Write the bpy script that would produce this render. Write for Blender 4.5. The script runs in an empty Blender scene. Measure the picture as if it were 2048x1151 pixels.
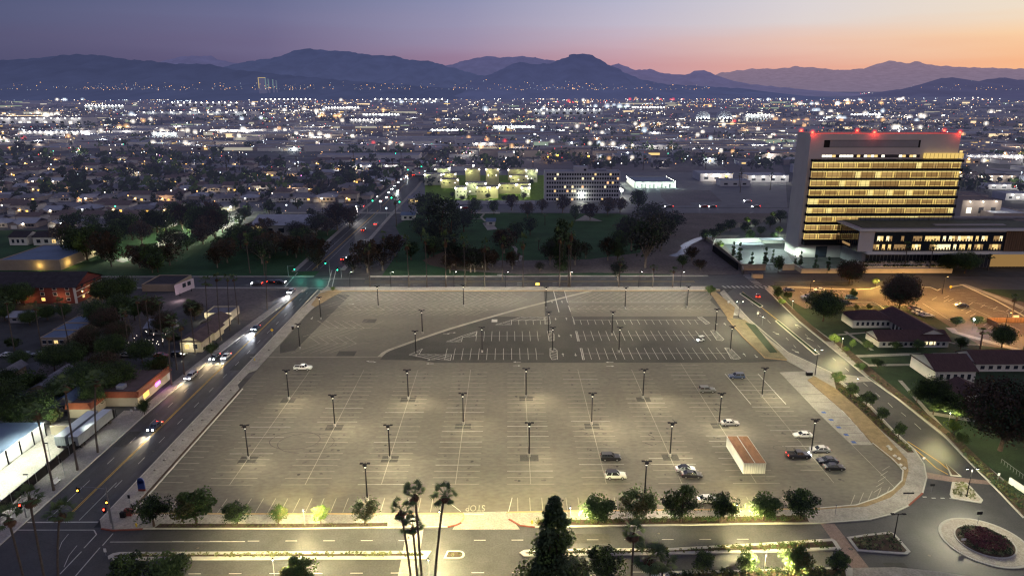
import bpy, math, random
from mathutils import Vector, Matrix
R = math.radians
rnd = random.Random(7)
sc = bpy.context.scene
COL = sc.collection

# ------------------------------------------------------------------ camera and the measuring helpers
CH, CF, PIT, YAW = 85.0, 1365.0, R(16.2), R(-0.34)
cam_d = bpy.data.cameras.new('camera'); cam_d.sensor_width = 36; cam_d.lens = CF/2048*36
cam_d.clip_start = 1; cam_d.clip_end = 120000
cam = bpy.data.objects.new('camera', cam_d); COL.objects.link(cam)
cam.location = (0, 0, CH); cam.rotation_euler = (math.pi/2-PIT, 0, YAW)
sc.camera = cam

def ray(px, py):
    u = (px-1024)/CF; v = (py-575.5)/CF
    dx, dy, dz = u, math.cos(PIT)-v*math.sin(PIT), -math.sin(PIT)-v*math.cos(PIT)
    c, s = math.cos(YAW), math.sin(YAW)
    return dx*c-dy*s, dx*s+dy*c, dz
def P(px, py, z=0.0):          # survey: photo pixel -> point on the level z
    d = ray(px, py); t = (z-CH)/d[2]
    return (d[0]*t, d[1]*t)
def Q(px, py, Y):              # survey: photo pixel -> (x, z) on the wall plane y = Y
    d = ray(px, py); t = Y/d[1]
    return (d[0]*t, CH+d[2]*t)
def PP(*pts): return [P(a, b) for a, b in pts]

# ------------------------------------------------------------------ materials
def lin(c):
    return tuple((x/255/12.92 if x/255 <= .04045 else ((x/255+.055)/1.055)**2.4) for x in c)
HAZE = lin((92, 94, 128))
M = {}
def add_haze(nt, shader, out):  # aerial haze painted on: emission mixed over the surface, rising with Y
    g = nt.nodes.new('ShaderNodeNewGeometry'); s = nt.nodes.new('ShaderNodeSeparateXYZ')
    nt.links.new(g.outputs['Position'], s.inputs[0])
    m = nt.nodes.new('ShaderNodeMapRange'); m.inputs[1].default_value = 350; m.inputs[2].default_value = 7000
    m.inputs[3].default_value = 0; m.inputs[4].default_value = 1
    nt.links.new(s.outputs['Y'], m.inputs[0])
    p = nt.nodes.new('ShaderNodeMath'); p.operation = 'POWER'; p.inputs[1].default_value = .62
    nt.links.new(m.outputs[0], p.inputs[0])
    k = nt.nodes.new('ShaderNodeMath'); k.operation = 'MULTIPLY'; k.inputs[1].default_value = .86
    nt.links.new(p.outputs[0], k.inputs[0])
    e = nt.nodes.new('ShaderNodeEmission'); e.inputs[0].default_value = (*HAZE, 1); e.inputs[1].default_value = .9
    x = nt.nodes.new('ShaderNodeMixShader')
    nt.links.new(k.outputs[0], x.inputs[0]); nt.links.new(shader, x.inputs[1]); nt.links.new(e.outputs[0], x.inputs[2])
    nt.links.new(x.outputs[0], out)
def mat(name, c, rough=.85, var=.25, scale=.4, haze=False, metal=0, world=True, c2=None, emit=0, ec=None, bump=0, spec=.3, fine=0, stretch=None, famp=.22):
    m = bpy.data.materials.new(name); m.use_nodes = True; nt = m.node_tree
    b = nt.nodes['Principled BSDF']; out = nt.nodes['Material Output']
    b.inputs['Roughness'].default_value = rough; b.inputs['Metallic'].default_value = metal
    b.inputs['Specular IOR Level'].default_value = spec
    if var:
        if world:
            g = nt.nodes.new('ShaderNodeNewGeometry'); vec = g.outputs['Position']
        else:
            g = nt.nodes.new('ShaderNodeTexCoord'); vec = g.outputs['Object']
        if stretch:
            mp = nt.nodes.new('ShaderNodeMapping'); mp.inputs['Scale'].default_value = stretch
            nt.links.new(vec, mp.inputs[0]); vec = mp.outputs[0]
        n = nt.nodes.new('ShaderNodeTexNoise'); n.inputs['Scale'].default_value = scale
        n.inputs['Detail'].default_value = 6; n.inputs['Roughness'].default_value = .65
        nt.links.new(vec, n.inputs['Vector'])
        r = nt.nodes.new('ShaderNodeValToRGB')
        a = c2 if c2 else tuple(x*(1-var) for x in c)
        bb = c if c2 else tuple(min(1, x*(1+var)) for x in c)
        r.color_ramp.elements[0].color = (*a, 1); r.color_ramp.elements[1].color = (*bb, 1)
        r.color_ramp.elements[0].position = .32; r.color_ramp.elements[1].position = .68
        nt.links.new(n.outputs[0], r.inputs[0]); col = r.outputs[0]
        if fine:
            n2 = nt.nodes.new('ShaderNodeTexNoise'); n2.inputs['Scale'].default_value = fine; n2.inputs['Detail'].default_value = 3
            nt.links.new(vec, n2.inputs['Vector'])
            mr = nt.nodes.new('ShaderNodeMapRange'); mr.inputs[1].default_value = .3; mr.inputs[2].default_value = .7
            mr.inputs[3].default_value = 1-famp; mr.inputs[4].default_value = 1+famp; nt.links.new(n2.outputs[0], mr.inputs[0])
            mx = nt.nodes.new('ShaderNodeVectorMath'); mx.operation = 'MULTIPLY'
            nt.links.new(col, mx.inputs[0]); nt.links.new(mr.outputs[0], mx.inputs[1]); col = mx.outputs[0]
        nt.links.new(col, b.inputs['Base Color'])
        if bump:
            bn = nt.nodes.new('ShaderNodeBump'); bn.inputs['Strength'].default_value = bump; bn.inputs['Distance'].default_value = .1
            nt.links.new(n.outputs[0], bn.inputs['Height']); nt.links.new(bn.outputs[0], b.inputs['Normal'])
    else:
        b.inputs['Base Color'].default_value = (*c, 1)
    if emit:
        b.inputs['Emission Color'].default_value = (*(ec or c), 1); b.inputs['Emission Strength'].default_value = emit
        m.cycles.emission_sampling = 'NONE'
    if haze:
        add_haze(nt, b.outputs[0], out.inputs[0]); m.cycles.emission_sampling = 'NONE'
    M[name] = m
    return m
def glow(name, c, s, haze=False):
    m = bpy.data.materials.new(name); m.use_nodes = True; nt = m.node_tree
    nt.nodes.remove(nt.nodes['Principled BSDF'])
    e = nt.nodes.new('ShaderNodeEmission'); e.inputs[0].default_value = (*c, 1); e.inputs[1].default_value = s
    nt.links.new(e.outputs[0], nt.nodes['Material Output'].inputs[0]); m.cycles.emission_sampling = 'NONE'
    M[name] = m; return m

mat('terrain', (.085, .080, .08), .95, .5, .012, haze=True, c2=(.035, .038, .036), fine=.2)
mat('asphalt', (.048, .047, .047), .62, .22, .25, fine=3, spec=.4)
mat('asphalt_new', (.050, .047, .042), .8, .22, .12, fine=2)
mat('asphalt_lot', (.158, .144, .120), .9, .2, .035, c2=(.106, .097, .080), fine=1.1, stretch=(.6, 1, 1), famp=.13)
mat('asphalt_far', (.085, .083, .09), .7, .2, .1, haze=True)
mat('asphalt_amber', (.10, .082, .07), .85, .2, .2, fine=2)
mat('concrete', (.27, .25, .222), .85, .18, .3, fine=3)
mat('kerb', (.42, .40, .35), .8, .1, 1)
mat('kerb_red', (.20, .055, .035), .8, .15, 1)
mat('tan_kerb', (.36, .25, .13), .85, .15, 1)
mat('brick_pave', (.24, .17, .14), .85, .18, 1.5, fine=6)
mat('cobble', (.36, .32, .26), .85, .3, 2.5, fine=8, bump=.4)
mat('paint', (.44, .43, .39), .7, .2, .6)
mat('paint_worn', (.29, .27, .22), .8, .25, .25)
mat('paint_yellow', (.62, .38, .05), .7, .15, .8)
mat('paint_blue', (.05, .10, .3), .7, .2, 1)
mat('grass', (.022, .042, .017), .95, .3, .15, fine=3)
mat('grass_dark', (.024, .066, .024), .95, .35, .06, fine=1.5)
mat('grass_dry', (.17, .14, .08), .95, .3, .25, fine=3)
mat('dirt', (.15, .125, .115), .95, .3, .05, c2=(.085, .072, .068), fine=.8)
mat('dirt_far', (.13, .11, .11), .95, .3, .03, c2=(.08, .068, .07), fine=.5, haze=True)
mat('mulch', (.085, .058, .038), .95, .35, 1.2, fine=6)
mat('dirt_tan', (.235, .17, .09), .95, .25, .6, fine=5)
mat('bed_soil', (.07, .045, .028), .95, .3, 2)
mat('water', (.25, .3, .38), .15, .2, .8, spec=.8)
mat('wall_white', (.62, .60, .55), .8, .08, .3)
mat('wall_cream', (.52, .45, .32), .8, .1, .3)
mat('wall_tan', (.34, .27, .20), .85, .12, .3)
mat('wall_grey', (.27, .26, .27), .85, .1, .2)
mat('tower_concrete', (.52, .47, .44), .85, .07, .12)
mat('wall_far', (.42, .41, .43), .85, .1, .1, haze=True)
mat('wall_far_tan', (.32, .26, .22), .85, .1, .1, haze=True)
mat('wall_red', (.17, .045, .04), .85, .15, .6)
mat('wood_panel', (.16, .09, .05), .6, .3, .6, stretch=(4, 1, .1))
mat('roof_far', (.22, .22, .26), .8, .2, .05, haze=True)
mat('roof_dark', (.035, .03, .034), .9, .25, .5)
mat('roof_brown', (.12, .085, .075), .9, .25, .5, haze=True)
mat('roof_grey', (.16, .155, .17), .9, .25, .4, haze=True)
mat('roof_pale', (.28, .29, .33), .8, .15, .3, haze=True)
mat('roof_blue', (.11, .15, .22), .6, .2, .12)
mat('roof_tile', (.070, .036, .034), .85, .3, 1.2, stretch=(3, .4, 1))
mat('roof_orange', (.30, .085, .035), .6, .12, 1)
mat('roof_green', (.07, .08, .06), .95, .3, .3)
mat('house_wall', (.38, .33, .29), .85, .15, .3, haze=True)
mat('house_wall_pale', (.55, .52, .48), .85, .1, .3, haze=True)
mat('trim_white', (.65, .63, .6), .7, .05, 1)
mat('metal_dark', (.010, .010, .012), .6, 0, spec=.15)
mat('metal_grey', (.25, .25, .26), .5, 0, metal=.6)
mat('pole_base', (.38, .36, .32), .85, .1, 2, world=False)
mat('wood_pole', (.07, .05, .04), .9, .2, 2, world=False)
mat('cont_white', (.60, .60, .56), .6, .08, .5, world=False)
mat('cont_rust', (.25, .125, .065), .9, .4, .35, world=False, c2=(.17, .075, .035), fine=2, stretch=(1, .35, 1))
mat('trailer_roof', (.55, .58, .6), .5, .08, .5, world=False)
mat('trailer_wall', (.28, .31, .32), .5, .1, .5, world=False)
mat('glass_dark', (.015, .018, .025), .08, 0, spec=.9)
mat('window_dark', (.03, .035, .05), .15, 0, spec=.8)
mat('bark', (.09, .06, .045), .95, .3, 3, world=False)
mat('bark_pale', (.22, .18, .14), .95, .3, 3, world=False)
mat('palm_trunk', (.10, .082, .068), .95, .25, 2, world=False)
mat('rubber', (.015, .015, .016), .8, 0)
mat('rim', (.4, .4, .42), .3, 0, metal=.8)
mat('sign_blue', (.03, .06, .2), .5, 0)
mat('sign_white', (.7, .7, .68), .5, 0)
mat('hydrant_yellow', (.6, .4, .03), .5, 0)
mat('pink_panel', (.62, .50, .55), .7, .06, .4)
for nm, a, b2 in [('leaf_green', (.095, .15, .04), (.035, .062, .019)), ('leaf_dark', (.05, .078, .035), (.018, .03, .015)),
                  ('leaf_brown', (.10, .066, .042), (.034, .026, .018)), ('leaf_olive', (.15, .15, .05), (.05, .055, .02)),
                  ('leaf_bright', (.16, .22, .03), (.05, .09, .015)), ('leaf_grey', (.06, .062, .05), (.025, .028, .024)),
                  ('leaf_red', (.19, .06, .07), (.06, .02, .03)), ('leaf_sage', (.24, .25, .12), (.09, .10, .05)),
                  ('palm_green', (.11, .16, .055), (.035, .052, .022)), ('palm_dry', (.17, .10, .055), (.06, .035, .022)),
                  ('conifer_green', (.085, .13, .065), (.02, .038, .02))]:
    mat(nm, a, .75, .3, .9, world=False, c2=b2, spec=.25)
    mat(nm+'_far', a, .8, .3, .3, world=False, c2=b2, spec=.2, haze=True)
for nm, c in [('car_white', (.72, .72, .7)), ('car_black', (.012, .012, .018)), ('car_silver', (.38, .38, .38)), ('car_blue', (.03, .05, .12)),
              ('car_navy', (.015, .018, .04)), ('car_red', (.3, .02, .015)), ('car_grey', (.12, .125, .13)), ('car_teal', (.04, .14, .25))]:
    mat(nm, c, .28, 0, spec=.6, metal=.1)
    M[nm].node_tree.nodes['Principled BSDF'].inputs['Coat Weight'].default_value = .6
WHITE = (1, .96, .82); WARM = (1, .62, .22); COOL = (.8, .92, 1); REDC = (1, .04, .02); GREENC = (.02, 1, .45)
glow('lamp_white', WHITE, 30); glow('lamp_cool', COOL, 22); glow('lamp_warm', WARM, 16); glow('lamp_red', REDC, 14)
glow('lamp_green', GREENC, 14); glow('lamp_amber', (1, .45, .04), 10); glow('lamp_purple', (.55, .08, 1), 9)
glow('lamp_yellow', (1, .6, .05), 8); glow('lamp_tail', (1, .03, .01), 22); glow('lamp_head', (.9, .95, 1), 60)
glow('far_white', (1, .88, .72), 5.5); glow('far_cool', (.78, .9, 1), 5); glow('far_warm', (1, .50, .18), 4.2); glow('far_red', (1, .10, .10), 3.2)
glow('far_green', (.1, 1, .6), 3); glow('far_pink', (1, .3, .8), 3); glow('far_blue', (.2, .3, 1), 4)
glow('far_dim', (1, .74, .45), 1.2); glow('far_dimc', (.75, .88, 1), 1.0); glow('painted_wall_glow', (1, .93, .78), .42); glow('painted_wall_glow_green', (.8, 1, .8), .32)
glow('pole_glow', (1, .95, .8), 2.2); glow('win_warm', (1, .68, .26), 1.15); glow('win_bright', (1, .82, .45), 1.6); glow('win_white', (1, .92, .72), 2.0); glow('win_dim', (1, .6, .25), .35)

def halo_mat(name, c, s):      # lamp glow painted as a see-through ball that emits, fading to its rim
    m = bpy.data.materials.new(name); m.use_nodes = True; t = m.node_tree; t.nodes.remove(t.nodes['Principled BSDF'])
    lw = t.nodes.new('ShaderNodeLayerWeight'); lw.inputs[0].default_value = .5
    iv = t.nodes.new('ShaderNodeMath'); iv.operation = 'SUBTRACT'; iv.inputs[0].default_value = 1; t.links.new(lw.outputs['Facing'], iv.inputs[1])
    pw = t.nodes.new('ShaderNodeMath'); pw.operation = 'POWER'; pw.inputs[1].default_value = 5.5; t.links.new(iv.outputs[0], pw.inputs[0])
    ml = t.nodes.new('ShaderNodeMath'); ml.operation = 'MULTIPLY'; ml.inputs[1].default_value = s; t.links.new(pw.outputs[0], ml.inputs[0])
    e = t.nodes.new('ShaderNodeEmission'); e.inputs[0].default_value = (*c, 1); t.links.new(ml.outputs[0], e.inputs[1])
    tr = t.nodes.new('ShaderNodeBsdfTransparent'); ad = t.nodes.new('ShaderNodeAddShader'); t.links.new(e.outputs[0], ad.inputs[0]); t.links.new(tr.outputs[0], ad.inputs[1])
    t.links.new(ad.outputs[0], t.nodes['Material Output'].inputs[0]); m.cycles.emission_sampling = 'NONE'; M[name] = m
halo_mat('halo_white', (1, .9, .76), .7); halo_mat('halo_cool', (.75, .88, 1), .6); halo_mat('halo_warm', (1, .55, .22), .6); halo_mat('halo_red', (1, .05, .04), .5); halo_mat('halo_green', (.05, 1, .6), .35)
def ball(mb, x, y, z, r, m, n=12):
    rows = 7; vs = []; fs = []
    for i in range(rows+1):
        a = math.pi*i/rows
        for k in range(n): b = 2*math.pi*k/n; vs.append((x+r*math.sin(a)*math.cos(b), y+r*math.sin(a)*math.sin(b), z+r*math.cos(a)))
    for i in range(rows):
        for k in range(n): fs.append((i*n+k, (i+1)*n+k, (i+1)*n+(k+1) % n, i*n+(k+1) % n))
    mb.raw(vs, fs, m)

# ------------------------------------------------------------------ mesh building
class MB:
    def __init__(s): s.v = []; s.f = []; s.m = []; s.mats = []
    def mi(s, m):
        if m not in s.mats: s.mats.append(m)
        return s.mats.index(m)
    def face(s, pts, m):
        n = len(s.v); s.v += [tuple(p) for p in pts]; s.f.append(tuple(range(n, n+len(pts)))); s.m.append(s.mi(m)); return s
    def raw(s, vs, fs, m):
        n = len(s.v); s.v += [tuple(p) for p in vs]; k = s.mi(m)
        for f in fs: s.f.append(tuple(i+n for i in f)); s.m.append(k)
        return s
    def box(s, x0, x1, y0, y1, z0, z1, m, top=None):
        vs = [(x0,y0,z0),(x1,y0,z0),(x1,y1,z0),(x0,y1,z0),(x0,y0,z1),(x1,y0,z1),(x1,y1,z1),(x0,y1,z1)]
        s.raw(vs, [(0,3,2,1),(0,1,5,4),(1,2,6,5),(2,3,7,6),(3,0,4,7)], m)
        s.raw(vs, [(4,5,6,7)], top or m); return s
    def obox(s, c, ax, hl, hw, hh, m):     # box along a direction
        a = Vector(ax).normalized(); b = Vector((0,0,1)).cross(a)
        b = b.normalized() if b.length > 1e-4 else Vector((1,0,0)); d = a.cross(b); c = Vector(c)
        vs = [c+a*i*hl+b*j*hw+d*k*hh for i in (-1,1) for j in (-1,1) for k in (-1,1)]
        return s.raw(vs, [(0,1,3,2),(4,6,7,5),(0,4,5,1),(2,3,7,6),(0,2,6,4),(1,5,7,3)], m)
    def tube(s, pts, rs, m, n=8, cap=True):
        pts = [Vector(p) for p in pts]; vs = []; fs = []
        for i, p in enumerate(pts):
            t = (pts[min(i+1, len(pts)-1)]-pts[max(i-1, 0)]).normalized()
            u = t.cross(Vector((0,1,0))) if abs(t.y) < .9 else t.cross(Vector((1,0,0)))
            u.normalize(); w = t.cross(u); r = rs[i] if isinstance(rs, (list, tuple)) else rs
            for k in range(n):
                a = 2*math.pi*k/n; vs.append(p+u*math.cos(a)*r+w*math.sin(a)*r)
        for i in range(len(pts)-1):
            for k in range(n):
                k2 = (k+1) % n; fs.append((i*n+k, i*n+k2, (i+1)*n+k2, (i+1)*n+k))
        if cap: fs.append(tuple(range(n))[::-1]); fs.append(tuple(range((len(pts)-1)*n, len(pts)*n)))
        return s.raw(vs, fs, m)
    def disc(s, x, y, z, r, m, n=24):
        return s.face([(x+r*math.cos(2*math.pi*k/n), y+r*math.sin(2*math.pi*k/n), z) for k in range(n)], m)
    k_ = 0
    def eps(s):
        MB.k_ += 1; return .0016*(MB.k_ % 9)
    def prism(s, poly, z0, z1, m, side=None):
        z1 += s.eps()
        a = sum(poly[i][0]*poly[(i+1) % len(poly)][1]-poly[(i+1) % len(poly)][0]*poly[i][1] for i in range(len(poly)))
        if a < 0: poly = poly[::-1]
        n = len(poly); vs = [(p[0], p[1], z0) for p in poly]+[(p[0], p[1], z1) for p in poly]
        s.raw(vs, [tuple(range(n, 2*n))], m)
        s.raw(vs, [(i, (i+1) % n, n+(i+1) % n, n+i) for i in range(n)], side or m); return s
    def sheet(s, poly, z, m):
        z += s.eps()*.6
        a = sum(poly[i][0]*poly[(i+1) % len(poly)][1]-poly[(i+1) % len(poly)][0]*poly[i][1] for i in range(len(poly)))
        if a < 0: poly = poly[::-1]
        return s.face([(p[0], p[1], z) for p in poly], m)
    def ribbon(s, pts, w, z0, z1, m, closed=False):
        z1 += s.eps()*.8
        n = len(pts); L = []; Rr = []
        for i in range(n):
            if closed: a, b = Vector(pts[(i-1) % n]), Vector(pts[(i+1) % n])
            else: a, b = Vector(pts[max(i-1, 0)]), Vector(pts[min(i+1, n-1)])
            d = (b-a).normalized(); nn = Vector((-d.y, d.x)); p = Vector(pts[i])
            L.append(p+nn*w/2); Rr.append(p-nn*w/2)
        rng = range(n if closed else n-1)
        for i in rng:
            j = (i+1) % n
            s.face([(*Rr[i], z1), (*Rr[j], z1), (*L[j], z1), (*L[i], z1)], m)
            if z1-z0 > .03:
                s.face([(*L[i], z1), (*L[j], z1), (*L[j], z0), (*L[i], z0)], m)
                s.face([(*Rr[j], z1), (*Rr[i], z1), (*Rr[i], z0), (*Rr[j], z0)], m)
        return s
    def line(s, x0, y0, x1, y1, w, z, m):
        d = Vector((x1-x0, y1-y0)).normalized(); n = Vector((-d.y, d.x))*w/2
        return s.face([(x0-n.x, y0-n.y, z), (x1-n.x, y1-n.y, z), (x1+n.x, y1+n.y, z), (x0+n.x, y0+n.y, z)], m)
    def gable(s, x0, x1, y0, y1, z, h, m, over=.5, axis='x', wm=None):
        if axis == 'x':
            ym = (y0+y1)/2; a0, a1, b0, b1 = x0-over, x1+over, y0-over, y1+over
            s.raw([(a0,b0,z-.1),(a1,b0,z-.1),(a1,ym,z+h),(a0,ym,z+h),(a0,b1,z-.1),(a1,b1,z-.1)], [(0,1,2,3),(3,2,5,4),(0,4,5,1)], m)
            if wm: s.raw([(x0,y0,z),(x0,y1,z),(x0,ym,z+h*.9),(x1,y0,z),(x1,y1,z),(x1,ym,z+h*.9)], [(0,2,1),(3,4,5)], wm)
        else:
            xm = (x0+x1)/2; a0, a1, b0, b1 = x0-over, x1+over, y0-over, y1+over
            s.raw([(a0,b0,z-.1),(a0,b1,z-.1),(xm,b1,z+h),(xm,b0,z+h),(a1,b0,z-.1),(a1,b1,z-.1)], [(0,3,2,1),(3,4,5,2),(0,1,5,4)], m)
            if wm: s.raw([(x0,y0,z),(x1,y0,z),(xm,y0,z+h*.9),(x0,y1,z),(x1,y1,z),(xm,y1,z+h*.9)], [(0,1,2),(3,5,4)], wm)
        return s
    def hip(s, x0, x1, y0, y1, z, h, m, over=.6):
        x0 -= over; x1 += over; y0 -= over; y1 += over
        if x1-x0 > y1-y0:
            d = (y1-y0)/2; ym = (y0+y1)/2
            vs = [(x0,y0,z),(x1,y0,z),(x1,y1,z),(x0,y1,z),(x0+d,ym,z+h),(x1-d,ym,z+h)]
            return s.raw(vs, [(0,1,5,4),(1,2,5),(2,3,4,5),(3,0,4),(0,3,2,1)], m)
        d = (x1-x0)/2; xm = (x0+x1)/2
        vs = [(x0,y0,z),(x1,y0,z),(x1,y1,z),(x0,y1,z),(xm,y0+d,z+h),(xm,y1-d,z+h)]
        return s.raw(vs, [(0,1,4),(1,2,5,4),(2,3,5),(3,0,4,5),(0,3,2,1)], m)
    def build(s, name, parent=None, loc=None, smooth=False):
        me = bpy.data.meshes.new(name); me.from_pydata(s.v, [], s.f)
        for m in s.mats: me.materials.append(M[m])
        me.polygons.foreach_set('material_index', s.m)
        if smooth: me.polygons.foreach_set('use_smooth', [True]*len(s.f))
        me.update()
        o = bpy.data.objects.new(name, me); COL.objects.link(o)
        if parent: o.parent = parent
        if loc: o.location = loc
        return o

KIDS = {}
def part(name, mb, parent, smooth=False, label=None):
    o = mb.build(name, parent, smooth=smooth); KIDS.setdefault(parent.name, []).append(o)
    if label: o['label'] = label
    return o
def tag(o, label, cat, group=None, kind=None):
    if label: o['label'] = label
    if cat: o['category'] = cat
    if group: o['group'] = group
    if kind: o['kind'] = kind
    return o
def thing(name, label, cat, loc=(0,0,0), rz=0, group=None):
    o = bpy.data.objects.new(name, None); COL.objects.link(o); o.empty_display_size = .5
    o.location = loc; o.rotation_euler = (0, 0, rz); return tag(o, label, cat, group)
def dup(root, loc, rz=0, s=1, label=None, group=None):
    r = root.copy(); COL.objects.link(r); r.location = loc; r.rotation_euler = (0, 0, rz)
    r.scale = (s, s, s) if isinstance(s, (int, float)) else s
    if label: r['label'] = label
    if group: r['group'] = group
    KIDS[r.name] = []
    for ch in KIDS.get(root.name, []):
        c = ch.copy(); COL.objects.link(c); c.parent = r; KIDS[r.name].append(c)
        for g in KIDS.get(ch.name, []):
            d = g.copy(); COL.objects.link(d); d.parent = c; KIDS.setdefault(c.name, []).append(d)
    return r
class Proto:      # the first placing moves the original itself, later ones copy it
    def __init__(s, make): s.make = make; s.o = None
    def put(s, loc, rz=0, sc_=1, label=None, group=None):
        if s.o is None:
            s.o = s.make(); r = s.o
            r.location = loc; r.rotation_euler = (0, 0, rz); r.scale = (sc_,)*3 if isinstance(sc_, (int, float)) else sc_
            if label: r['label'] = label
            if group: r['group'] = group
            return r
        return dup(s.o, loc, rz, sc_, label, group)
def struct(name, mb):
    o = mb.build(name); o['kind'] = 'structure'; return o
ORD = ['first', 'second', 'third', 'fourth', 'fifth', 'sixth', 'seventh', 'eighth', 'ninth', 'tenth', 'eleventh', 'twelfth', 'thirteenth', 'fourteenth', 'fifteenth', 'sixteenth', 'seventeenth', 'eighteenth', 'nineteenth', 'twentieth']

_lamps = {}
def point(x, y, z, w, c=WHITE, r=.15, even=False, down=False):
    key = (w, c, r, even, down)
    if key not in _lamps:
        L = bpy.data.lights.new('lamp_light', 'POINT'); L.energy = w; L.color = c; L.shadow_soft_size = r
        if even:           # luminaire with a wide "batwing" distribution and a cut-off
            L.use_nodes = True; nt = L.node_tree; em = nt.nodes['Emission']
            tc = nt.nodes.new('ShaderNodeTexCoord'); sp = nt.nodes.new('ShaderNodeSeparateXYZ'); nt.links.new(tc.outputs['Normal'], sp.inputs[0])
            ng = nt.nodes.new('ShaderNodeMath'); ng.operation = 'MULTIPLY'; ng.inputs[1].default_value = -1; nt.links.new(sp.outputs['Z'], ng.inputs[0])
            mx = nt.nodes.new('ShaderNodeMath'); mx.operation = 'MAXIMUM'; mx.inputs[1].default_value = .30; nt.links.new(ng.outputs[0], mx.inputs[0])
            pw = nt.nodes.new('ShaderNodeMath'); pw.operation = 'POWER'; pw.inputs[1].default_value = -2.3; nt.links.new(mx.outputs[0], pw.inputs[0])
            st = nt.nodes.new('ShaderNodeMapRange'); st.interpolation_type = 'SMOOTHSTEP'; st.inputs[1].default_value = .04; st.inputs[2].default_value = .30
            nt.links.new(ng.outputs[0], st.inputs[0])
            ml = nt.nodes.new('ShaderNodeMath'); ml.operation = 'MULTIPLY'; nt.links.new(pw.outputs[0], ml.inputs[0]); nt.links.new(st.outputs[0], ml.inputs[1])
            nt.links.new(ml.outputs[0], em.inputs['Strength'])
        _lamps[key] = L
    o = bpy.data.objects.new('lamp_light', _lamps[key]); COL.objects.link(o); o.location = (x, y, z); return o
def spot(x, y, z, tx, ty, tz, w, c=WHITE, ang=60, blend=.6, r=.1):
    L = bpy.data.lights.new('spot_light', 'SPOT'); L.energy = w; L.color = c; L.shadow_soft_size = r; L.spot_size = R(ang); L.spot_blend = blend
    o = bpy.data.objects.new('spot_light', L); COL.objects.link(o); o.location = (x, y, z)
    o.rotation_euler = Vector((tx-x, ty-y, tz-z)).to_track_quat('-Z', 'Y').to_euler(); return o

mat('tar', (.022, .022, .024), .5, .2, 2); mat('tar_old', (.085, .078, .067), .8, .2, 1); mat('wheel_track', (.050, .050, .052), .5, .25, .3)
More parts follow.
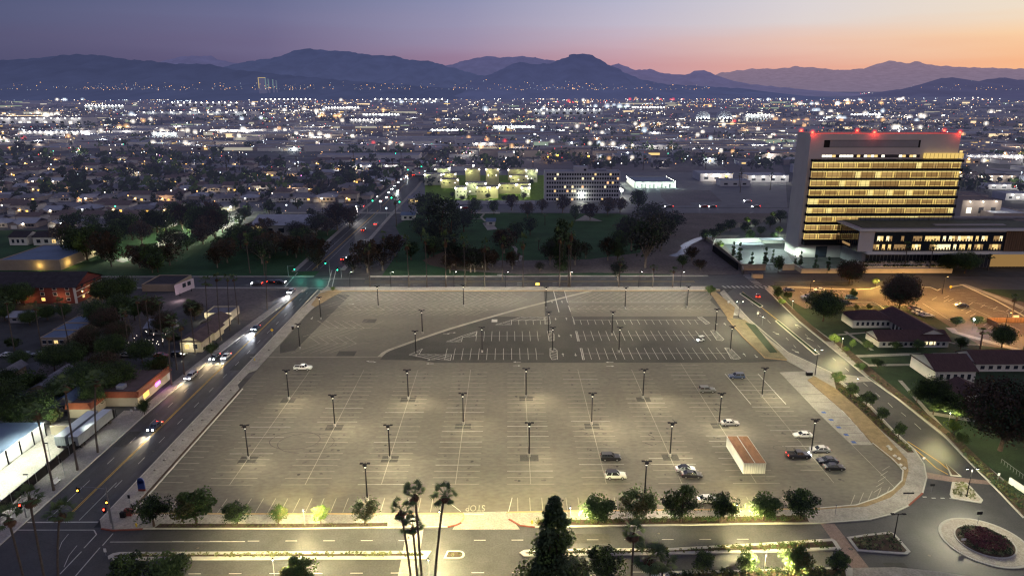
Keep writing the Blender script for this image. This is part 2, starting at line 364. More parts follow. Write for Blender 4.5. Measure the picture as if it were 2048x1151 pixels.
# ------------------------------------------------------------------ sky
W = bpy.data.worlds.new('World'); sc.world = W; W.use_nodes = True
nt = W.node_tree; bg = nt.nodes['Background']
def sky():
    N = nt.nodes.new; L = nt.links.new
    tc = N('ShaderNodeTexCoord'); sp = N('ShaderNodeSeparateXYZ'); L(tc.outputs['Generated'], sp.inputs[0])
    at = N('ShaderNodeMath'); at.operation = 'ARCTAN2'; L(sp.outputs['X'], at.inputs[0]); L(sp.outputs['Y'], at.inputs[1])
    # azimuth -37..+37 degrees -> 0..1
    az = N('ShaderNodeMapRange'); az.inputs[1].default_value = R(-37); az.inputs[2].default_value = R(37); L(at.outputs[0], az.inputs[0])
    # gentle cloud streaks disturb the elevation
    mp = N('ShaderNodeMapping'); mp.inputs['Scale'].default_value = (1.2, 1.2, 14); L(tc.outputs['Generated'], mp.inputs[0])
    nz = N('ShaderNodeTexNoise'); nz.inputs['Scale'].default_value = 1.6; nz.inputs['Detail'].default_value = 4; L(mp.outputs[0], nz.inputs['Vector'])
    of = N('ShaderNodeMath'); of.operation = 'MULTIPLY_ADD'; of.inputs[1].default_value = .05; of.inputs[2].default_value = -.025; L(nz.outputs[0], of.inputs[0])
    el = N('ShaderNodeMath'); el.operation = 'ADD'; L(sp.outputs['Z'], el.inputs[0]); L(of.outputs[0], el.inputs[1])
    def ramp(cols):
        r = N('ShaderNodeValToRGB'); e = r.color_ramp.elements
        for i, (p, c) in enumerate(cols):
            q = e[i] if i < 2 else e.new(p)
            q.position = p; q.color = (*lin(c), 1)
        L(az.outputs[0], r.inputs[0]); return r.outputs[0]
    # rows by elevation (sine): colours read by azimuth
    rows = [(.033, [(0, (77, 77, 107)), (.25, (94, 85, 117)), (.45, (143, 114, 139)), (.62, (186, 143, 153)), (.8, (216, 161, 147)), (1, (235, 176, 133))]),
            (.058, [(0, (81, 81, 111)), (.25, (104, 97, 129)), (.45, (148, 131, 157)), (.62, (189, 162, 174)), (.8, (221, 186, 171)), (1, (238, 199, 157))]),
            (.084, [(0, (79, 84, 115)), (.25, (105, 105, 138)), (.45, (144, 139, 167)), (.62, (183, 175, 192)), (.8, (212, 201, 199)), (1, (229, 212, 189))]),
            (.125, [(0, (70, 80, 112)), (.25, (96, 102, 136)), (.45, (131, 136, 168)), (.62, (171, 172, 194)), (.8, (206, 202, 207)), (1, (223, 216, 206))]),
            (.40, [(0, (107, 112, 146)), (.25, (114, 120, 154)), (.5, (127, 132, 166)), (.75, (151, 151, 177)), (1, (158, 155, 175))]),
            (1.0, [(0, (99, 102, 131)), (.5, (101, 106, 137)), (1, (105, 108, 137))])]
    prev = ramp(rows[0][1]); pz = rows[0][0]
    for z, cols in rows[1:]:
        m = N('ShaderNodeMapRange'); m.interpolation_type = 'LINEAR'; m.inputs[1].default_value = pz; m.inputs[2].default_value = z; L(el.outputs[0], m.inputs[0])
        mx = N('ShaderNodeMix'); mx.data_type = 'RGBA'; L(m.outputs[0], mx.inputs[0]); L(prev, mx.inputs[6]); L(ramp(cols), mx.inputs[7])
        prev = mx.outputs[2]; pz = z
    # last glow of the set sun in the physical sky
    st = N('ShaderNodeTexSky'); st.sky_type = 'NISHITA'; st.sun_disc = False; st.sun_elevation = R(0.5); st.sun_rotation = R(48)
    b2 = N('ShaderNodeBackground'); L(st.outputs[0], b2.inputs[0]); b2.inputs[1].default_value = .002
    L(prev, bg.inputs[0]); bg.inputs[1].default_value = 1.12
    ad = N('ShaderNodeAddShader'); L(bg.outputs[0], ad.inputs[0]); L(b2.outputs[0], ad.inputs[1])
    L(ad.outputs[0], nt.nodes['World Output'].inputs[0])
sky()
SL = bpy.data.lights.new('sun', 'SUN'); SL.energy = .06; SL.angle = R(30); SL.color = (1, .62, .42)
so = bpy.data.objects.new('sun', SL); COL.objects.link(so)
so.rotation_euler = Vector((-math.sin(R(48)), -math.cos(R(48)), -.12)).to_track_quat('-Z', 'Y').to_euler()

# ------------------------------------------------------------------ terrain and mountains
def terrain():
    mb = MB()
    xs = [-40000, -9000, -2500, -600, 0, 600, 2500, 9000, 40000]; ys = [-800, 60, 500, 1200, 3000, 9000, 60000]
    for i in range(len(xs)-1):
        for j in range(len(ys)-1):
            mb.face([(xs[i], ys[j], -.12), (xs[i+1], ys[j], -.12), (xs[i+1], ys[j+1], -.12), (xs[i], ys[j+1], -.12)], 'terrain')
    struct('ground', mb)
terrain()
def mountain_mat(name, top, base, h):  # haze painted into the slopes as emission, tinted by height
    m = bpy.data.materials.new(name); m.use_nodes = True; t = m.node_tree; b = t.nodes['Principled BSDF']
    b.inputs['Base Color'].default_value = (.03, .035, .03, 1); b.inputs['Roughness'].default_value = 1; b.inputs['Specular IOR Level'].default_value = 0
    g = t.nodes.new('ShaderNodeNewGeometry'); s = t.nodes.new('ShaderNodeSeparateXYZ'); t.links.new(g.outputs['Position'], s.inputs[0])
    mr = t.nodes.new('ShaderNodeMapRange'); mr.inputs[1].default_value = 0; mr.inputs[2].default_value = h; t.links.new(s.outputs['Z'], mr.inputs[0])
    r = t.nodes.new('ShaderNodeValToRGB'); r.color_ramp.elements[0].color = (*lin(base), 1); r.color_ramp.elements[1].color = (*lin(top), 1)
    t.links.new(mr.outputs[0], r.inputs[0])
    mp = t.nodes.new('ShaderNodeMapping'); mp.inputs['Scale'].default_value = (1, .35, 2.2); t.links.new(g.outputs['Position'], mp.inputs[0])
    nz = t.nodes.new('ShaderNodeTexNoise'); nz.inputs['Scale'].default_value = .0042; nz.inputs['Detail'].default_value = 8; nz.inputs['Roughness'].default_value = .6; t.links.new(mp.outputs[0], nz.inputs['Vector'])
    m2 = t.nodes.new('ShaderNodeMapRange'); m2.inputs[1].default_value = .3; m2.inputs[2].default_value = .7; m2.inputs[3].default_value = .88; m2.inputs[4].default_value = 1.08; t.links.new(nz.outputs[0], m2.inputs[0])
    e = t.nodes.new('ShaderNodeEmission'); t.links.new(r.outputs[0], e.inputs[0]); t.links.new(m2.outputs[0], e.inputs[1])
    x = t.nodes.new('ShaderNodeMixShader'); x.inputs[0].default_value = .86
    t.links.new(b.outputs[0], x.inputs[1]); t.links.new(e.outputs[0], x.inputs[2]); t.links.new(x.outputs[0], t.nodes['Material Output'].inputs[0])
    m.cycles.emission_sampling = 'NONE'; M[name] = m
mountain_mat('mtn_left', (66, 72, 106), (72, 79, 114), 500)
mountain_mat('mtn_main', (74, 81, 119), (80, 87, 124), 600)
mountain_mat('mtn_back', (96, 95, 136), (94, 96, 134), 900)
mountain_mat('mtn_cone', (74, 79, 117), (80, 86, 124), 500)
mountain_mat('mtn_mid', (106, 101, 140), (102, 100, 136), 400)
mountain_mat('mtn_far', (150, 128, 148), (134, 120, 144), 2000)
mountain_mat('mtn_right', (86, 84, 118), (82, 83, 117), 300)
def ridge(name, prof, D, m, depth=.35, seed=1):
    rg = random.Random(seed); mb = MB()
    pts = []
    for (a, b), (c, d) in zip(prof[:-1], prof[1:]):
        n = max(2, int(abs(c-a)/5))
        for k in range(n):
            t = k/n; pts.append((a+(c-a)*t, b+(d-b)*t+(rg.random()-.5)*1.3+math.sin((a+(c-a)*t)*.21+seed)*.7))
    pts.append(prof[-1])
    rows = []
    NR = 8
    for r in range(NR+1):
        t = r/NR; Y = D*(1-depth*t); row = []
        for i, (px, py) in enumerate(pts):
            x, z = Q(px, py, D); z = max(z, 5)
            spur = .5+.5*math.sin(i*.55+seed+math.sin(i*.17)*2)
            zz = z*((1-t)**1.25)*(1-.40*spur*math.sin(math.pi*min(1, t*1.2)))
            row.append((x*(1-.02*t)+(rg.random()-.5)*D*.003, Y+(rg.random()-.5)*D*.01*(r > 0), zz-2 if r < NR else -60))
        rows.append(row)
    back = [(p[0], p[1]+D*.2, -60) for p in rows[0]]
    rows.insert(0, back)
    vs = [p for r_ in rows for p in r_]; n = len(pts)
    fs = [(r*n+i, (r+1)*n+i, (r+1)*n+i+1, r*n+i+1) for r in range(len(rows)-1) for i in range(n-1)]
    mb.raw(vs, fs, m); o = mb.build(name, smooth=True); o['kind'] = 'structure'
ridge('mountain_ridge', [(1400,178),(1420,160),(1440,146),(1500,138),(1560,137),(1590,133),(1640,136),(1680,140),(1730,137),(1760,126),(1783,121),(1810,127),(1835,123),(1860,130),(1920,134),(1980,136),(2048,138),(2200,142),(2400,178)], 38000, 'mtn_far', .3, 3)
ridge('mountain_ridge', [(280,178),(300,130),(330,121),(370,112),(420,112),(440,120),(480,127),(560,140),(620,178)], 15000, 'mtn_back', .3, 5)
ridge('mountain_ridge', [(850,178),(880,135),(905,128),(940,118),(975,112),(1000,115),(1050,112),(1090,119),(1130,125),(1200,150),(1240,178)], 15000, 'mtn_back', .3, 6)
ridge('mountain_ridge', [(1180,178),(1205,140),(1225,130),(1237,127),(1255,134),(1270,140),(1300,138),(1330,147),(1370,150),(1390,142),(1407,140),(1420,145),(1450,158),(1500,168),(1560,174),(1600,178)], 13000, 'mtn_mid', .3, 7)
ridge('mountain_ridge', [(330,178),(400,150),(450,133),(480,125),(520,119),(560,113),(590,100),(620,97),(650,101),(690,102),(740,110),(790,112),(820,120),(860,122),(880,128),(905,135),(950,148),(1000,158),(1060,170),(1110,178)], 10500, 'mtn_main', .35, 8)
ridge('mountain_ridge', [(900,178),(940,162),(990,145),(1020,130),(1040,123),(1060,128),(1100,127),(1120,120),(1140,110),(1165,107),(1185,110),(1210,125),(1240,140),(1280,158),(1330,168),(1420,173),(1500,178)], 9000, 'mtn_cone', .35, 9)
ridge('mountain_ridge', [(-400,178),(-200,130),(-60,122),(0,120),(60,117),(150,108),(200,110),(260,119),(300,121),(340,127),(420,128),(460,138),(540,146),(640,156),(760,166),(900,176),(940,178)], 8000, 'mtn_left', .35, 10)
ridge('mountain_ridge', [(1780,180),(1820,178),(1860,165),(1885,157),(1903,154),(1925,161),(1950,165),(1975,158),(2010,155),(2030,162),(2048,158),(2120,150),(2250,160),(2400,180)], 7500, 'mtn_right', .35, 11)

# ------------------------------------------------------------------ ground cover sheets
LX = -78.6
def ground_sheets():
    g = MB()   # park lawns
    def rect(mb, x0, x1, y0, y1, z, m): mb.sheet([(x0, y0), (x1, y0), (x1, y1), (x0, y1)], z, m)
    rect(g, -60, 84, 312, 478, -.06, 'grass_dark')
    g.sheet(PP((845,424),(1240,427),(1250,470),(800,470),(790,450)), -.058, 'grass_dark')
    rect(g, -320, -92, 312, 425, -.06, 'grass_dark')
    g.sheet(PP((170,560),(600,553),(640,500),(300,420),(150,470)), -.055, 'grass_dark')
    struct('park_lawn', g)
    d = MB()   # bare dirt
    d.sheet(PP((1290,470),(1480,470),(1430,500),(1380,540),(1345,548),(1180,545),(1040,548),(900,540),(850,520),(900,508),(960,520),(1060,520),(1180,518),(1280,505)), -.04, 'dirt')
    d.sheet(PP((1335,420),(1570,420),(1560,440),(1490,450),(1400,480),(1330,480)), -.05, 'dirt')
    d.sheet(PP((1380,480),(1440,478),(1500,548),(1340,550)), -.035, 'dirt')
    d.sheet(PP((845,520),(905,495),(960,510),(980,540),(900,538),(860,530)), -.03, 'mulch')
    d.sheet(PP((360,574),(650,574),(560,640),(480,640),(395,605)), -.045, 'dirt')
    d.sheet(PP((870,316),(1560,322),(1570,345),(1240,344),(860,338)), -.03, 'dirt_far')
    d.sheet(PP((1320,378),(1420,380),(1450,408),(1325,412)), -.03, 'dirt_far')
    d.sheet(PP((300,640),(470,560),(160,620),(60,760),(200,800)), -.05, 'dirt')
    struct('dirt_lot', d)
    a = MB()   # paved yards far away
    a.sheet(PP((860,338),(1570,345),(1575,415),(800,415)), -.045, 'asphalt_far')
    a.sheet(PP((-60,760),(150,700),(380,720),(330,790),(120,830),(-60,830)), -.055, 'asphalt')
    a.sheet(PP((1430,478),(1570,500),(1600,545),(1495,545)), -.05, 'asphalt_far')
    struct('paved_yard', a)
    y = MB()
    y.sheet(PP((-200,1150),(-200,860),(60,840),(210,850),(250,880),(150,960),(0,1075)), -.05, 'concrete')
    struct('storage_yard', y)
    w = MB()
    w.ribbon(PP((1345,512),(1362,506),(1372,496),(1368,492),(1378,486),(1395,478),(1425,470)), 4.5, -.02, -.02, 'water')
    struct('stream', w)
    p = MB()   # park paths
    for pts, wd in [(((960,421),(968,428),(962,434),(972,443)), 1.6), (((920,437),(965,437)), 1.4), (((1024,490),(1032,497),(1030,505),(1042,512),(1040,520),(1026,524)), 1.8),
                    (((800,436),(865,440),(900,444)), 1.4), (((1000,548),(1008,570)), 3)]:
        p.ribbon(PP(*pts), wd, -.02, -.02, 'concrete')
    p.sheet(PP((965,446),(980,442),(995,458),(975,460)), -.022, 'concrete')
    p.sheet(PP((1150,441),(1170,430),(1205,442)), -.022, 'concrete')
    p.sheet(PP((913,497),(925,500),(940,512),(930,516)), -.018, 'concrete')
    p.sheet(PP((310,490),(330,470),(360,462),(372,472),(330,500)), -.02, 'concrete')
    p.sheet(PP((430,462),(450,448),(480,440),(470,456)), -.02, 'concrete')
    p.sheet(PP((230,520),(305,488),(330,500),(245,525)), -.02, 'asphalt_far')
    struct('path', p)
ground_sheets()

# the right-hand campus lawns and walks
def campus_ground():
    g = MB()
    g.sheet(PP((1500,570),(2300,560),(2500,900),(2048,1040),(1987,970),(1923,908),(1884,870),(1837,830),(1800,801),(1733,754),(1652,687),(1600,646)), -.06, 'grass')
    struct('campus_lawn', g)
    a = MB()
    a.sheet(PP((1560,572),(1640,570),(1800,574),(1920,568),(2048,604),(2150,640),(2300,760),(2048,700),(1960,690),(1880,640),(1830,610),(1690,612),(1610,616),(1580,600)), -.03, 'asphalt_amber')
    struct('campus_parking', a)
    p = MB()
    for pts, wd in [(((1635,690),(1700,712),(1810,708),(1920,708),(2060,712)), 2.2), (((1612,655),(1660,688)), 1.8), (((1700,706),(1720,720),(1740,732)), 1.8),
                    (((1730,730),(1850,728),(1880,728)), 1.6), (((1830,730),(1850,745)), 1.5), (((1860,825),(1935,838),(1990,842)), 2.2),
                    (((1660,670),(1740,664),(1830,668)), 1.2), (((1800,760),(1880,850)), 1.2), (((1690,662),(1745,700)), 1.2)]:
        p.ribbon(PP(*pts), wd, -.03, -.02, 'concrete')
    p.ribbon(PP((1665,690),(1740,748),(1830,820),(1890,868),(1945,915),(1990,952),(2048,1000),(2120,1060)), 2.4, -.1, .05, 'concrete')
    p.ribbon(PP((1925,568),(1990,592),(2060,622),(2150,660)), 3.0, -.1, .05, 'concrete')
    p.ribbon(PP((2040,700),(1910,664),(1900,655)), 3.0, -.03, .0, 'concrete')
    struct('campus_walk', p)
campus_ground()

# ------------------------------------------------------------------ roads
def roads():
    a = MB(); z = 0.0
    a.sheet([(-98.9, 60)]+[(-98.9, 169), (-97.6, 205), (-95, 240), (-90.5, 290), (-87.4, 306), (-83, 306), (-81.8, 290), (-83.9, 255), (-83.9, 60)], z, 'asphalt')
    far = PP((593,543),(734,415),(807,355),(856,308),(880,285),(905,262))
    farr = PP((925,262),(900,290),(885,310),(830,376),(786,422),(680,540))
    a.sheet(far+farr, z-.004, 'asphalt')
    struct('avenue', a)
    c = MB()
    yN, yS = P(1000, 553)[1], P(1000, 573.5)[1]
    c.sheet([(-420, yS), (90, yS), (90, yN), (-420, yN)], -.008, 'asphalt')
    c.sheet([(90, yN)]+[(90, yS)]+PP((1480,578),(1545,571),(2400,585),(2400,560),(1650,548),(1490,548)), -.008, 'asphalt')
    c.sheet(PP((560,424),(2300,428),(2300,418),(560,414)), -.02, 'asphalt_far')   # street beyond the park
    c.sheet(PP((1380,405),(1560,400),(1560,410),(1390,415)), -.018, 'asphalt_far')
    c.sheet(PP((300,415),(690,418),(690,408),(300,402)), -.02, 'asphalt_far')
    c.sheet(PP((1240,360),(1262,350),(1330,400),(1345,420),(1290,420)), -.017, 'asphalt_far')
    struct('cross_street', c)
    r = MB()
    left = [(1448,590),(1500,640),(1540,680),(1575,704),(1661,744),(1694,772),(1738,808),(1788,862),(1828,898),(1848,928),(1853,955),(1845,986),(1817,1011),(1781,1028),(1739,1039),(1641,1046)]
    right = [(1530,575),(1575,622),(1652,687),(1733,754),(1800,801),(1887,871),(1923,908),(1982,967),(2048,1036),(2120,1110),(2120,1250)]
    r.sheet(PP(*(left+[(1500,1049),(1500,1250)]+right[::-1]+[(1470,575)])), .004, 'asphalt')
    struct('side_road', r)
    b = MB()
    b.sheet([(-83.9, 60), (50, 60), (50, 121.5), (-4, 121.0), (-86, 119.5)], .008, 'asphalt')
    b.sheet([(-160, 60), (-83.9, 60), (-83.9, 119.4), (-106, 119.4), (-160, 119.4)], .002, 'asphalt')
    struct('boulevard', b)
roads()

def car_park():
    a = MB()
    edge = [(265,1027),(300,985),(645,590),(668,581),(1430,581),(1470,615),(1500,645),(1590,722),(1641,760),(1749,890),(1784,919),(1806,941),(1803,961),(1784,981),(1753,997),(1711,1011),(1627,1016),(1540,1018),(1020,1026),(926,1027)]
    a.sheet(PP(*edge), .012, 'asphalt_lot')
    struct('car_park', a)
    d = MB()
    d.sheet(PP((760,719),(775,702),(845,677),(960,641),(990,633),(1452,632),(1486,674),(1530,716),(1578,721),(1500,724.5),(870,725),(842,720)), .022, 'asphalt_new')
    d.sheet(PP((1088,580),(1130,580),(1143,632),(1090,632)), .020, 'asphalt_new')
    d.sheet(PP((640,600),(668,588),(700,590),(650,640),(590,700),(560,706),(560,690)), .0195, 'asphalt_new')
    d.sheet(PP((1432,584),(1470,615),(1490,640),(1452,632),(1420,600)), .0205, 'asphalt_new')
    for (cx, cy) in [(-62.3,146),(-28.4,146),(5,146.3),(39,146.4),(-45.6,162),(-11.9,162.6),(22,162.4),(55.7,162.4),(-62.7,178.3),(-28.6,178.6),(5.1,179.2),(38.6,178.4)]:
        w = 1.9+rnd.random()*.5; d.sheet([(cx-w, cy-1.6), (cx+w, cy-1.6), (cx+w, cy+1.3), (cx-w, cy+1.3)], .024, 'asphalt_new')
    for px, py, w in [(1055/3.6+400, 540+600/3.6, 3), (1220/3.6+400, 641.5, 2.5)]:
        x, y = P(px, py); d.sheet([(x-w, y-2.2), (x+w, y-2.2), (x+w, y+2.2), (x-w, y+2.2)], .024, 'asphalt_new')
    struct('asphalt_patch', d)
    c = MB()
    c.ribbon(PP((759,713),(768,705),(778,699.5),(845,675.5),(900,657),(960,639.5),(1040,617),(1087,605),(1130,594),(1184,581)), 1.5, .026, .026, 'paint_worn')
    c.ribbon(PP((500,713.5),(759,713)), .35, .026, .026, 'paint_worn')
    c.sheet(PP((926,1024),(1013,1022),(1040,1058),(905,1058)), .03, 'concrete')
    struct('concrete_strip', c)
    s = MB(); Z = .03; pw = .13
    rows = [-62.5, -45.6, -28.5, -11.9, 5.0, 22.0, 39.0, 55.8, 73.3]
    for i, x in enumerate(rows):
        y = 134.9; top = 200 if i < 7 else (205 if i == 7 else 196)
        s.line(x, y, x, top, pw, Z+.004, 'paint_worn')
        while y < top:
            if not (i == 8 and y < 139): s.line(x-5.3, y, x+5.3, y, pw, Z, 'paint_worn' if rnd.random() < .85 else 'paint')
            y += 2.74
    y = 136
    while y < 196:
        if y > 131: s.line(LX+.4, y, LX+5.3, y, pw, Z, 'paint_worn')
        y += 2.74
    x = -74.0
    while x < 66:
        if x < -14 or x > 1:
            e = .35 if x > 20 else 0
            s.line(x, 124.4+(.4 if x > 50 else 0), x, 129.6, pw, Z, 'paint_worn')
        x += 2.62
    s.line(-14.2, 129.6, -10, 124.6, pw, Z, 'paint'); s.line(3.4-2.6, 129.6, -.3+.3, 124.4, pw, Z+.002, 'paint')
    for k in range(9):      # hatching at the south-east corner
        x0, y0 = P(1700+k*17, 1012-k*4.0); s.line(x0, y0, x0+3.2+k*.1, y0+4.4, pw, Z, 'paint_worn')
    for k in range(5):
        x0, y0 = P(1772+k*4, 985-k*11); s.line(x0-2.6, y0+.2, x0+.2, y0+2.2, pw, Z+.003, 'paint_worn')
    ax, ay = P(1560, 745); bx, by = P(1790, 975); s.line(ax, ay, bx, by, pw, Z+.006, 'paint_worn')
    # east bays
    for k in range(22):
        px = 1590+k*0; 
    # new asphalt rows
    def stalls(pa, pb, yc, yt, yb, m='paint', both=True, step=2.75):
        xa = P(pa, yc)[0]; xb = P(pb, yc)[0]; Yc = P(1024, yc)[1]; Yt = P(1024, yt)[1]; Yb = P(1024, yb)[1]
        s.line(xa, Yc, xb, Yc, pw, Z+.004, m)
        x = xa
        while x <= xb+.1: s.line(x, Yb, x, Yt, pw, Z, m); x += step
    stalls(892, 1088, 707, 696, 719); stalls(1163, 1458, 707, 696, 719)
    stalls(953, 1082, 671, 662, 681.5); stalls(1154, 1425, 671, 662, 681.5)
    stalls(1023, 1080, 640, 640, 649); stalls(1146, 1400, 640, 640, 649)
    def hatch(poly, n, m='paint', dx=0):   # outlined island with diagonal bars
        q = PP(*poly)
        for i in range(len(q)): s.line(*q[i], *q[(i+1) % len(q)], .18, Z+.008, m)
        x0 = min(p[0] for p in q); x1 = max(p[0] for p in q); y0 = min(p[1] for p in q); y1 = max(p[1] for p in q)
        def inside(x, y):
            c_ = False
            for i in range(len(q)):
                a, b = q[i], q[i-1]
                if (a[1] > y) != (b[1] > y) and x < (b[0]-a[0])*(y-a[1])/(b[1]-a[1])+a[0]: c_ = not c_
            return c_
        span = (y1-y0)+(x1-x0)*.6
        for k in range(1, n+1):
            yy = y0+span*k/(n+1); run = None
            for t in range(41):
                x = x0+(x1-x0)*t/40; y = yy-(x-x0)*.6
                if inside(x, y):
                    if run is None: run = (x, y)
                    last = (x, y)
                elif run is not None:
                    if last != run: s.line(*run, *last, .2, Z+.008, m)
                    run = None
            if run is not None and last != run: s.line(*run, *last, .2, Z+.008, m)
    hatch([(1100,696),(1108,696),(1114,700),(1115,718),(1104,719),(1100,712)], 7)
    hatch([(1095,662),(1102,661),(1108,668),(1108,681),(1098,681)], 7)
    hatch([(1090,633),(1099,633),(1101,647),(1090,648)], 5)
    hatch([(1450,695),(1460,695),(1481,716),(1475,718),(1462,717)], 9)
    hatch([(1421,661),(1430,660),(1448,678),(1444,681),(1434,680)], 8)
    hatch([(1395,634),(1404,634),(1420,646),(1412,648)], 7)
    hatch([(1161,696),(1164,696),(1169,719),(1165,719)], 8)
    hatch([(1151,662),(1154,662),(1159,682),(1155,682)], 7)
    hatch([(818,709),(845,697),(838,708),(903,709),(901,720),(852,716)], 12)
    hatch([(893,683),(925,671),(954,662),(951,672),(925,674),(923,683)], 11)
    hatch([(991,649),(1022,640),(1040,634),(1088,634),(1088,640),(1023,641),(1023,649)], 10)
    # faded herringbone rows at the far side
    for (pa, pb, yt, yc, yb) in [(690,1085,585,598.5,612),(690,1000,612,619,630),(1138,1420,585,603,604),(1140,1430,611,618,624),(660,760,640,655,672),(640,740,672,686,705)]:
        xa = P(pa, yc)[0]; xb = P(pb, yc)[0]; Yt = P(1024, yt)[1]; Yc = P(1024, yc)[1]; Yb = P(1024, yb)[1]
        s.line(xa, Yc, xb, Yc, .15, Z, 'paint_worn'); x = xa; sg = 1 if pa < 1100 else -1
        while x < xb-4:
            s.line(x, Yc, x-sg*(Yt-Yc)*.8+0, Yt, .15, Z+.003, 'paint_worn'); s.line(x, Yc, x-sg*(Yb-Yc)*-.8, Yb, .15, Z+.003, 'paint_worn'); x += 3.2
        x = xa+1.6
        while x < xb-4:
            s.line(x, Yc, x+sg*(Yt-Yc)*.5, Yt, .1, Z+.005, 'paint_worn'); x += 6.4
    s.line(*P(1107,581), *P(1118,624), .3, Z, 'paint'); s.line(*P(1129,581), *P(1135,605), .25, Z, 'paint'); s.line(*P(1137,611), *P(1141,623), .25, Z, 'paint')
    s.line(*P(1145,633), *P(1150,648), .2, Z, 'paint'); s.line(*P(1136,604.5), *P(1422,604.5), .2, Z, 'paint')
    s.line(*P(1450,747), *P(1502,808), .2, Z+.004, 'paint'); s.line(*P(1516,747), *P(1572,808), .2, Z+.004, 'paint')
    def arrow(px, py, ang, L_=2.6, m='paint', w=.22, h=.022):
        x, y = P(px, py); d = Vector((math.cos(ang), math.sin(ang))); n = Vector((-d.y, d.x)); c = Vector((x, y))
        s.line(*(c-d*L_/2), *(c+d*L_*.15), w, Z+.006+h, m)
        s.face([(*(c+d*L_*.15-n*w*2.2), Z+.006+h), (*(c+d*L_/2), Z+.006+h), (*(c+d*L_*.15+n*w*2.2), Z+.006+h)], m)
    U, D_, Lf, Rt = math.pi/2, -math.pi/2, math.pi, 0
    for px, py, a_ in [(1118,671,D_),(1142,671,U),(1111,637.5,D_),(1133,637.5,U),(1126,709,U),(1151,709,D_),(1104,603.5,D_),(1124,603.5,U),(1034,723.5,Lf),(1034,731,Rt),(1219,724,Lf),(1221,732,Rt),
                       (703,608,Rt),(624,636,D_),(740,722,Lf),(745,724,Rt),(905,665,Rt),(893,667,Rt),(1489,709,U),(1450,648,U),(1432,647,D_),(1512,712,D_),(862,719,Lf),(860,727,Lf)]:
        arrow(px, py, a_)
    for px, py in [(989,641),(1468,628)]:
        x, y = P(px, py); s.sheet([(x-1.1,y-1.6),(x+1.1,y-1.6),(x+1.1,y+1.6),(x-1.1,y+1.6)], Z+.008, 'paint')
    x, y = P(1463, 628); s.sheet([(x-1.2,y-1.4),(x+.8,y-1.4),(x+.8,y+1.6),(x-1.2,y+1.6)], Z+.012, 'paint')
    # stop bar
    s.line(*P(928,1027), *P(968,1028), .35, Z+.02, 'paint')
    struct('parking_stripes', s)
    # the word STOP, read by drivers leaving towards the boulevard
    fc = bpy.data.curves.new('stop_lettering', 'FONT'); fc.body = 'STOP'; fc.size = 3.0; fc.align_x = 'CENTER'; fc.align_y = 'CENTER'
    fo = bpy.data.objects.new('stop_lettering', fc); me = bpy.data.meshes.new_from_object(fo); me.materials.clear(); me.materials.append(M['paint_worn'])
    me.transform(Matrix.Rotation(math.pi, 4, 'Z') @ Matrix.Diagonal((.58, 1.05, 1, 1)))
    bpy.data.objects.remove(fo)
    o = bpy.data.objects.new('stop_lettering', me); COL.objects.link(o); x, y = P(951, 1015); o.location = (x, y, .055); o['kind'] = 'structure'
    # tyre marks and oil stains
    t = MB()
    for px, py, rr in [(1560,895,1.2),(590,880,4.5),(612,885,5)]:
        x, y = P(px, py); t.ribbon([(x+rr*math.cos(k/20*math.pi*2)*1.4, y+rr*math.sin(k/20*math.pi*2)) for k in range(20)], .14, .027, .027, 'asphalt_new', closed=True)
    t2 = rnd
    for k in range(420):
        x = t2.choice(rows)+t2.choice([-1, 1])*t2.gauss(2.6, .5); y = 134.9+2.74*(t2.randrange(24)+.5)+t2.gauss(0, .25); t.disc(x, y, .0265+.0004*(k % 9), t2.uniform(.12, .42), 'tar_old' if k % 3 else 'asphalt_new', 9)
    for a_, b_ in [((1322,880),(1334,884)),((1290,885),(1305,890)),((1345,838),(1352,846)),((1432,806),(1442,812)),((1428,816),(1436,822)),((1296,868),(1308,874)),((1180,868),(1196,866))]:
        t.line(*P(*a_), *P(*b_), .3, .0275, 'asphalt_new')
    struct('tyre_marks', t)
car_park()

def road_wear():
    t = MB(); rg = random.Random(8); z = .016
    def crack(x, y, a, L_, w=.07, m='tar'):
        pts = [(x, y)]
        for _ in range(int(L_/1.5)): a += rg.gauss(0, .22); x += 1.5*math.cos(a); y += 1.5*math.sin(a); pts.append((x, y))
        if len(pts) > 1: t.ribbon(pts, w, z, z, m)
    for _ in range(26): crack(rg.uniform(-97, -86), rg.uniform(110, 290), rg.choice([1.57, 0, .8]), rg.uniform(3, 12))
    for _ in range(16): crack(rg.uniform(-80, 50), rg.uniform(101, 119), rg.choice([0, 1.57]), rg.uniform(3, 10))
    for x, y in [(-92.5,130),(-87,150),(-96,170),(-60,113),(-20,116),(10,105),(30,117),(-89,128),(66,112),(80,110)]:
        t.disc(x, y, z+.002, .42, 'tar', 14); t.disc(x, y, z+.004, .30, 'asphalt_lot', 12)
    for x0, x1, y0, y1 in [(-98,-95,152,160),(-88,-84.5,200,214),(-50,-44,110,113),(12,20,114,117),(-96,-93,230,250),(70,74,104,108)]:
        t.sheet([(x0,y0),(x1,y0),(x1,y1),(x0,y1)], z-.002, 'asphalt_new')
    for xx in (-96.9, -93.3, -89.7, -85.9): t.sheet([(xx-.55, 125), (xx+.55, 125), (xx+.55-(.0), 288), (xx-.55, 288)], z-.004, 'wheel_track')
    z = .029
    for _ in range(60): crack(rg.uniform(-76, 70), rg.uniform(130, 205), rg.choice([0, 1.57, .3, 2.8]), rg.uniform(4, 22), .05, 'tar_old')
    struct('road_wear', t)
road_wear()
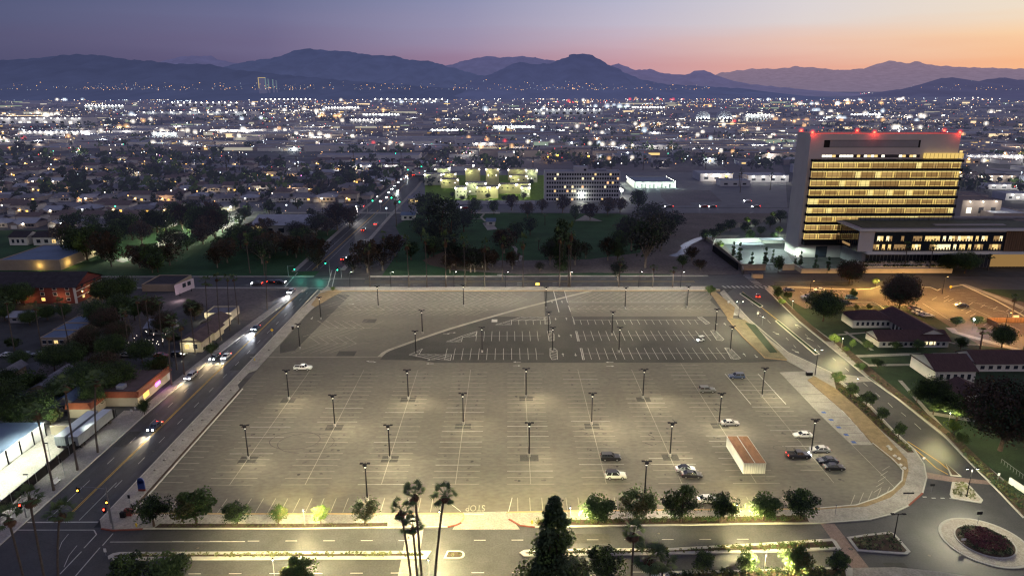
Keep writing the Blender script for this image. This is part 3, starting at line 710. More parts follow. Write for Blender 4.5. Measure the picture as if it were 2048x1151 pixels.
# ------------------------------------------------------------------ pavements, kerbs, medians, planting strips
def pavements():
    p = MB(); H_ = .15
    p.prism([(-83.9, 121.8), (LX-.9, 123), (LX-.9, 186), (-81.2, 189), (-81.2, 198), (-79.5, 200), (-79.5, 255), (-77, 290), (-81.5, 296), (-83.9, 255)], 0, H_, 'concrete')
    p.prism([(LX-.9, 123), (LX, 123), (LX, 186), (LX-.9, 186)], 0, .1, 'bed_soil')
    # north-side pavement of the lot
    yS = P(1000, 573.5)[1]; yE = P(1000, 580.5)[1]
    p.prism([(-77, yE-.6), (84, yE-.6), (94, yS-5), (90, yS), (-77, yS), (-80, yS-5)], 0, H_, 'concrete')
    # far side of the cross street
    yN = P(1000, 553)[1]
    p.prism([(-66, yN), (95, yN), (95, yN+1.8), (-66, yN+1.8)], 0, H_, 'concrete')
    p.prism([(-420, yN), (-92, yN), (-92, yN+1.8), (-420, yN+1.8)], 0, H_, 'concrete')
    p.prism([(-420, yS-2.2), (-96, yS-2.2), (-90, yS-8), (-88.5, yS-2), (-90, yS), (-420, yS)], 0, H_, 'concrete')
    # west pavement of the avenue
    west = [(-98.9, 60), (-98.9, 169), (-97.6, 205), (-95, 240), (-90.5, 289)]
    p.prism(west+[(x-3.2, y) for x, y in west[::-1]], 0, H_, 'concrete')
    p.prism([(-102.1, 60), (-102.1, 172), (-106, 172), (-106, 60)], -.1, .08, 'concrete')
    fl = PP((593,543),(734,415),(807,355),(856,308)); fr = PP((680,540),(786,422),(830,376),(885,310))
    p.prism(fl+[(x-2.4, y) for x, y in fl[::-1]], 0, H_, 'concrete'); p.prism(fr+[(x+2.4, y) for x, y in fr[::-1]], 0, H_, 'concrete')
    # south pavement of the lot, west half and east half with the big curve
    p.prism(PP((215,1030),(265,1027),(926,1027),(928,1035),(920,1046),(895,1052),(870,1055),(800,1056),(285,1057),(225,1060),(203,1057),(200,1040)), 0, H_, 'concrete')
    east = [(1013,1025),(1150,1022),(1540,1018),(1627,1020),(1733,1013),(1781,995),(1809,970),(1817,942),(1814,919),(1733,830),(1668,775),(1628,752),(1575,722),(1500,650),(1462,620),(1440,585),(1448,580)]
    outer = [(1500,640),(1540,680),(1575,704),(1661,744),(1694,772),(1738,808),(1788,862),(1828,898),(1848,928),(1853,955),(1845,986),(1817,1011),(1781,1028),(1739,1039),(1641,1046),(1540,1047),(1070,1054),(1040,1050),(1018,1038)]
    p.prism(PP(*(east+[(1455,588)]+outer)), 0, H_, 'concrete')
    p.prism(PP((1733,754),(1652,687),(1600,645),(1530,578),(1540,572),(1615,645),(1668,683),(1745,750)), 0, .1, 'concrete')
    p.prism(PP((560,424),(1000,424),(1000,427),(560,427)), -.05, .1, 'concrete')
    # bottom right forecourt
    p.prism(PP((1700,1136),(1790,1134),(1880,1143),(1950,1155),(2000,1180),(1700,1180)), 0, H_, 'concrete')
    struct('pavement', p)
    q = MB()      # concrete pads, mulch triangles, drive aprons
    q.prism(PP((1559,744),(1612,742),(1650,770),(1745,889),(1703,889),(1641,830)), .0, .045, 'concrete')
    for k in range(9):
        a, b = P(1571+k*16.5, 757+k*15.5), P(1628+k*14.0, 757+k*15.5)
        q.line(*a, *b, .14, .05, 'asphalt_new')
    for k in range(7): a = P(1660+k*14, 795+k*15); q.sheet([(a[0], a[1]), (a[0]+.5, a[1]), (a[0]+.5, a[1]+1.6), (a[0], a[1]+1.6)], .052, 'paint')
    for k in range(5): a = P(1645+k*15, 826+k*15); q.sheet([(a[0], a[1]), (a[0]+1.1, a[1]), (a[0]+1.1, a[1]+1.1), (a[0], a[1]+1.1)], .052, 'paint_blue')
    q.prism(PP((1628,752),(1668,775),(1733,830),(1814,919),(1817,942),(1809,970),(1781,995),(1733,1013),(1627,1020),(1627,1016),(1711,1011),(1753,997),(1784,981),(1803,961),(1806,941),(1784,919),(1747,889),(1690,825),(1615,760)), .0, .165, 'dirt_tan')
    q.prism(PP((1454,636),(1486,674),(1530,716),(1575,720),(1520,665),(1490,640)), 0, .17, 'grass_dry')
    q.prism(PP((1490,645),(1510,650),(1555,705),(1540,706)), 0, .175, 'grass')
    q.prism(PP((1655,744),(1735,754),(1745,762),(1690,765)), .0, .02, 'concrete')
    q.prism(PP((1463,650),(1458,640),(1420,585),(1432,584),(1470,615)), 0, .16, 'dirt_tan')
    q.prism(PP((640,586),(672,579),(684,583),(660,596),(630,614),(622,610)), 0, .17, 'dirt_tan')
    struct('verge', q)
    k = MB()     # kerb edges
    def kerb(pts, w=.25, z=.17, m='kerb', px=True): k.ribbon(PP(*pts) if px else pts, w, 0, z, m)
    kerb([(265,1027),(600,1028),(926,1027)], .5, .18, 'tan_kerb'); kerb([(1013,1025),(1150,1022),(1540,1018),(1627,1019)], .5, .18, 'tan_kerb')
    kerb([(285,1057),(600,1056.5),(895,1053)], .3); kerb([(920,1046),(928,1035),(926,1027)], .3, .18, 'tan_kerb')
    kerb([(203,1057),(225,1060.5),(286,1057.8)], .35, .18, 'kerb_red'); kerb([(895,1053.5),(912,1050),(922,1045)], .35, .18, 'kerb_red'); kerb([(1018,1038),(1040,1050.5),(1070,1054)], .35, .18, 'kerb_red')
    kerb([(1070,1054),(1540,1047),(1641,1046),(1739,1039),(1781,1028),(1817,1011)], .3)
    kerb([(1817,1011),(1845,986)], .32, .18, 'kerb_red'); kerb([(1845,986),(1853,955),(1848,928),(1828,898),(1788,862),(1738,808),(1694,772),(1661,744),(1575,704),(1500,640),(1452,590)], .3)
    kerb([(1530,576),(1600,645),(1652,687),(1733,754),(1800,801),(1887,871),(1923,908),(1982,967),(2048,1036)], .35, .2)
    k.ribbon([(LX, 123), (LX, 186)], .3, 0, .2, 'kerb'); k.ribbon([(-84.0, 122), (-84.0, 290)], .25, 0, .17, 'kerb'); k.ribbon(west, .3, 0, .18, 'kerb')
    kerb([(640,582),(1440,581)], .7, .2, 'tan_kerb')
    kerb([(1745,886),(1784,917),(1806,940),(1804,961),(1785,980),(1754,996),(1712,1010),(1640,1016)], .3, .2)
    kerb([(1454,637),(1486,674),(1530,716),(1574,720)], .3, .2, 'tan_kerb')
    # campus parking kerbs
    kerb([(1575,574),(1700,579),(1740,578),(1760,572)], .5, .2); kerb([(1828,575),(1860,574),(1875,581),(1880,578)], .4, .2); kerb([(1900,574),(1925,570),(1990,600),(2048,632),(2120,660)], .5, .2)
    kerb([(1690,604),(1745,604),(1760,612),(1800,640),(1870,678),(1920,690),(1965,690)], .5, .2)
    struct('kerb_edging', k)
    b = MB()    # planting beds in the pavements
    for pts in [[(310,1055.5),(600,1055.5),(775,1052.5),(775,1046),(600,1048),(320,1048)], [(1075,1051),(1300,1048.5),(1618,1043.5),(1610,1031),(1300,1038),(1075,1041)],
                [(1668,760),(1690,775),(1738,815),(1788,868),(1824,900),(1828,905),(1815,905),(1770,868),(1715,815),(1672,778)]]:
        b.prism(PP(*pts), 0, .19, 'bed_soil')
    b.prism(PP((1668,684),(1678,682),(1760,752),(1830,808),(1920,880),(2010,965),(1990,968),(1925,905),(1890,868),(1800,798),(1735,750)), -.02, .12, 'mulch')
    b.prism(PP((1990,968),(2010,962),(2120,1050),(2120,1110),(2052,1036)), -.02, .12, 'mulch')
    b.prism(PP((1540,588),(1555,590),(1640,665),(1665,684),(1650,682),(1600,642)), -.02, .13, 'mulch')
    struct('planting_bed', b)
    m = MB()     # medians and traffic islands
    def island(pts, soil='bed_soil', inset=.9, px=True):
        q_ = PP(*pts) if px else pts
        c = Vector((sum(a[0] for a in q_)/len(q_), sum(a[1] for a in q_)/len(q_)))
        m.prism(q_, 0, .17, 'kerb')
        n = len(q_); ins = []
        area = sum(q_[i][0]*q_[(i+1) % n][1]-q_[(i+1) % n][0]*q_[i][1] for i in range(n)); sg = 1 if area > 0 else -1
        for i in range(n):
            a, b_, c_ = Vector(q_[i-1]), Vector(q_[i]), Vector(q_[(i+1) % n])
            d1 = (b_-a).normalized(); d2 = (c_-b_).normalized(); n1 = Vector((-d1.y, d1.x)); n2 = Vector((-d2.y, d2.x)); nn = (n1+n2)
            nn = nn/max(.6, nn.length**2/2)
            ins.append(tuple(b_+nn*inset*sg))
        m.prism(ins, .17, .2, soil)
    xw = P(215, 1113)[0]; yt, yb = P(500, 1103)[1], P(500, 1119)[1]
    island([(xw, (yt+yb)/2), (xw+.5, yb+.4), (xw+1.6, yb), (-15.6, yb), (-14.8, yt), (xw+1.6, yt), (xw+.5, yt-.4)], px=False)
    ry = (yt-yb)/2; my = (yt+yb)/2
    island([(-12.3, yb), (-9.4, yb)]+[(-9.4+ry*.9*math.sin(a*math.pi/8), my-ry*math.cos(a*math.pi/8)) for a in range(1, 8)]+[(-9.4, yt), (-11.8, yt)], px=False, inset=.4)
    island([(1039,1105),(1048,1100),(1070,1098.5),(1343,1096),(1540,1085),(1664,1077),(1672,1082),(1683,1099),(1540,1104),(1343,1109),(1070,1113),(1048,1112)], inset=.8)
    island([(1693,1074),(1735,1068),(1780,1063.5),(1790,1068),(1821,1103),(1814,1109),(1714,1102)], inset=.6)
    island([(1904,964),(1934,965),(1966,1000),(1962,1006),(1903,997),(1899,988)], inset=.5, soil='cobble')
    island([(1891,926),(1923,953),(1901,951)], inset=.35)
    island([(1479,587),(1486,585),(1526,612),(1520,615)], inset=.25, soil='grass'); island([(1550,642),(1556,640),(1640,708),(1630,710)], inset=.45, soil='grass')
    m.prism(PP((1300,1150),(1340,1142),(1480,1140),(1690,1134),(1705,1136),(1705,1200),(1290,1200)), 0, .17, 'kerb')
    m.prism(PP((1340,1150),(1480,1144),(1690,1138),(1698,1200),(1330,1200)), .17, .2, 'bed_soil')
    struct('median', m)
    w = MB()
    w.sheet(PP((1641,1046.5),(1669,1046.5),(1739,1135),(1704,1135)), .014, 'brick_pave')
    w.sheet(PP((816,1060),(847,1057),(832,1160),(797,1160)), .014, 'concrete')
    w.sheet(PP((1851,943),(1905,953),(1984,961),(1982,968.5),(1930,964),(1905,963),(1853,955.5)), .014, 'brick_pave')
    w.ribbon(PP((816,1060),(797,1160)), .5, .018, .018, 'paint_worn')
    struct('crosswalk', w)
    return yt, yb
YT, YB = pavements()

def roundabout():
    top = P(1934, 1035)[1]; bot = P(2005, 1137)[1]; r = (top-bot)/2; cy = (top+bot)/2; cx = P(1866, 1062)[0]+r+.3
    m = MB(); C_ = lambda rr: [(cx+rr*math.cos(k/48*2*math.pi), cy+rr*math.sin(k/48*2*math.pi)) for k in range(48)]
    m.prism(C_(r), 0, .12, 'kerb'); m.prism(C_(r-.5), .12, .16, 'cobble'); m.prism(C_(r-2.6), .16, .3, 'kerb'); m.prism(C_(r-2.9), .3, .34, 'bed_soil')
    struct('roundabout', m)
    return cx, cy, r
RCX, RCY, RR = roundabout()

def markings():
    m = MB(); Z = .03
    def dash(x, y0, y1, on=3, off=7, w=.16, mm='paint'):
        y = y0
        while y < y1: m.line(x, y, x, min(y+on, y1), w, Z, mm); y += on+off
    for x in (-94.9, -87.6): dash(x, 134, 286)
    m.line(-91.6, 124, -91.2, 290, .15, Z, 'paint_yellow'); m.line(-91.25, 124, -90.85, 290, .15, Z, 'paint_yellow')
    m.line(-94.9, 122, -94.9, 134, .16, Z, 'paint'); m.line(-88.3, 122, -88.3, 136, .16, Z, 'paint')
    m.line(-98.5, 121.4, -84.1, 121.4, .35, Z, 'paint')
    for a, b in [((30,1059),(188,1059)),((188,1059),(193,1068)),((193,1068),(168,1095)),((163,1102),(120,1147)),((226,1066),(205,1090)),((200,1094),(150,1152)),((0,1084),(30,1059)),((220,1083),(490,1082))]:
        m.line(*P(*a), *P(*b), .22, Z, 'paint')
    m.ribbon(PP((118,1098),(124,1083),(137,1067)), .12, Z, Z, 'paint'); m.ribbon(PP((128,1133),(138,1110),(154,1090)), .12, Z, Z, 'paint')
    for y, xs in [(P(500,1081)[1], (-66, 48)), (P(500,1146)[1], (-66, 48))]:
        x = xs[0]
        while x < xs[1]:
            if not (-17 < x < -10.5) : m.line(x, y, x+2.3, y, .16, Z, 'paint')
            x += 7.4
    # far avenue
    for (a, b) in [((640,537),(762,420)),((612,540),(745,418))]:
        m.line(*P(*a), *P(*b), .2, Z, 'paint')
    for (a, b) in [((625,540),(757,420)),((765,412),(868,310))]:
        m.line(*P(*a), *P(*b), .3, Z, 'paint_yellow')
    yS, yN = P(1000,573.5)[1], P(1000,553)[1]
    for yy in (P(1000,562)[1], P(1000,564.4)[1]): m.line(-66, yy, 86, yy, .15, Z, 'paint_yellow')
    for k in range(24): m.line(-62+k*6.2, P(1000,557.5)[1], -59.5+k*6.2, P(1000,557.5)[1], .15, Z, 'paint'); m.line(-62+k*6.2, P(1000,569)[1], -59.5+k*6.2, P(1000,569)[1], .15, Z, 'paint')
    for yy in (286.5, 292):  # crossing bars at the avenue junction
        pass
    m.line(-89.5, 292.5, -81, 292.5, .4, Z, 'paint'); m.line(-87, 308.5, -67, 308.5, .4, Z, 'paint')
    m.line(*P(664,540), *P(655,574), .35, Z, 'paint'); m.line(*P(672,540), *P(664,574), .35, Z, 'paint')
    m.line(*P(595,545), *P(568,576), .35, Z, 'paint')
    for px in (1039, 1110):
        for dy in (565, 569): a, b = P(px-5, dy), P(px+5, dy); m.line(*a, *b, .5, Z+.004, 'paint')
    for k in range(11):   # zebra at the east junction
        a = P(1451+k*9, 575), P(1446+k*9+3, 572); x, y = P(1448+k*9.2, 573.5); m.sheet([(x,y-1.6),(x+.9,y-1.6),(x+.3,y+1.6),(x-.6,y+1.6)], Z, 'paint')
    for k in range(8): x, y = P(1494+k*3.2, 551+k*2.6); m.sheet([(x-1.6,y),(x+1.8,y),(x+1.8,y+.7),(x-1.6,y+.7)], Z, 'paint')
    # side road
    m.ribbon(PP((1661,764),(1700,797),(1760,842),(1815,885),(1850,915),(1872,935),(1896,948)), .28, Z, Z, 'paint_yellow'); m.ribbon(PP((1815,882),(1848,903),(1880,924),(1896,938)), .25, Z, Z, 'paint_yellow')
    m.ribbon(PP((1485,583),(1530,620),(1575,655)), .2, Z, Z, 'paint_yellow')
    for a, b in [((1727,765),(1735,772)),((1751,785),(1760,793)),((1776,805),(1785,814)),((1802,824),(1812,832)),((1829,846),(1842,858)),((1690,735),(1698,742)),((1665,715),(1672,721)),((1587,690),(1592,695)),((1572,675),(1577,680)),
                 ((1635,690),(1641,695)),((1610,668),(1616,673)),((1500,604),(1506,610)),((1515,620),(1521,626)),((1535,640),(1541,646)),((1590,650),(1597,656))]:
        m.line(*P(*a), *P(*b), .16, Z, 'paint')
    for px, py, s_ in [(1591,702,1),(1552,666,1),(1620,678,-1),(1596,651,-1),(1525,634,1)]:
        x, y = P(px, py); d = Vector((.30, -.95))*s_; n = Vector((-d.y, d.x)); c = Vector((x, y))
        m.line(*(c-d*1.8), *(c+d*.4), .3, Z+.005, 'paint'); m.face([(*(c+d*.4-n*.7), Z+.005), (*(c+d*1.9), Z+.005), (*(c+d*.4+n*.7), Z+.005)] if s_ > 0 else [(*(c+d*.4-n*.7), Z+.005), (*(c+d*1.9), Z+.005), (*(c+d*.4+n*.7), Z+.005)], 'paint')
    for k in range(4): x, y = P(1846+k*18, 995+k*1.2-abs(k-1)*1); m.sheet([(x,y),(x+.9,y),(x+.9,y+.35),(x,y+.35)], Z, 'paint')
    # campus parking bays
    for k in range(9):
        a = P(1905+k*26-0, 588+k*12); b = P(1928+k*26, 590+k*12-4)
    x0, y0 = P(1880, 598); 
    for k in range(9): m.line(x0+k*3.4-4, y0-1-k*2.6, x0+k*3.4+.5, y0+3-k*2.6, .15, .02, 'paint')
    m.line(*P(1845,606), *P(1900,640), .15, .02, 'paint'); m.line(*P(1920,606), *P(2040,660), .15, .02, 'paint'); m.line(*P(1935,600), *P(2060,640), .15, .02, 'paint')
    for k in range(14): x, y = P(1920+k*11, 580+k*5.2); m.line(x, y, x-4.2, y+.3, .12, .02, 'paint')
    for k in range(7): x, y = P(1600+k*14, 583); m.line(x, y, x, y-5, .12, .02, 'paint')
    for k in range(12): x, y = P(1898+k*9, 596+k*6); m.line(x-2.2, y, x+2.2, y+3.5, .16, .022, 'paint')
    for k in range(10): x, y = P(1700+k*12, 608); m.line(x, y, x, y-4.5, .12, .022, 'paint')
    struct('lane_markings', m)
markings()
# ------------------------------------------------------------------ lamp posts of the car park
def make_lot_lamp():
    t = thing('parking_lot_lamp', '', 'lamp post')
    b = MB(); b.tube([(0,0,0),(0,0,.75)], .32, 'pole_base', 12); part('concrete_base', b, t)
    b = MB(); b.tube([(0,0,.7),(0,0,8.9)], [.17, .12], 'metal_dark', 8); part('pole', b, t)
    b = MB(); b.box(-.75, .75, -.06, .06, 8.85, 8.97, 'metal_dark'); b.box(-.06, .06, -.7, .4, 8.9, 9.0, 'metal_dark'); part('cross_arm', b, t)
    for sx, sy in ((-1, 0), (1, 0), (0, -1)):
        b = MB(); c = (sx*.75, sy*.75, 8.98); b.box(c[0]-.34, c[0]+.34, c[1]-.25, c[1]+.25, 8.93, 9.08, 'metal_dark')
        h = part('lamp_head', b, t); b = MB(); b.face([(c[0]-.3, c[1]-.2, 8.925), (c[0]-.3, c[1]+.2, 8.925), (c[0]+.3, c[1]+.2, 8.925), (c[0]+.3, c[1]-.2, 8.925)], 'lamp_yellow'); part('lens', b, h)
    b = MB(); b.box(-.32, .32, -.2, .2, 8.2, 8.75, 'metal_dark'); cb = part('camera_box', b, t)
    b = MB(); b.tube([(0,0,7.98),(0,0,8.2)], .2, 'pole_glow', 8); part('painted_bright_spot', b, cb)  # emitting sleeve added to paint the bright spot below the head
    return t
LP = Proto(make_lot_lamp)
ROWS = [('row nearest the boulevard kerb', [(-30.4,128.7),(29.5,129.3)]),
        ('nearest full row on pale asphalt', [(-62.3,146.1),(-28.4,145.9),(5,146.9),(39,146.7),(73.8,148.2)]),
        ('middle row on pale asphalt', [(-45.6,162.5),(-11.9,163.4),(22,163.2),(55.7,163)]),
        ('farthest row on pale asphalt', [(-62.7,178.9),(-28.6,179),(5.1,179.8),(38.6,179),(73.1,179.8)]),
        ('front row on dark new asphalt', [(-30.6,211.5),(-8.8,215),(14.9,214.8),(37.3,214.7),(75.1,215.4)]),
        ('rear row on dark new asphalt', [(-31.1,233.3),(14.5,231.4),(37.4,231.3),(75.5,234.2)]),
        ('row at the far edge of car park', [(-52.8,264.8),(-18.2,265.9),(15.3,263.1),(47.2,262.2),(72.6,263.4)]),
        ('pair beside the west pavement', [(-71.1,218.6),(-72.2,249.8)])]
for rn, pts in ROWS:
    for i, (x, y) in enumerate(pts):
        LP.put((x, y, .02), 0, 1, 'black parking lamp, %s from left, %s' % (ORD[i], rn), 'parking lot lamp posts')
        new = 205 < y < 245
        point(x, y-.02, 7.68, 2850 if y < 205 else (1450 if new else 3000), (1, .87, .56), .24, even=True)
        if y < 205: spot(x+.5, y-.6, 7.9, x+rnd.uniform(1, 6), y-4, 0, rnd.uniform(3600, 6500), (1, .88, .56), 104, 1, .3)

def make_path_lamp():
    t = thing('boulevard_lamp', '', 'lamp post')
    b = MB(); b.tube([(0,0,0),(0,0,3.7)], .06, 'metal_grey', 8); part('pole', b, t)
    b = MB(); b.box(-.12, .12, -.16, .16, 3.65, 3.95, 'metal_dark'); h = part('lamp_head', b, t)
    b = MB(); b.tube([(0,-.02,3.5),(0,-.02,3.66)], .08, 'lamp_white', 8); part('lens', b, t)
    return t
BLp = Proto(make_path_lamp)
for px, py, d, gy in [(610,1051,'between two small trees west of the car park exit',1), (880,1053,'beside the car park exit on the rounded pavement end',1), (1140,1045,'right of the tall conifer by the kerb bed',1), (1471,1039,'between trees in the east kerb bed',1),
                (549,1152,'on the lower verge beside a tree near the photo edge',1), (858,1152,'on the lower verge beside the pale crosswalk',1), (1528,1142,'on the lower planted verge at the right',1),
                (1683,696,'on the verge in front of the tiled-roof building',0), (1524,651,'on the strip between pavement and side road',0), (1896,850,'by the bright bush on the campus verge',0), (1712,779,'on the kerb of the side road near the driveway',0), (1584,618,'on the campus verge by the small lit bushes',0)]:
    x, y = P(px, py, .15); BLp.put((x, y, .15), 0, 1, 'slim lamp '+d, 'boulevard lamps')
    point(x, y-.9*gy-(1-gy)*.5, 3.5, 800 if gy else 220, (1, .90, .42), .1); 
    point(x-(0 if gy else 1.5), y-2.0, 4.6, 3400 if gy else 900, (1, .86, .42), .2, even=True)

def tall_lamp(px, py, h, label, w=0, c=WHITE, heads=2, lens='lamp_white', group='tall street lamps', name='street_lamp', arm=1.1, ax='x'):
    x, y = P(px, py, .1); t = thing(name, label, 'lamp post', (x, y, .1), 0, group)
    b = MB(); b.tube([(0,0,0),(0,0,h)], [.12, .07], 'metal_dark', 8); part('pole', b, t)
    for s in ((-1, 1) if heads == 2 else (1,)):
        b = MB(); b.box(min(0, s*arm), max(0, s*arm), -.05, .05, h-.08, h+.02, 'metal_dark'); b.box(s*arm-.35, s*arm+.35, -.22, .22, h-.06, h+.1, 'metal_dark'); hd = part('lamp_arm', b, t)
        b = MB(); b.box(s*arm-.2, s*arm+.2, -.12, .12, h-.16, h-.07, lens); part('lens', b, hd)
    if w: point(x+(.2 if heads == 2 else arm), y-.3, h-.25, w, c, .2, even=True)
tall_lamp(1477,634,6.5,'tall black lamp post on pavement beside the car park entrance', 1900, (1,.9,.6)); tall_lamp(1630,750,8.5,'tall black lamp post beside the trash bin at driveway', 2600, (1,.92,.62))
tall_lamp(1788,1075,5.5,'dark lamp post standing in the planted splitter island', 0, lens='metal_dark'); tall_lamp(1933,993,7,'twin-headed lamp post lit in the triangular cobbled island', 2600, (1,.93,.62))
for i, (px, py) in enumerate([(700,574),(782,574),(908,574),(1011,574),(1138,574),(1277,574),(1361,574)]):
    tall_lamp(px, py, 7.2, 'slim pale-lit street lamp on far pavement of car park, %s from the left' % ORD[i], 1500, (1,.93,.75), 1, group='street lamps along the far pavement')
tall_lamp(1884,566+22,8,'amber street lamp in campus parking lot', 6000, (1,.52,.13), 1, 'lamp_warm', 'amber campus lamps'); tall_lamp(1770,600,6,'amber lamp post behind the large brown tree', 3800, (1,.52,.13), 1, 'lamp_warm', 'amber campus lamps')
tall_lamp(1620,583,5,'small amber lamp in parking strip behind round tree', 3200, (1,.55,.15), 1, 'lamp_warm', 'amber campus lamps'); tall_lamp(2010,655,6,'amber lamp post by the parking lot enclosure', 3200, (1,.5,.15), 1, 'lamp_warm', 'amber campus lamps'); tall_lamp(1750,575,3.5,'low amber lamp at the campus gate', 1800, (1,.6,.15), 1, 'lamp_warm', 'amber campus lamps')
for i, (px, py, h) in enumerate([(90,985,4.6),(157,954,4.6),(127,920,4.6)]):
    x, y = P(px, py); t = thing('yard_floodlight', 'thin yard floodlight pole behind the dark fence, %s from the left' % ORD[i], 'floodlight', (x-3, y, 0), 0, 'yard floodlights')
    b = MB(); b.tube([(0,0,0),(0,0,h)], .05, 'metal_grey', 6); part('pole', b, t); b = MB(); b.box(-.9, .1, -.12, .12, h-.05, h+.08, 'metal_dark'); part('lamp_arm', b, t)

# ------------------------------------------------------------------ vehicles
def make_car(kind, paint, lights=False, roof=None):
    t = thing({'pickup': 'pickup_truck', 'suv': 'parked_suv', 'van': 'van'}.get(kind, 'car'), '', {'pickup': 'pickup truck', 'suv': 'suv', 'van': 'van'}.get(kind, 'car'))
    P_ = {'sedan': dict(L=2.35, W=.9, low=[(-2.35,.35),(-2.38,.72),(-2.25,.92),(-1.55,1.0),(.95,.95),(1.9,.82),(2.28,.66),(2.35,.35)], gh=[(-1.75,.98),(-1.0,1.40),(.25,1.44),(1.1,.93)], top=(-1.0,.25,1.42)),
          'suv': dict(L=2.4, W=.97, low=[(-2.38,.42),(-2.4,.9),(-2.32,1.08),(.9,1.1),(1.95,1.02),(2.32,.85),(2.4,.42)], gh=[(-2.28,1.08),(-2.02,1.70),(.2,1.75),(.98,1.08)], top=(-2.0,.2,1.73)),
          'pickup': dict(L=2.75, W=.97, low=[(-2.75,.5),(-2.75,1.05),(1.05,1.1),(2.3,1.05),(2.7,.9),(2.75,.45)], gh=[(-.75,1.08),(-.6,1.70),(.55,1.74),(1.2,1.08)], top=(-.6,.55,1.72)),
          'van': dict(L=2.6, W=1.0, low=[(-2.6,.4),(-2.6,1.2),(1.5,1.2),(2.3,1.0),(2.6,.75),(2.6,.4)], gh=[(-2.55,1.18),(-2.45,2.0),(1.0,2.05),(1.7,1.15)], top=(-2.45,1.0,2.02))}[kind]
    W_ = P_['W']; low = P_['low']; zt = max(z for x, z in low)
    def loft(prof, w0, w1, z0, z1, m, mb):      # side profile, width shrinking with height
        n = len(prof); wf = lambda z: w0+(w1-w0)*max(0, min(1, (z-z0)/(z1-z0)))
        # widen mid-body, narrow nose/tail slightly
        lf = lambda x: 1-.07*abs(x/P_['L'])**6
        vs = [(x, -wf(z)*lf(x), z) for x, z in prof]+[(x, wf(z)*lf(x), z) for x, z in prof]
        mb.raw(vs, [tuple(range(n))[::-1], tuple(range(n, 2*n))], m)
        mb.raw(vs, [(i, (i+1) % n, n+(i+1) % n, n+i) for i in range(n)], m)
    b = MB(); mid = [(x, z) for x, z in low]
    loft(mid, W_, W_*.95, .5, zt, paint, b)
    b.box(-P_['L']+.15, P_['L']-.15, -W_+.06, W_-.06, .22, .4, 'rubber')
    if kind == 'pickup':
        b.box(-2.62, -.85, -.80, .80, 1.062, 1.085, 'rubber'); b.box(-2.7, -.8, -.93, -.8, 1.06, 1.18, paint); b.box(-2.7, -.8, .8, .93, 1.06, 1.18, paint); b.box(-2.78, -2.66, -.93, .93, 1.0, 1.18, paint)
    body = part('body', b, t)
    x0, x1, zr = P_['top']; g = P_['gh']
    b = MB(); loft(g, W_*.93, W_*.74, g[0][1], zr, 'glass_dark', b); part('windows', b, t)
    b = MB(); w = W_*.76; b.prism([(x0-.05,-w),(x1+.05,-w),(x1+.12,0),(x1+.05,w),(x0-.05,w)], zr-.03, zr+.05, roof or paint)
    for sx in (g[0], g[-1]):       # pillars
        tx = x0 if sx is g[0] else x1
        for s in (-1, 1): b.tube([(sx[0], s*W_*.92, sx[1]), (tx, s*W_*.75, zr)], .055, paint, 5)
    for s in (-1, 1): b.tube([((x0+x1)/2-.1, s*W_*.935, g[0][1]), ((x0+x1)/2, s*W_*.76, zr)], .05, paint, 5)
    part('roof', b, t)
    for sx in (-1, 1):
        for sy in (-1, 1):
            cx = sx*P_['L']*.60; rr = .33 if kind == 'sedan' else .38
            b = MB(); b.tube([(cx, sy*(W_-.18), rr), (cx, sy*(W_+.015), rr)], rr, 'rubber', 14); wh = part('wheel', b, t)
            b = MB(); b.tube([(cx, sy*(W_+.012), rr), (cx, sy*(W_+.03), rr)], rr*.6, 'rim', 10); part('rim', b, wh)
    zf = .68 if kind == 'sedan' else .85
    for s in (-1, 1):
        b = MB(); b.box(P_['L']-.14, P_['L']+.015, s*W_*.68-.2, s*W_*.68+.2, zf-.08, zf+.08, 'lamp_head' if lights else 'rim'); part('headlight', b, t)
        b = MB(); b.box(-P_['L']-.02, -P_['L']+.12, s*W_*.72-.17, s*W_*.72+.17, zf+.02, zf+.22, 'lamp_tail' if lights else 'car_red'); part('taillight', b, t)
        b = MB(); b.box(.75, .93, s*(W_+.02)-.1, s*(W_+.02)+.1, zt-.05, zt+.12, paint); part('mirror', b, t)
    return t
CARP = {}
def car(px, py, ang, kind, paint, label, lights=False, group=None, roof=None, z=0.01, beam=0, s=1, name=None, cat=None, dx=0, bc=(.92, .95, 1)):
    k = (kind, paint, lights, roof)
    if k not in CARP: CARP[k] = Proto(lambda: make_car(kind, paint, lights, roof))
    x, y = P(px, py, .6); x += dx
    o = CARP[k].put((x, y, z), R(ang), s, label); o['group'] = group or 'cars'
    if group is None: del o['group']
    if beam:
        c, sn = math.cos(R(ang)), math.sin(R(ang))
        for q in (-.6, .6): spot(x+c*2.6*s-sn*q, y+sn*2.6*s+c*q, .75, x+c*13-sn*q, y+sn*13+c*q, 0, beam*1.3, bc, 50, 1, .08)
    return o
LG = 'cars left in the lit car park'
car(606,735,0,'pickup','car_white','white pickup truck parked alone on the left part of the car park',group=LG)
car(1221,914,0,'suv','car_black','shiny black suv parked just behind the white suv',group=LG)
car(1231,950,0,'suv','car_white','white suv with black roof nearest the camera',group=LG,roof='car_black')
car(1371,937,0,'sedan','car_white','white fastback car parked against a black sedan',group=LG,roof='glass_dark')
car(1383,948,-3,'sedan','car_black','black sedan parked in front of the white fastback car',group=LG)
car(1414,779,0,'suv','car_grey','dark grey suv parked alone between two lamp posts',group=LG)
car(1473,752,180,'suv','car_blue','dark blue hatchback with raised tailgate at painted line',group=LG)
car(1460,845,0,'sedan','car_silver','silver sedan parked at the foot of a lamp post',group=LG)
car(1606,869,180,'sedan','car_white','white sedan parked left of the rightmost near lamp post',group=LG)
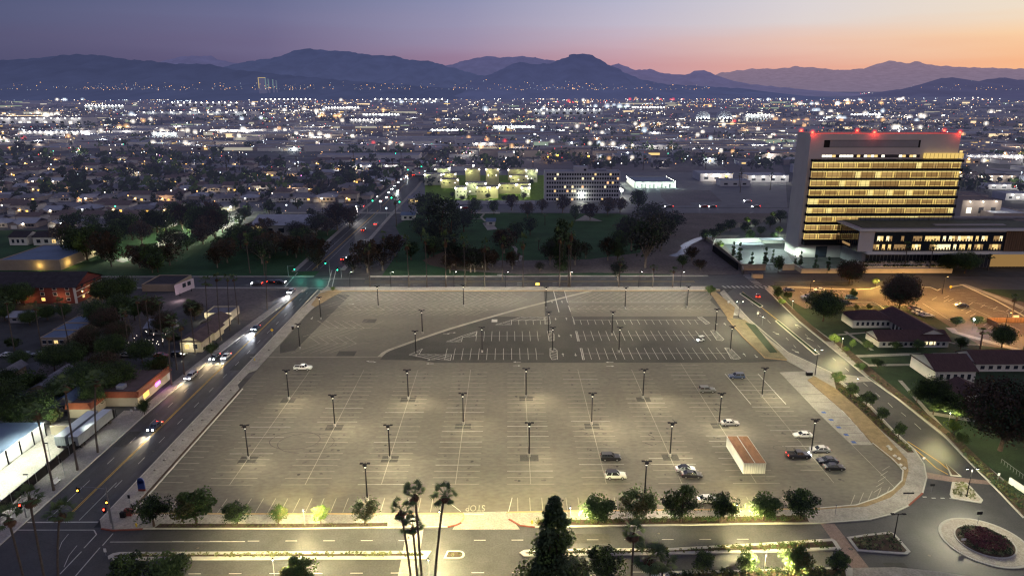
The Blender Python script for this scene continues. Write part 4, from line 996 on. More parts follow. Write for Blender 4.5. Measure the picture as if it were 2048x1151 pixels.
car(1640,898,180,'sedan','car_silver','silver sedan right of the lamp post, behind the dark pickup',group=LG)
car(1597,909,0,'pickup','car_navy','dark pickup truck with its lights on beside the containers',lights=True,group=LG,beam=2500)
car(1655,920,180,'sedan','car_navy','dark blue sedan just behind the nearest black sedan at right',group=LG)
car(1668,933,0,'sedan','car_black','black sedan nearest the camera in the right-hand cluster',group=LG)
car(1416,998,0,'sedan','car_white','white car half hidden behind a kerbside tree',group=LG)
# security cart
def cart():
    x, y = P(1401, 682); t = thing('security_cart', 'small white patrol cart with headlight on among dark stalls', 'cart', (x, y, .03), R(200))
    b = MB(); b.box(-1.2, 1.2, -.6, .6, .3, .75, 'car_white'); b.box(-.3, .2, -.55, .55, .75, 1.0, 'rubber'); part('body', b, t)
    b = MB(); b.box(-1.1, .75, -.62, .62, 1.85, 1.93, 'car_white'); 
    for sx in (-1.05, .7):
        for sy in (-.55, .55): b.tube([(sx, sy, .7), (sx, sy, 1.87)], .03, 'metal_dark', 5)
    part('canopy', b, t)
    for sx in (-.8, .85):
        for sy in (-.6, .6): b = MB(); b.tube([(sx, sy-.08, .25), (sx, sy+.08, .25)], .25, 'rubber', 10); part('wheel', b, t)
    b = MB(); b.box(1.18, 1.24, -.45, .45, .5, .66, 'lamp_head'); part('headlight', b, t)
    spot(x-1.3, y-.5, 1.0, x-9, y-3.3, 0, 3500, (.95, .97, 1), 34, .8, .06)
cart()
# traffic, at rest
TG = 'cars driving along the avenue'
car(310,852,-93,'sedan','car_navy','dark car with headlights on, nearest on the avenue',True,TG,beam=9000,bc=(1,.85,.62))
car(382,752,-93,'suv','car_silver','silver suv with headlights on beside the curved kerb',True,TG,beam=9000,bc=(1,.72,.38))
car(430,713,-93,'sedan','car_grey','grey car with headlights on, left of an oncoming pair',True,TG,beam=7000,bc=(1,.75,.42))
car(452,712,-93,'sedan','car_white','white car with headlights on, right of an oncoming pair',True,TG,beam=7000,bc=(1,.75,.42))
car(512,655,-93,'sedan','car_blue','blue car with headlights on lighting the empty lanes',True,TG,beam=12000)
car(582,583,-93,'suv','car_silver','silver suv with glaring headlights just past the junction',True,TG,beam=12000)
car(687,517,87,'sedan','car_grey','car with red taillights waiting behind the park trees',True,TG,beam=3000)
car(721,483,87,'sedan','car_grey','car with red taillights beside the brown trees on the avenue',True,TG,beam=3000)
car(727,459,87,'sedan','car_black','dark car with red taillights in the outer lane',True,TG,beam=3000)
car(752,448,87,'suv','car_grey','suv with bright taillights farthest of the four leaving',True,TG,beam=3000)
car(796,381,-93,'sedan','car_white','white car with headlights on beyond the second junction',True,TG,beam=9000)
car(814,352,-93,'sedan','car_white','car with glaring headlights by the third junction',True,TG,beam=9000)
car(828,350,87,'sedan','car_grey','car with red taillights by the third junction',True,TG,s=1.3)
car(774,394,-93,'sedan','car_grey','car with headlights on waiting at the second junction',True,TG)
for i,(px,py) in enumerate([(762,402),(779,384),(785,377),(790,371),(797,364),(803,358)]):
    car(px,py,-93,'sedan','car_grey','oncoming car in the queue on the far avenue, %s from the front' % ORD[i],True,'queue of cars on the far avenue')
CG = 'cars on the cross street'
car(514,566,180,'sedan','car_grey','car with red taillights leaving along the cross street',True,CG); car(545,563,0,'sedan','car_black','dark car waiting on the cross street left of the junction',True,CG); car(560,564,0,'suv','car_black','dark suv behind the junction signal on the cross street',True,CG)
car(720,413,180,'sedan','car_white','pale car crossing at the second junction, left of avenue',True,CG,s=1.2); car(930,416,180,'sedan','car_red','red car on the street beyond the park lawn',True,CG,s=1.3)
car(1338,413,180,'sedan','car_grey','car leftmost on the street by the bare lot',True,CG,s=1.3); car(1408,413,180,'sedan','car_red','red-lit car in the middle of street by bare lot',True,CG,s=1.3); car(1425,413,180,'sedan','car_grey','car just ahead of the red-lit one by bare lot',True,CG,s=1.2); car(1512,413,180,'sedan','car_grey','car near the tower on the street by bare lot',True,CG,s=1.2); car(1495,402,180,'sedan','car_white','pale car turning near the bare tree by the tower',True,CG,s=1.2)
car(1516,591,70,'sedan','car_red','red car with taillights on leaving by the side road',True)
KG = 'cars in the amber campus lot'
car(1578,579,0,'sedan','car_blue','dark blue car behind the bushy verge tree',group=KG); car(1639,579,180,'sedan','car_white','white car parked against the street fence',group=KG); car(1614,593,180,'suv','car_white','pale suv half hidden by the round dark tree',group=KG)
car(1703,595,0,'suv','car_teal','teal suv behind a small lit tree',group=KG); car(1692,604,0,'sedan','car_grey','grey car left of the big brown tree',group=KG)
car(1836,623,0,'sedan','car_white','white car, left of the row of three',group=KG); car(1845,627,0,'sedan','car_white','white car, middle of the row of three',group=KG); car(1855,630,0,'sedan','car_white','white car, right of the row of three',group=KG); car(1829,616,0,'sedan','car_grey','grey car partly under the big brown tree',group=KG)
car(1924,610,170,'sedan','car_navy','dark coupe parked alone in the amber lot',group=KG)
SG = 'cars parked on the dark side street'
car(16,709,0,'sedan','car_white','white car parked at the left photo edge',group=SG); car(57,708,0,'sedan','car_grey','grey car under the dark trees of the side street',group=SG); car(84,707,0,'sedan','car_silver','silver car third from the left on the side street',group=SG); car(254,709,0,'sedan','car_white','white car parked by the string-lit garden',group=SG)
car(322,710,0,'sedan','car_red','red car parked left of a dark one at the corner',group=SG); car(358,709,0,'suv','car_black','dark suv parked at the corner by the palms',group=SG)

# ------------------------------------------------------------------ containers, trailers
def container(name, label, x0, x1, y0, y1, h, wall, roof, group):
    t = thing(name, label, 'container' if 'cont' in name else 'trailer', ((x0+x1)/2, y0, .05), 0, group); w = (x1-x0)/2; L = y1-y0; lift = .0 if 'cont' in name else .9
    b = MB(); n = 26
    for s in (-1, 1):           # corrugated long sides
        for k in range(n):
            a, c = L*k/n, L*(k+.5)/n; e = L*(k+1)/n; o_ = .05
            xx = s*w; xi = s*(w-o_)
            pts = [(xx, a, xi, c), (xi, c, xx, e)]
            for (xa, ya, xb, yb) in pts: b.face([(xa, ya, lift), (xb, yb, lift), (xb, yb, h), (xa, ya, h)][::s], wall)
    b.face([(w, L, lift), (-w, L, lift), (-w, L, h), (w, L, h)], wall); b.face([(-w,0,lift),(w,0,lift),(w,0,h),(-w,0,h)], wall)
    part('body', b, t)
    b = MB(); b.box(-w, w, 0, L, h, h+.03, roof); 
    for s in (-1, 1): b.box(s*w-.035, s*w+.035, -.02, L+.02, h+.002, h+.05, wall)
    part('roof', b, t)
    for s in (-1, 1):
        b = MB(); b.box(min(.03*s, s*(w-.05)), max(.03*s, s*(w-.05)), -.07, -.01, lift+.15, h-.12, wall)
        for q in (.3, .7): b.tube([(s*w*q, -.1, lift+.1), (s*w*q, -.1, h-.1)], .03, 'metal_grey', 5)
        part('door', b, t)
    if lift:
        for yy in (.9, 2.0, L-1.5):
            for s in (-1, 1): b = MB(); b.tube([(s*(w-.3), yy, .5), (s*w, yy, .5)], .5, 'rubber', 12); part('wheel', b, t)
    return t
cy = P(1490, 947)[1]; xa = P(1485.5, 947)[0]
container('shipping_container', 'left of two white shipping containers with rusty roofs', xa, xa+2.5, cy, cy+12.6, 2.75, 'cont_white', 'cont_rust', 'white shipping containers side by side')
container('shipping_container', 'right of two white shipping containers with rusty roofs', xa+2.62, xa+5.12, cy, cy+12.6, 2.75, 'cont_white', 'cont_rust', 'white shipping containers side by side')
cy = P(125, 898)[1]
container('box_trailer', 'left of two grey box trailers in the floodlit yard', P(113,898)[0], P(134,898)[0], cy, cy+14, 3.4, 'trailer_wall', 'trailer_roof', 'box trailers in the yard')
container('box_trailer', 'right of two grey box trailers, beside the dark fence', P(140.5,898)[0], P(160,898)[0], cy, cy+15, 3.4, 'trailer_wall', 'trailer_roof', 'box trailers in the yard')

# ------------------------------------------------------------------ trees
def leaves(mb, c, rad, n, size, m, rg, squash=1):
    for _ in range(n):
        while True:
            d = Vector((rg.uniform(-1,1), rg.uniform(-1,1), rg.uniform(-1,1)))
            if d.length <= 1: break
        d = d.normalized()*(.55+.45*rg.random()) if rg.random() < .75 else d
        p = Vector(c)+Vector((d.x*rad[0], d.y*rad[1], d.z*rad[2]))
        a = Vector((rg.gauss(0,1), rg.gauss(0,1), rg.gauss(0,1))).normalized(); b = a.orthogonal().normalized()
        s1 = size*rg.uniform(.6, 1.3); s2 = s1*rg.uniform(.5, .9)
        mb.face([p-a*s1, p-b*s2, p+a*s1, p+b*s2], m)
def make_tree(name, h, r, m1, m2, n=26, per=42, leaf=.16, seed=1, trunk_h=.32, bark='bark', shape='round', airy=1.0, flat=.85):
    def f():
        rg = random.Random(seed); t = thing(name, '', 'tree')
        b = MB(); th = h*trunk_h; cz = th+(h-th)*.48; rz = (h-th)*.52
        b.tube([(0,0,0),(rg.uniform(-.1,.1)*r*.3,0,th*.6),(0,rg.uniform(-.1,.1),th*1.15)], [h*.03, h*.022, h*.018], bark, 7)
        cl = []
        for i in range(n):
            while True:
                d = Vector((rg.uniform(-1,1), rg.uniform(-1,1), rg.uniform(-1,1)))
                if .25 < d.length <= 1: break
            if shape == 'cone':
                q = rg.random()**1.25; a = rg.uniform(0, 6.28); rr = (1-q)**.8*r*.85*(.8+.3*math.sin(a*3+q*14)); p = Vector((math.cos(a)*rr*rg.uniform(.35,1), math.sin(a)*rr*rg.uniform(.35,1), th+(h-th)*q)); cr = r*(.14+.16*(1-q))*rg.uniform(.7, 1.3)
            elif shape == 'column':
                q = rg.random(); rr = r*.6*math.sin(math.pi*min(.95, q*.8+.15))**.5; a = rg.uniform(0, 6.28); p = Vector((math.cos(a)*rr, math.sin(a)*rr, th+(h-th)*q*.93)); cr = r*.42
            else:
                p = Vector((d.x*r*.76, d.y*r*.76, cz+d.z*rz*.78)); cr = r*rg.uniform(.17, .44)
            cl.append((p, cr))
        for p, cr in cl[:9]:
            b.tube([(0,0,th*.8),(p.x*.45, p.y*.45, (th+p.z)/2), tuple(p)], [h*.014, h*.009, h*.004], bark, 5, cap=False)
        part('trunk', b, t)
        b = MB()
        for p, cr in cl:
            leaves(b, p, (cr*1.1, cr*1.1, cr*flat), int(per*rg.uniform(.7, 1.3)), leaf, m1 if rg.random() < .62 else m2, rg)
        for _ in range(int(n*per*.10*airy)):     # stray sprigs break the outline
            p, cr = rg.choice(cl); d = Vector((rg.gauss(0,1), rg.gauss(0,1), rg.gauss(0,.8))).normalized(); leaves(b, p+d*cr*1.15, (leaf, leaf, leaf), 1, leaf*.9, m1, rg)
        part('crown', b, t); return t
    return Proto(f)
T_ = {
 'k1': make_tree('street_tree', 6.5, 3.4, 'leaf_green', 'leaf_olive', 27, 125, .19, 1, .26),
 'k2': make_tree('street_tree', 6.5, 3.4, 'leaf_green', 'leaf_dark', 26, 125, .19, 2, .26),
 'k3': make_tree('street_tree', 6.5, 3.2, 'leaf_dark', 'leaf_green', 27, 125, .18, 3, .28),
 'kb': make_tree('street_tree', 6.5, 3.2, 'leaf_bright', 'leaf_green', 26, 50, .20, 4, .28),
 'con': make_tree('conifer_tree', 21, 5.6, 'conifer_green', 'leaf_green', 135, 105, .25, 5, .05, shape='cone'),
 'big': make_tree('broadleaf_tree', 15, 8, 'leaf_brown', 'leaf_dark', 120, 95, .26, 6, .22, airy=1.5),
 'big2': make_tree('broadleaf_tree', 15, 8, 'leaf_dark', 'leaf_green', 110, 95, .26, 7, .22),
 'pd': make_tree('park_tree', 12, 6, 'leaf_dark_far', 'leaf_green_far', 34, 60, .34, 8, .2),
 'pb': make_tree('park_tree', 12, 6, 'leaf_brown_far', 'leaf_grey_far', 32, 60, .34, 9, .2, 'bark_pale'),
 'pg': make_tree('park_tree', 12, 6, 'leaf_grey_far', 'leaf_dark_far', 40, 40, .34, 10, .2, 'bark_pale', airy=2),
 'col': make_tree('tall_evergreen', 22, 4.2, 'leaf_dark_far', 'leaf_dark_far', 46, 50, .42, 11, .06, shape='column'),
 'cyp': make_tree('slender_conifer', 10, 2.6, 'conifer_green', 'leaf_dark', 30, 50, .26, 12, .05, shape='cone'),
 'far1': make_tree('neighbourhood_tree', 9, 4.6, 'leaf_dark_far', 'leaf_green_far', 16, 22, .55, 13, .15),
 'far2': make_tree('neighbourhood_tree', 8, 5, 'leaf_dark_far', 'leaf_grey_far', 16, 22, .6, 14, .12),
 'far3': make_tree('neighbourhood_tree', 12, 4, 'leaf_dark_far', 'leaf_dark_far', 18, 22, .6, 15, .1),
}
def tree(k, px, py, h, label, group=None, w=1, cat=None, z=0):
    x, y = P(px, py, z); base = {'k1':6.5,'k2':6.5,'k3':6.5,'kb':6.5,'con':21,'big':15,'big2':15,'pd':12,'pb':12,'pg':12,'col':22,'cyp':10,'far1':9,'far2':8,'far3':12}[k]
    s = h/base; o = T_[k].put((x, y, z-.02), rnd.uniform(0, 6.28), (s*w, s*w, s), label)
    if group: o['group'] = group
    elif 'group' in o: del o['group']
    return o
KT = 'trees along the car park kerb'
for k, px, py, h, w, d in [('k3',308,1051,6.8,1.15,'round dark street tree nearest the corner pavement'),('kb',367,1045,3.6,.9,'small bright green tree lit beside a larger one'),('k1',393,1046,7.3,1.05,'large olive-tipped street tree beside the small lit one'),
                     ('k3',475,1048,4.6,1.15,'small round dark tree, fourth along the west kerb'),('k1',557,1046,3.6,1,'smallest round tree on the west kerb'),('kb',642,1046,3.6,1.0,'bright yellow-green small tree by the street lamp'),('k1',730,1049,5.7,1,'tree with orange-green crown left of the palms'),
                     ('k2',1196,1046,6.3,1.05,'street tree right of the conifer with lit left side'),('k1',1272,1044,7.4,1.1,'tallest olive-topped tree behind the single palm'),('k2',1361,1044,7.5,1.05,'broad street tree right of the single palm'),
                     ('k3',1441,1043,6.6,1.0,'dark street tree hiding part of a white car'),('kb',1463,1040,4.0,.6,'small bright tree lit by the lamp beside the dark one'),('k2',1527,1040,6.1,1.05,'street tree with lit lower leaves, second from the right'),('k3',1601,1038,6.1,1.05,'rightmost street tree on the car park kerb')]:
    tree(k, px, py, h*1.08, d, KT, w*1.05, z=.18)
KB = 'trees along the lower verge'
for k, px, py, h, w, d in [('k3',268,1180,7.4,1.05,'dark tree cut by the photo edge below the median tip'),('k2',341,1178,7.6,1.1,'dark tree with lit twigs cut by bottom edge, left pair'),('k1',601,1172,6.0,1.1,'brown-green tree cut by bottom edge under the median'),
                     ('k3',1163,1165,5.8,.6,'narrow small tree right of the conifer base'),('k3',1210,1162,6.9,1.1,'dark round tree between conifer and single palm'),('k3',1404,1144,4.4,1.0,'small dark tree in the lower verge, first right of palm clump'),('k2',1490,1146,5,.95,'small tree left of the lower verge lamp'),
                     ('k1',1587,1150,5.9,1.05,'olive tree right of the lower verge lamp'),('k3',1673,1142,4.2,1.05,'small dark tree beside the brick crosswalk')]:
    tree(k, px, py, h, d, KB, w)
tree('con', 1106, 1192, 19.8, 'tall dark conifer cut by the bottom edge of the photo', None, 1.25)
SR = 'young trees along the side road'
for k, px, py, h, w, d in [('k1',1676,770,4.5,1,'young tree beside the brick driveway crossing'),('k2',1701,793,4.6,.95,'young tree second from driveway on the side road'),('k3',1732,812,4.4,1.2,'spreading young tree third along the side road'),('k3',1763,842,4,.9,'young tree fourth along the side road strip'),('k3',1796,876,4.4,.8,'young tree last in the side road strip')]:
    tree(k, px, py, h, d, SR, w, z=.15)
CT = 'campus trees'
for k, px, py, h, w, d in [('big2',1646,628+14,12.5,1.15,'large round dark tree in front of the campus lot'),('big',1797,622,15.5,.95,'large brown tree behind the tiled roof building'),('big',2000,900,19,1.0,'huge dark brown tree at the right photo edge'),('big2',1862,815,9.5,.95,'dark bushy tree left of the white gabled building'),('k3',1912,812+30,8,1.2,'dark tree right of the bushy one by the lawn'),
                     ('big2',2003,695,8.3,.9,'round dark tree at the far right of the campus'),('k3',1833,805,5.0,1,'small dark tree by the campus pavement, left'),('k3',1866,838-10,5.6,1,'small dark tree by the campus pavement, right'),('kb',1668,690,4.2,1,'yellow-green tree lit by the verge lamp'),('kb',1692,705,2.4,1,'small bright bush beside the verge lamp'),
                     ('kb',1905,868,4.2,1.0,'vivid yellow-green bush at the campus lamp'),('k3',1923,893,4.2,1,'dark shrub tree beside the vivid bush'),('k2',1555,598,5.5,.9,'verge tree beside the amber lot entrance'),('kb',1563,612,3.5,1,'bright small bush on the verge by the lot'),('k1',1574,600,4,1,'low tree right of the verge tree'),
                     ('k2',1706,597,4.6,.7,'small lit tree in the amber lot'),('k2',1750,570,3.6,.9,'small yellow-lit tree by the street fence'),('k2',1912,652,4,1.2,'grey-green small tree left in the lot island'),('k2',1953,651,4,1.25,'grey-green small tree right in the lot island'),('k3',1920,700,5,.9,'dark tree beside the white-lit walk'),
                     ('k2',1711,620,2.8,1,'left of two small shrubs behind the tile roof'),('k2',1737,620,2.8,1,'right of two small shrubs behind the tile roof'),('k3',1735,700,3.6,1,'small dark tree at the corner of the front wing'),('k2',1704,697,3.6,.6,'thin bare young tree on the lawn'),
                     ('k3',1790,700,3.5,1.3,'dark small tree before the front wing wall, left'),('k3',1835,700,3.8,1.3,'dark small tree before the front wing wall, right'),('k3',1850,695+20,2.2,2,'low dark shrub beside the front wing'),('k3',1755,735,3.2,1.5,'low dark tree on the middle campus lawn'),('k3',1720,742,3,1.3,'low dark tree on the middle campus lawn, left'),
                     ('big2',1895,545,9.5,1.15,'dark street tree beyond the campus gate, left trunk'),('big2',1930,546,11,1.15,'dark street tree beyond the campus gate, right trunk'),('big',1698,568,11.5,1.05,'brown tree in front of the low wing building'),('k1',1421,590,4.6,1.1,'bright bushy tree at the far car park corner'),('kb',666,583,2.4,1,'tiny green bush at the far left car park corner')]:
    tree(k, px, py, h, d, CT, w)
# park trees beyond the cross street
for k, px, py, h, w, d in [('pb',790,512,13,1,'leafy brown tree at the left end of the park lawn'),('pd',822,520,11,.9,'leafy dark tree beside the left street palms'),('pb',930,545,9,1,'low leafy tree behind the left street lamps'),('pd',1060,470,12,.9,'leafy dark tree right of the middle group'),('pg',1340,470,16,1.1,'pale leafy tree behind the eucalyptus group'),('pg',1300,455,18,1.2,'leafy eucalyptus at the rear of its group'),
        ('pb',1180,440,13,1,'leafy brown tree before the slab block entrance'),('pb',1250,475,12,1.1,'leafy brown tree at the lawn edge left of eucalyptus'),('pd',950,430,12,1,'leafy dark tree before the floodlit apartments, left'),('pb',1055,435,12,1,'leafy brown tree before the floodlit apartments, right'),('pg',1100,530,14,.8,'leafy grey tree beside the slim evergreen'),('pg',1150,530,15,.8,'leafy grey tree right of the slim evergreen'),
        ('pb',900,545,10,1.1,'leafy brown tree at the foot of the evergreens'),('pd',1235,520,10,1,'leafy dark tree left of the eucalyptus foot'),('pb',1400,540,6,1.2,'low leafy shrub tree by the dry field'),('pb',455,525,14,1.1,'leafy brown tree near the left street lamps'),('pb',340,530,12,1.3,'leafy brown tree before the bright lane'),('pd',520,500,13,1.1,'leafy dark tree before the hall wall'),('pd',610,500,14,1,'leafy dark tree right of the hall'),('pb',640,520,13,1,'leafy brown tree by the avenue pavement')]:
    tree(k, px, py, h, d, 'park trees', w)
for k, px, py, h, w, d in [('big2',225,720,9,1.1,'bushy tree over the garden with string lights'),('big',165,725,9,1.2,'bare bushy tree right of the row houses'),('big2',285,725,8,1.1,'bushy tree left of the white cars'),('big',330,668,9,1,'bare bushy tree right of the grey-roofed house'),('big2',20,620,11,1.1,'bushy tree at the left end of the townhouses'),('big2',215,610,12,1,'bushy tree at the right end of the townhouses'),('big2',250,600,11,1,'bushy tree behind the dark flat building'),('big',210,760,9,1.1,'bare bushy tree above the vacant lot'),('big2',170,780,9,1.1,'bushy tree above the cream fence'),
        ('big2',130,800,8,1.1,'bushy tree left of the workshop'),('big2',10,820,9,1.3,'bushy tree at left edge above the yard'),('big2',50,610,10,1,'bushy tree before the townhouse windows'),('big',390,640,8,.9,'bare bushy tree left of the corner shop'),('k3',350,690,5,1.3,'bushy small tree left of front cottage')]:
    tree(k, px, py, h, d, 'trees of the left block', w)
sl = MB()
for i in range(34):
    x, y = P(rnd.uniform(232, 340), rnd.uniform(672, 702)); sl.tube([(x, y, 2.4), (x, y, 2.55)], .07, 'far_white', 5)
    sl.box(x-.02, x+.02, y-.02, y+.02, 0, 2.4, 'metal_dark')
tag(sl.build('string_lights'), 'small string lights hung in the dark garden', 'lights', kind='stuff')
for k, px, py, h, w, d in [('col',880,500,30,1.35,'tall dense dark evergreen in the park, front of pair'),('col',902,485,26,1.25,'tall dense dark evergreen in the park, right of pair'),('pd',858,450,23,1.0,'broad dark tree behind the tall evergreens'),('col',1122,540,26,.85,'slim tall dark evergreen behind the street palms'),
        ('pb',735,545,18,.85,'reddish brown tree at the park corner by the avenue'),('pb',765,540,15,1.0,'reddish brown tree second from the park corner'),('pb',706,545,10,.9,'low reddish brown tree nearest the avenue'),('pd',1000,490,10,1.0,'dark round tree in the middle of the park, left'),('pd',1033,485,13,.9,'dark round tree in the middle of the park, right'),
        ('pd',1018,500,8,1,'low dark tree in the middle of the park'),('pb',965,535,11,.9,'brown tree by the dry stream bed'),('pb',985,535,9,1,'small brown tree by the dry stream bed'),('pb',860,515,8,1,'low brown tree left of the mulch bank'),('pd',838,465,10,.9,'dark tree behind the street palms, park left'),
        ('pb',1171,515,9,.9,'reddish brown tree on the right lawn'),('pg',1235,560,10,.9,'bare crowned tree at the street edge'),('pg',1290,535,29,.78,'largest grey-green eucalyptus right of the park'),('pg',1262,500,23,.8,'grey-green eucalyptus left of the largest'),('pg',1322,500,22,.75,'grey-green eucalyptus right of the largest'),('pd',1276,420,16,.9,'dark tree behind the eucalyptus group'),
        ('pd',988,428,11,.8,'dark tree at the far edge of the park, left'),('pb',1023,420,13,.9,'brown tree at the far edge of the park'),('pb',1084,425,11,.9,'brown tree before the slab apartment building'),('pb',1125,425,14,.8,'brown tree before the slab building, middle'),('pb',1215,430,14,1,'brown tree before the slab building, right'),('pd',1150,445,13,.6,'narrow dark tree on the far lawn'),('pb',1240,425,12,1,'brown tree right of the slab building'),
        ('pd',1365,545-10,7,1,'low dark shrub tree by the stream'),('pb',1383,520,8,1,'low brown shrub tree right of the stream'),('pg',1080,545,6,1,'small grey tree by the path crossing'),
        ('pb',675,460,19,1.0,'big brown tree left of the far avenue'),('pb',700,455,15,1.0,'brown tree beside the far avenue kerb'),('pb',655,470,12,1,'low brown tree left of the far avenue'),
        ('pd',590,472,10,1.4,'broad dark tree before the hall building'),('pd',490,440,9,1.3,'dark round tree right of the lit lot'),('pd',470,490,11,1,'dark tree before the hall building corner'),('pb',620,505,12,1,'brown tree on the left lawn, right end'),('pb',575,510,12,1.2,'brown tree on the left lawn, middle'),('pb',540,505,13,1.1,'brown tree on the left lawn, left of middle'),('pb',500,500,12,1.0,'brown tree on the left lawn near hall'),
        ('pb',280,535,13,1.3,'bushy brown tree before the lit car lane'),('pb',435,535,12,1.0,'brown tree on the left lawn near street'),('pb',305,545,9,1.1,'small brown tree before the lit car lane'),('pd',375,500,10,1.2,'dark round tree in front of the lit car lane'),
        ('pd',1556,545,9,.6,'dark conifer at the tower entrance, left')]:
    tree(k, px, py, h, d, 'park trees', w)
rg = random.Random(505); n_ = 0
while n_ < 46:
    px, py = (rg.uniform(150, 640), rg.uniform(462, 546)) if n_ < 30 else (rg.uniform(800, 1260), rg.uniform(430, 545))
    x, y = P(px, py)
    if x > -92 and n_ < 30: continue
    if n_ >= 30 and 940 < px < 1240 and 445 < py < 505: continue
    tree('pb' if rg.random() < .45 else ('pd' if rg.random() < .7 else 'pg'), px, py, rg.uniform(10, 16), 'leafy tree scattered over the %s' % ('lawn left of the avenue' if n_ < 30 else 'park lawn behind the far street'), 'scattered lawn trees', rg.uniform(.75, 1.1)); n_ += 1
rg = random.Random(5)
i = 0
for px, py, h in [(130,500,17),(150,515,18),(175,520,19),(195,505,17),(210,520,17),(228,505,16),(240,485,15),(265,480,17),(285,490,16),(300,470,17),(315,465,15),(332,470,16),(365,460,18),(380,455,17),(400,470,19),(415,465,18),(430,475,19),(445,465,16),(350,445,15),(390,440,15),(425,445,16),(140,470,14),(190,470,14),(230,460,14)]:
    tree('pd' if i % 4 else 'pb', px, py, h, 'tall dark tree in the belt beyond the cross street, %s from the left' % (ORD[i] if i < 20 else 'about %dth' % (i+1)), 'belt of dark trees left of the avenue', .85); i += 1
for i,(px, py, h) in enumerate([(1530,528,9),(1502,535,8),(1478,520,9.5),(1466,512,8),(1545,525,7),(1600,530,7.5),(1630,540,8),(1655,545,8),(1590,532,6)]):
    tree('cyp', px, py, h, 'dark slender conifer by the tower courtyard, %s in its row' % ORD[i], 'conifers by the tower courtyard')
for i,(px, py, h) in enumerate([(1440,470,8),(1410,480,7),(1460,462,8),(1490,465,7),(1540,455,8),(1560,445,9),(1520,470,6),(1500,480,6),(1548,480,5),(1510,455,6),(1425,478,7)]):
    tree('pd', px, py, h, 'dark tree in the thicket left of the tower, %s of them' % ORD[i], 'thicket left of the tower', 1.1)
for i,(px,py) in enumerate([(1440,498),(1494,448),(1546,437),(1500,475),(1558,468)]):
    x, y = P(px, py); T_['kb'].put((x, y, 0), 0, .75, 'small lamp-lit green tree near the tower courtyard, %s' % ['lowest left','upper left','highest','middle','nearest the wall'][i], 'lamp-lit trees near the tower'); point(x+.5, y-3, 2.2, 900, (.85, 1, .7), .2)
# dark trees of the left foreground block
for k, px, py, h, w, d in [('big2',195,655,11,.95,'dark tree mass behind the red townhouses'),('big2',245,640,11,.9,'dark tree right of the red townhouses'),('big2',270,640,9,.9,'dark tree beside the pink billboard'),('big2',110,742,9,1.0,'dark tree over the side street, left'),('big2',150,735,9,1,'dark tree over the side street, right'),('k3',60,790,8,1.2,'dark tree left of the lit shed'),
        ('big2',205,800,11,1.0,'dense olive tree beside the vacant lot, left'),('big2',240,785,10,1,'dense olive tree beside the vacant lot, right'),('k1',315,757,7.5,1.2,'olive tree on the vacant lot near the avenue'),('big2',190,820,8,.8,'olive tree behind the orange-roofed restaurant'),('big2',65,850,9.5,1.3,'long green tree mass left of the storage yard'),('big2',25,855,9,1.1,'green tree at the left photo edge by the yard'),('k1',102,850,5,1.2,'small green tree at the yard corner'),
        ('big',180,700,9,.9,'bare grey tree by the tan row houses'),('big',215,665,10,1,'bare grey tree left of the garden'),('big',240,690,9,1,'bare grey tree of the string-lit garden'),('big',305,640,10,.8,'bare grey tree behind the white cottages'),('k3',423,712,5,1,'small dark tree beside the front cottage'),('big2',40,735,6,1.2,'dark shrubs in the side street'),('big2',10,640,8,1,'dark tree at left photo edge below townhouses'),
        ('k3',30,700,5,1.1,'lamp-lit yellowish tree by the side street'),('big2',95,640,6,1.1,'dark hedge tree before the townhouses, left'),('big2',130,635,6,1.1,'dark hedge tree before the townhouses, right'),('big2',60,650,6,1.1,'dark hedge tree at the townhouse foot'),('big2',290,830,5,.7,'low dark shrub by the vacant lot fence'),('big2',20,780,7,1,'dark tree at left edge above the shed')]:
    tree(k, px, py, h, d, 'trees of the left block', w)

# ------------------------------------------------------------------ palms
def make_palm(h, r, seed, lean=(0, 0), skirt=1.0, far=False, th=.22):
    def f():
        rg = random.Random(seed); t = thing('fan_palm', '', 'palm tree'); sf = '_far' if far else ''
        b = MB(); pts = [(lean[0]*(k/6)**1.6, lean[1]*(k/6)**1.6, h*k/6) for k in range(7)]
        b.tube(pts, [th*1.5, th*1.1, th, th*.95, th*.9, th*.9, th*1.1], 'palm_trunk', 8); part('trunk', b, t)
        c = Vector(pts[-1])
        def frond(mb, az, el, L, m, droop, wd):
            d = Vector((math.cos(az)*math.cos(el), math.sin(az)*math.cos(el), math.sin(el))); side = Vector((-math.sin(az), math.cos(az), 0))
            p0 = c; p1 = c+d*L*.58; n_ = 9 if not far else 5
            mb.face([p0+side*.03, p0-side*.03, p1-side*.03, p1+side*.03], m)
            for k in range(n_):                      # fan of separate segments
                a = (k/(n_-1)-.5)*2.3; q = d*math.cos(a)+side*math.sin(a); e = p1+q*L*.52*(1-.15*abs(a)); e.z -= droop*L*(.5+.3*abs(a))
                w_ = side*math.cos(a)*wd-d*math.sin(a)*wd
                mid = (p1+e)/2; mb.face([p1, mid+w_, e, mid-w_], m)
        b = MB(); n = 26 if not far else 16
        for k in range(n): frond(b, k*2.4+rg.uniform(-.2,.2), rg.uniform(-.45, 1.2), r*rg.uniform(.95, 1.45), 'palm_green'+sf, rg.uniform(.05, .35), r*.05 if not far else r*.1)
        part('fronds', b, t)
        if skirt:
            b = MB()
            for k in range(int(17 if not far else 9)): frond(b, k*2.4, rg.uniform(-1.35, -.75), r*.85*skirt*rg.uniform(.7, 1.1), 'palm_dry'+sf, .15, r*.07 if not far else r*.13)
            part('dead_fronds', b, t)
        return t
    return f
def palm(bx, by, h, r, lean, label, group, seed=1, skirt=1, th=.2):
    o = make_palm(h, r, seed, lean, skirt, False, th)(); o.location = (bx, by, 0); o['label'] = label
    if group: o['group'] = group
